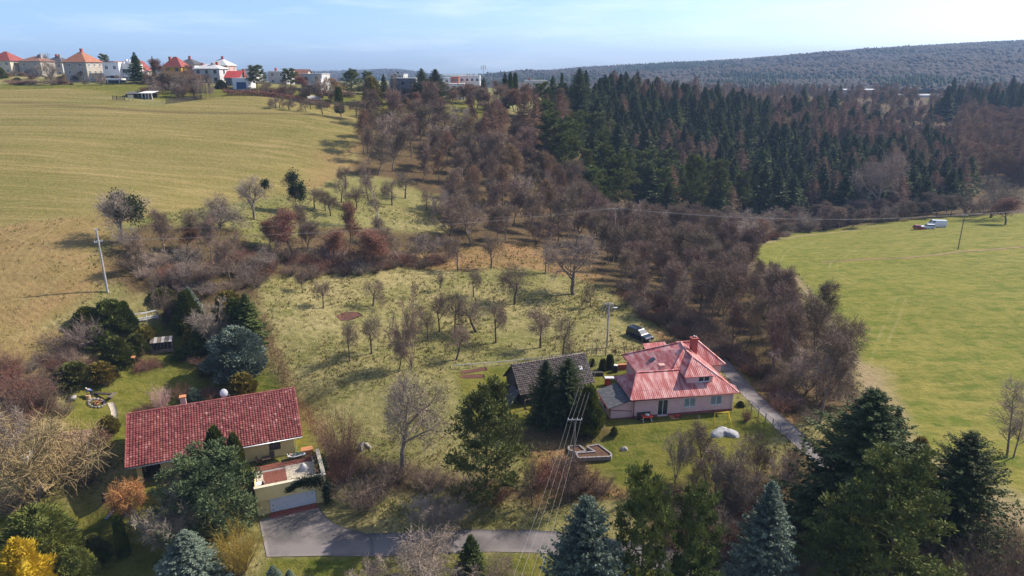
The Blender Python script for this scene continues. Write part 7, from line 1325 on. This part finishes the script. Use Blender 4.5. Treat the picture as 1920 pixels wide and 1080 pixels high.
def w2(px, py, x, y, rs):
    t = rs.uniform(); pr = ('wood%d' % rs.randint(5)) if t < .78 else ('multi%d' % rs.randint(2)) if t < .92 else 'multid0'
    return pr, rs.uniform(7.5, 13)*(1 if pr[0] == 'w' else .65), rs.uniform(.75, 1.15), 'bare_tree', ('dark bare tree in the stream wood beside the lane' if px < 1420 else 'dark bare tree in the stream wood at the meadow edge'), 'bare trees of the stream wood'
wood(pxpoly([(1135, 500), (1150, 450), (1250, 432), (1340, 440), (1365, 470), (1395, 515), (1435, 545), (1495, 610), (1555, 672), (1602, 735), (1590, 795), (1540, 805), (1480, 765), (1420, 700), (1350, 655), (1290, 620), (1200, 575)]), 4.5, 22, w2, 90)
def w2b(px, py, x, y, rs): pr = ('multi0', 'multi1', 'wood2', 'multid0', 'woodrust1', 'wood4')[rs.randint(6)]; return pr, rs.uniform(5.5, 9), rs.uniform(1.2, 1.7), 'bare_tree', 'grey brown bare tree along the foot of the conifer slope', 'bare trees at the conifer foot'
wood(pxpoly([(1140, 430), (1200, 418), (1300, 420), (1420, 424), (1500, 414), (1600, 408), (1700, 404), (1790, 398), (1890, 392), (1890, 400), (1700, 413), (1500, 436), (1400, 460), (1330, 438), (1240, 432)]), 5.5, 23, w2b, 0)
def w3(px, py, x, y, rs): pr = ('wood0', 'wood3', 'multi0', 'multi1', 'multid0', 'wood4', 'woodrust0')[rs.randint(7)]; return pr, rs.uniform(4.6, 7.6)*(1.15 if pr[0] == 'w' else .8), rs.uniform(1.0, 1.35), 'bare_tree', ('grey brown bare tree in the thicket right of the field pole' if px < 480 else 'brown bare tree in the thicket strip above the orchard'), 'bare trees of the thicket'
wood(pxpoly([(215, 490), (240, 470), (330, 465), (480, 465), (560, 455), (700, 455), (840, 462), (860, 480), (760, 500), (620, 500), (490, 520), (470, 545), (330, 545), (240, 530)]), 5.6, 24, w3, 60)
# bushes below the woods
def scrub(poly, n, seed, hmin, hmax, lab, grp):
    rs = np.random.RandomState(seed); P = thin(inside(poly, 4000, rs), 1.6)[:n]; Z = hgt(P[:, 0], P[:, 1])
    for i, (x, y) in enumerate(P): H = rs.uniform(hmin, hmax); pr = ('bush0', 'bush1', 'bush2', 'bushgrey', 'mound')[rs.randint(5)]; plant(pr, (x, y, Z[i]), H, H*rs.uniform(1.4, 2.2), 'bare_bush', lab, 'bush', grp)
scrub(pxpoly([(220, 500), (330, 490), (480, 480), (700, 480), (860, 490), (760, 508), (490, 530), (470, 548), (300, 552)]), 70, 31, 1.6, 3.0, 'bare brown bush under the thicket trees', 'bushes of the thicket')
scrub(pxpoly([(1150, 530), (1240, 560), (1350, 620), (1430, 700), (1500, 770), (1540, 800), (1480, 790), (1400, 700), (1300, 650), (1200, 590)]), 60, 32, 1.5, 2.8, 'bare brown bush between lane and stream wood', 'bushes along the lane')
scrub(pxpoly([(1230, 930), (1420, 900), (1540, 900), (1700, 960), (1700, 1100), (1250, 1100)]), 40, 33, 1.4, 2.6, 'bare bush in the shade below the front conifers', 'bushes under the front conifers')
scrub(pxpoly([(1400, 462), (1490, 440), (1600, 422), (1690, 412), (1690, 405), (1500, 425), (1400, 445)]), 40, 34, 1.6, 3.2, 'bare bush at the meadow edge under the conifers', 'bushes at the upper meadow edge')
scrub(pxpoly([(-40, 690), (60, 690), (120, 650), (145, 700), (100, 740), (90, 800), (-40, 840)]), 46, 35, 1.3, 2.8, 'brown bare scrub between rough field and left garden', 'scrub at the left field corner')
rs = np.random.RandomState(41)
for k in range(420):
    px = rs.uniform(1180, 1990); d = rs.uniform(455, 900)
    if 1700 < px < 1770 and d > 640: continue
    x, y = wpt(px, d); STUFF.append((('larch0', 'wood1', 'larch1', 'woodrust0', 'wood3', 'spruce1', 'woodrust1')[k % 7], x, y, h1(x, y), rs.uniform(15, 22), rs.uniform(9, 16), rs.uniform(0, 6.28)))
# the conifer slope
def w5(px, py, x, y, rs):
    d = math.hypot(x, y); cl = cheapnoise(np.array([x]), np.array([y]), .05, 77)[0]; pl = .03+.55*(cl > .52)
    if px > 1440 and y > 372: pl = .62+.22*cl
    if px > 1660: pl = max(pl, .40+.25*cl)
    if px > 1440 and y > 372 and rs.uniform() < .22: return 'wood%d' % rs.randint(5), rs.uniform(11, 15), 1.3, 'bare_tree', 'bare crown among the larches on the forest top', 'bare trees of the forest'
    if rs.uniform() < pl: return 'larch%d' % rs.randint(2), rs.uniform(13, 20), rs.uniform(1.2, 1.6), 'larch_tree', ('reddish brown larch on the forest top' if y > 372 else 'reddish brown larch among the dark spruces'), 'larches on the conifer slope'
    if px < 1330 and y < 292 and rs.uniform() < .35: return None
    if px < 1330 and y < 292 and rs.uniform() < .8: return 'pine%d' % rs.randint(2), rs.uniform(9, 18), rs.uniform(1.0, 1.4), 'pine_tree', 'lighter green pine at the left foot of the conifer slope', 'pines at the forest foot'
    return 'spruce%d' % rs.randint(3), rs.choice([rs.uniform(8, 13), rs.uniform(13, 19), rs.uniform(15, 21)])*(1-.15*(px > 1600)), rs.uniform(1.2, 1.9), 'spruce_tree', ('dark green spruce at the left of the conifer slope' if px < 1300 else 'dark green spruce in the middle of the conifer slope' if px < 1560 else 'dark green spruce at the right of the conifer slope'), 'spruces on the conifer slope'
FP = np.array([G(1045, 345)[:2], G(1110, 392)[:2], G(1200, 412)[:2], G(1320, 414)[:2], G(1420, 418)[:2], G(1500, 408)[:2], G(1650, 402)[:2], G(1780, 394)[:2], wpt(1840, 330), wpt(1810, 370), wpt(1740, 420), wpt(1620, 450), wpt(1450, 450), wpt(1300, 440), wpt(1150, 420), wpt(1060, 350), wpt(1010, 300), wpt(1010, 270)])
wood(FP, 5.0, 25, w5, 430)
# right end of the forest
def w6(px, py, x, y, rs): return (('woodrust%d' % rs.randint(2), rs.uniform(12, 18), 1.3, 'bare_tree', 'brown bare tree at the right end of the forest', 'bare trees right of the forest') if rs.uniform() < .75 else ('larch%d' % rs.randint(2), rs.uniform(17, 22), 1.3, 'larch_tree', 'brown larch at the right end of the forest', 'larches right of the forest'))
wood(np.array([wpt(1790, 330), wpt(1960, 320), wpt(1990, 470), wpt(1800, 480)]), 6.5, 26, w6, 60)
for k in range(34):
    px = rs.uniform(1765, 1990); d = rs.uniform(520, 600); x, y = wpt(px, d); z = h1(x, y); H = rs.uniform(17, 24); STUFF.append(('spruce%d' % (k % 3), x, y, z, H*1.1, H, 1.3*k))
for px, top, H, w in [(1775, 157, 25, 40), (1540, 168, 22, 34), (1563, 165, 20, 34), (1505, 160, 21, 34), (1303, 140, 22, 30), (1345, 148, 21, 22), (1222, 148, 20, 16), (1268, 146, 20, 18)]: Fd('spruce%d' % (int(px) % 3) if px not in (1540, 1303) else 'larch0', px, top, H, w, 'spruce_tree' if px not in (1540, 1303) else 'larch_tree', 'conifer tip standing out on the forest skyline', 'tree', 'forest skyline conifers', dmin=330)
# all further trees of the forest: one mass, copies of the same grown trees
if STUFF:
    byp = {}
    for s in STUFF: byp.setdefault(s[0], []).append(s)
    me_all = []
    ng = bpy.data.node_groups.new('forest', 'GeometryNodeTree'); ng.interface.new_socket('Geometry', in_out='INPUT', socket_type='NodeSocketGeometry'); ng.interface.new_socket('Geometry', in_out='OUTPUT', socket_type='NodeSocketGeometry')
    gi, go = ng.nodes.new('NodeGroupInput'), ng.nodes.new('NodeGroupOutput'); jn = ng.nodes.new('GeometryNodeJoinGeometry'); names = list(byp)
    P = np.array([[s[1], s[2], s[3]-.3] for k in names for s in byp[k]]); pid = np.concatenate([np.full(len(byp[k]), i, np.int32) for i, k in enumerate(names)]); scv = np.array([[s[4], s[4], s[5]] for k in names for s in byp[k]], np.float32); rot = np.array([[0, 0, s[6]] for k in names for s in byp[k]], np.float32)
    me = bpy.data.meshes.new('forest'); me.vertices.add(len(P)); me.vertices.foreach_set('co', P.astype(np.float32).ravel())
    a = me.attributes.new('pid', 'INT', 'POINT'); a.data.foreach_set('value', pid); a = me.attributes.new('scl', 'FLOAT_VECTOR', 'POINT'); a.data.foreach_set('vector', scv.ravel()); a = me.attributes.new('rot', 'FLOAT_VECTOR', 'POINT'); a.data.foreach_set('vector', rot.ravel())
    fo = link('forest', me); tag(fo, 'closed mass of further spruces, larches and bare trees behind the front rows', None, None, 'stuff')
    def named(t, n): x = ng.nodes.new('GeometryNodeInputNamedAttribute'); x.data_type = t; x.inputs[0].default_value = n; return x.outputs['Attribute']
    ida, sca, roa = named('INT', 'pid'), named('FLOAT_VECTOR', 'scl'), named('FLOAT_VECTOR', 'rot')
    lib = bpy.data.collections.new('tree_library')
    for i, k in enumerate(names):
        V = []; d = PROTO[k]; src = bpy.data.objects.new(k+'_whole', None)
        for part in ('trunk', 'crown'):
            ob = bpy.data.objects.new(k+'_'+part+'_source', d[part]); lib.objects.link(ob)
            oi = ng.nodes.new('GeometryNodeObjectInfo'); oi.inputs['Object'].default_value = ob; oi.inputs['As Instance'].default_value = True
            cp = ng.nodes.new('FunctionNodeCompare'); cp.data_type = 'INT'; cp.operation = 'EQUAL'; ng.links.new(ida, cp.inputs[2]); cp.inputs[3].default_value = i
            ip = ng.nodes.new('GeometryNodeInstanceOnPoints'); ng.links.new(gi.outputs[0], ip.inputs['Points']); ng.links.new(cp.outputs[0], ip.inputs['Selection']); ng.links.new(oi.outputs['Geometry'], ip.inputs['Instance']); ng.links.new(sca, ip.inputs['Scale']); ng.links.new(roa, ip.inputs['Rotation']); ng.links.new(ip.outputs[0], jn.inputs[0])
    ng.links.new(jn.outputs[0], go.inputs[0]); fo.modifiers.new('forest', 'NODES').node_group = ng
    print('forest stuff', len(P))

# ------------------------------------------------------------------ tall grass tufts in orchard, margins and lawns
rs = np.random.RandomState(51); np.random.seed(51)
wsel = np.hypot(GV[:, 0], GV[:, 1]) < 175; vi = np.where(wsel & (GV[:, 1] > 45))[0]; wo = Wt[vi]; pr_ = wo[:, ORCH]*1.0+wo[:, RUST]*1.2+wo[:, STRAW]*.25+wo[:, LAWN]*.22+wo[:, LITTER]*.35; pr_ *= np.clip(.6+.8*cheapnoise(GV[vi, 0], GV[vi, 1], .2, 8), .05, 1.5); pk = rs.choice(vi, 42000, p=pr_/pr_.sum()); Pg = GV[pk]+np.stack([rs.uniform(-.5, .5, len(pk)), rs.uniform(-.5, .5, len(pk)), np.zeros(len(pk))], 1)
okp = np.ones(len(Pg), bool)
for cx, cy, hl, hw, an, z, bl in PADS: dx, dy = Pg[:, 0]-cx, Pg[:, 1]-cy; okp &= ~((np.abs(dx*math.cos(an)+dy*math.sin(an)) < hl+1) & (np.abs(-dx*math.sin(an)+dy*math.cos(an)) < hw+1))
for ln, wd in (([(488, 976), (540, 1010), (620, 1022), (720, 1022), (800, 1018), (900, 1014), (1000, 1014), (1080, 1022), (1160, 1034), (1260, 1052)], 1.4), ([(505, 985), (590, 975), (600, 1020)], 2.9), ([(505, 1030), (540, 1030), (680, 1028)], 1.7), ([(495, 985), (505, 1035)], 1.0), ([(1335, 660), (1362, 690), (1395, 728), (1430, 765), (1470, 800), (1510, 835)], 1.25)):
    Qq = pxpoly(ln)
    for i in range(len(Qq)-1): ea = Qq[i+1, :2]-Qq[i, :2]; t = np.clip(((Pg[:, :2]-Qq[i, :2])@ea)/(ea@ea), 0, 1); okp &= np.linalg.norm(Pg[:, :2]-Qq[i, :2]-t[:, None]*ea, axis=1) > wd
Pg = Pg[okp]; pk = pk[okp]; Pg[:, 2] = hgt(Pg[:, 0], Pg[:, 1]); n = len(Pg); K = 4; lawn = Wt[pk][:, LAWN]; S = (rs.uniform(.16, .42, n)*(1-.55*lawn))[:, None]; D = np.repeat(rs.normal(0, .35, (n, 1, 3)), K, 1)+rs.normal(0, .45, (n, K, 3)); D[..., 2] = 1
B0 = Pg[:, None]+rs.normal(0, .16, (n, K, 3))*np.array([1, 1, 0]); Sd = rs.normal(0, 1, (n, K, 3)); Sd[..., 2] = 0; Sd /= np.linalg.norm(Sd, axis=-1)[..., None]; S3 = S[:, None]*rs.uniform(.7, 1.3, (n, K, 1)); V = np.stack([B0-Sd*S3*.16, B0+Sd*S3*.16, B0+D*S3], 2).reshape(-1, 3); F = np.arange(len(V)).reshape(-1, 3)
m_gr = [mat('dry straw grass', (.36, .28, .12), .95, (.27, .205, .085), .5), mat('green grass blades', (.115, .135, .022), .95, (.075, .095, .016), .5), mat('olive grass blades', (.19, .165, .042), .95, (.13, .115, .03), .5)]
mi = np.where(lawn > .5, rs.choice([1, 2], n, p=[.7, .3]), rs.choice([0, 1, 2], n, p=[.48, .22, .30])); tag(link('grass', npmesh('grass', V, F, m_gr, np.repeat(mi, K))), 'dry and green grass tufts in orchard and verges', None, None, 'stuff')
# ------------------------------------------------------------------ far wooded hills
m_hill = mat('hill floor', (.085, .066, .052), .95, (.065, .058, .04), .004)
m_hb = mat('far bare woods', (.052, .040, .036), .95, (.044, .034, .031), .02); m_hr = mat('far brown woods', (.064, .045, .035), .95, (.05, .037, .03), .02); m_hg = mat('far conifers', (.026, .040, .020), .95, (.018, .03, .015), .02)
def hill(name, label, ridge, d0, dr, d1, seed, spacing, green, zbase=16):
    rp = np.array(ridge, float); pxs = np.linspace(rp[0, 0], rp[-1, 0], 150); ds = np.concatenate([np.linspace(d0, dr, 60), np.linspace(dr, d1, 14)[1:]])
    def z_at(px, d, zr):
        t = np.clip((d-d0)/(dr-d0), 0, 1); s = np.clip(t*.55+.45*t*t*(3-2*t), 0, 1); x = (px-960)/FPX*d*.954; f = 1-.6*np.clip((d-dr)/(d1-dr), 0, 1)
        return zbase+(zr-zbase)*s*f+(13*cheapnoise(x, d, .006, seed)+7*cheapnoise(x, d, .016, seed+1))*np.sin(np.pi*np.clip(t, 0, 1))*np.clip(t*3, 0, 1)
    def zr_of(px): y = np.interp(px, rp[:, 0], rp[:, 1]); return CAM_Z+dr*(130.9-y)/FPX*1.10-12
    PXg, Dg = np.meshgrid(pxs, ds); Zg = z_at(PXg, Dg, zr_of(PXg)); edge = np.clip(np.minimum(PXg-pxs[0], pxs[-1]-PXg)/120, 0, 1); edge = np.where(PXg > 1500, 1, edge); Zg = zbase-6+(Zg-zbase+6)*edge
    X = (PXg-960)/FPX*(Dg*.954+(CAM_Z-Zg)*.3); V = np.stack([X, Dg, Zg], -1).reshape(-1, 3); ii = np.arange(len(V)).reshape(Dg.shape); F = np.stack([ii[:-1, :-1], ii[:-1, 1:], ii[1:, 1:], ii[1:, :-1]], -1).reshape(-1, 4)
    tag(link(name, npmesh(name, V, F, [m_hill], smooth=True)), label, None, None, 'structure')
    rs = np.random.RandomState(seed); area = (X.max()-X.min())*(d1-d0)*.8; n = int(area/(spacing**2)); px = rs.uniform(pxs[0]+8, pxs[-1]-8, n); d = np.sqrt(rs.uniform(d0**2, (dr*1.06)**2, n)); zr = zr_of(px); z = z_at(px, d, zr); e = np.clip(np.minimum(px-pxs[0], pxs[-1]-px)/120, 0, 1); e = np.where(px > 1500, 1, e); z = zbase-6+(z-zbase+6)*e
    x = (px-960)/FPX*(d*.954+(CAM_Z-z)*.3); gn = cheapnoise(x, d, .0026, seed+5)+.45*cheapnoise(x, d, .010, seed+6)+.16*rs.normal(0, 1, n)
    clear = cheapnoise(x, d, .0075, seed+9) < -1.05; con = gn > green; red = cheapnoise(x, d, .009, seed+7) > .3
    mi = np.where(con, 2, np.where(red, 1, 0)); h = np.where(con, rs.uniform(9, 15, n), rs.uniform(7, 11, n)); w = np.where(con, h*.30, h*.68)*rs.uniform(.8, 1.2, n); keep = ~clear; x, d, z, h, w, mi, con = [q[keep] for q in (x, d, z, h, w, mi, con)]; n = len(x)
    K = 4; a = rs.uniform(0, 6.28, (n, 1))+np.arange(K)[None]*2*math.pi/K; fl = np.where(con, .15, .42); VV = [np.stack([x, d, z+h], 1)[:, None]]
    for lvl, (fr, fz) in enumerate(((.75, .70), (1.0, .35), (.55, .02))):
        r = np.where(con, w*(1.15-fz), w*fr)[:, None]*rs.uniform(.75, 1.25, (n, K)); VV.append(np.stack([x[:, None]+np.cos(a)*r, d[:, None]+np.sin(a)*r, (z+h*fz)[:, None]+rs.normal(0, .05, (n, K))*h[:, None]], -1))
    V = np.concatenate(VV, 1).reshape(-1, 3); b0 = np.arange(n)[:, None]*(1+3*K); k = np.arange(K); k2 = (k+1) % K
    tri = np.concatenate([b0+np.array([[0, 1+i, 1+j]]) for i, j in zip(k, k2)]); quad = np.concatenate([b0+np.array([[1+o*K+i, 1+(o+1)*K+i, 1+(o+1)*K+j, 1+o*K+j]]) for o in (0, 1) for i, j in zip(k, k2)])
    m_ = np.concatenate([np.tile(mi, K), np.tile(mi, 2*K)]); tag(link(name+'_forest', npmesh(name+'_forest', V, [tri, quad], [m_hb, m_hr, m_hg], m_)), label.replace('hill', 'hill woods', 1) if False else 'far woods covering the '+label, None, None, 'stuff'); print(name, n)
hill('hill', 'long wooded hill rising to the right on the horizon', [(800, 146), (860, 141), (905, 138), (1000, 133), (1150, 124), (1300, 116), (1400, 111), (1500, 105), (1600, 98), (1700, 93), (1800, 88), (1920, 83), (2150, 74)], 900, 2200, 2900, 3, 10.5, .35)
hill('hill', 'low wooded ridge far behind the village', [(380, 140), (440, 135), (560, 133), (640, 130), (720, 128), (790, 130), (840, 137), (880, 141)], 1900, 3000, 3600, 13, 20, .5)
# ------------------------------------------------------------------ the air
hz = MB(); hz.box(-5300, 5300, -450, 5700, -40, 175); ho = hz.build('haze', []); ho.data.materials.clear()
hm = bpy.data.materials.new('haze'); hm.use_nodes = True; hm.node_tree.nodes.clear(); pv = hm.node_tree.nodes.new('ShaderNodeVolumePrincipled'); om = hm.node_tree.nodes.new('ShaderNodeOutputMaterial')
pv.inputs['Color'].default_value = (.46, .68, 1.0, 1); pv.inputs['Density'].default_value = .00017; pv.inputs['Anisotropy'].default_value = .0
hm.node_tree.links.new(pv.outputs[0], om.inputs['Volume']); ho.data.materials.append(hm); tag(ho, 'pale blue air haze over the whole valley', None, None, 'stuff')
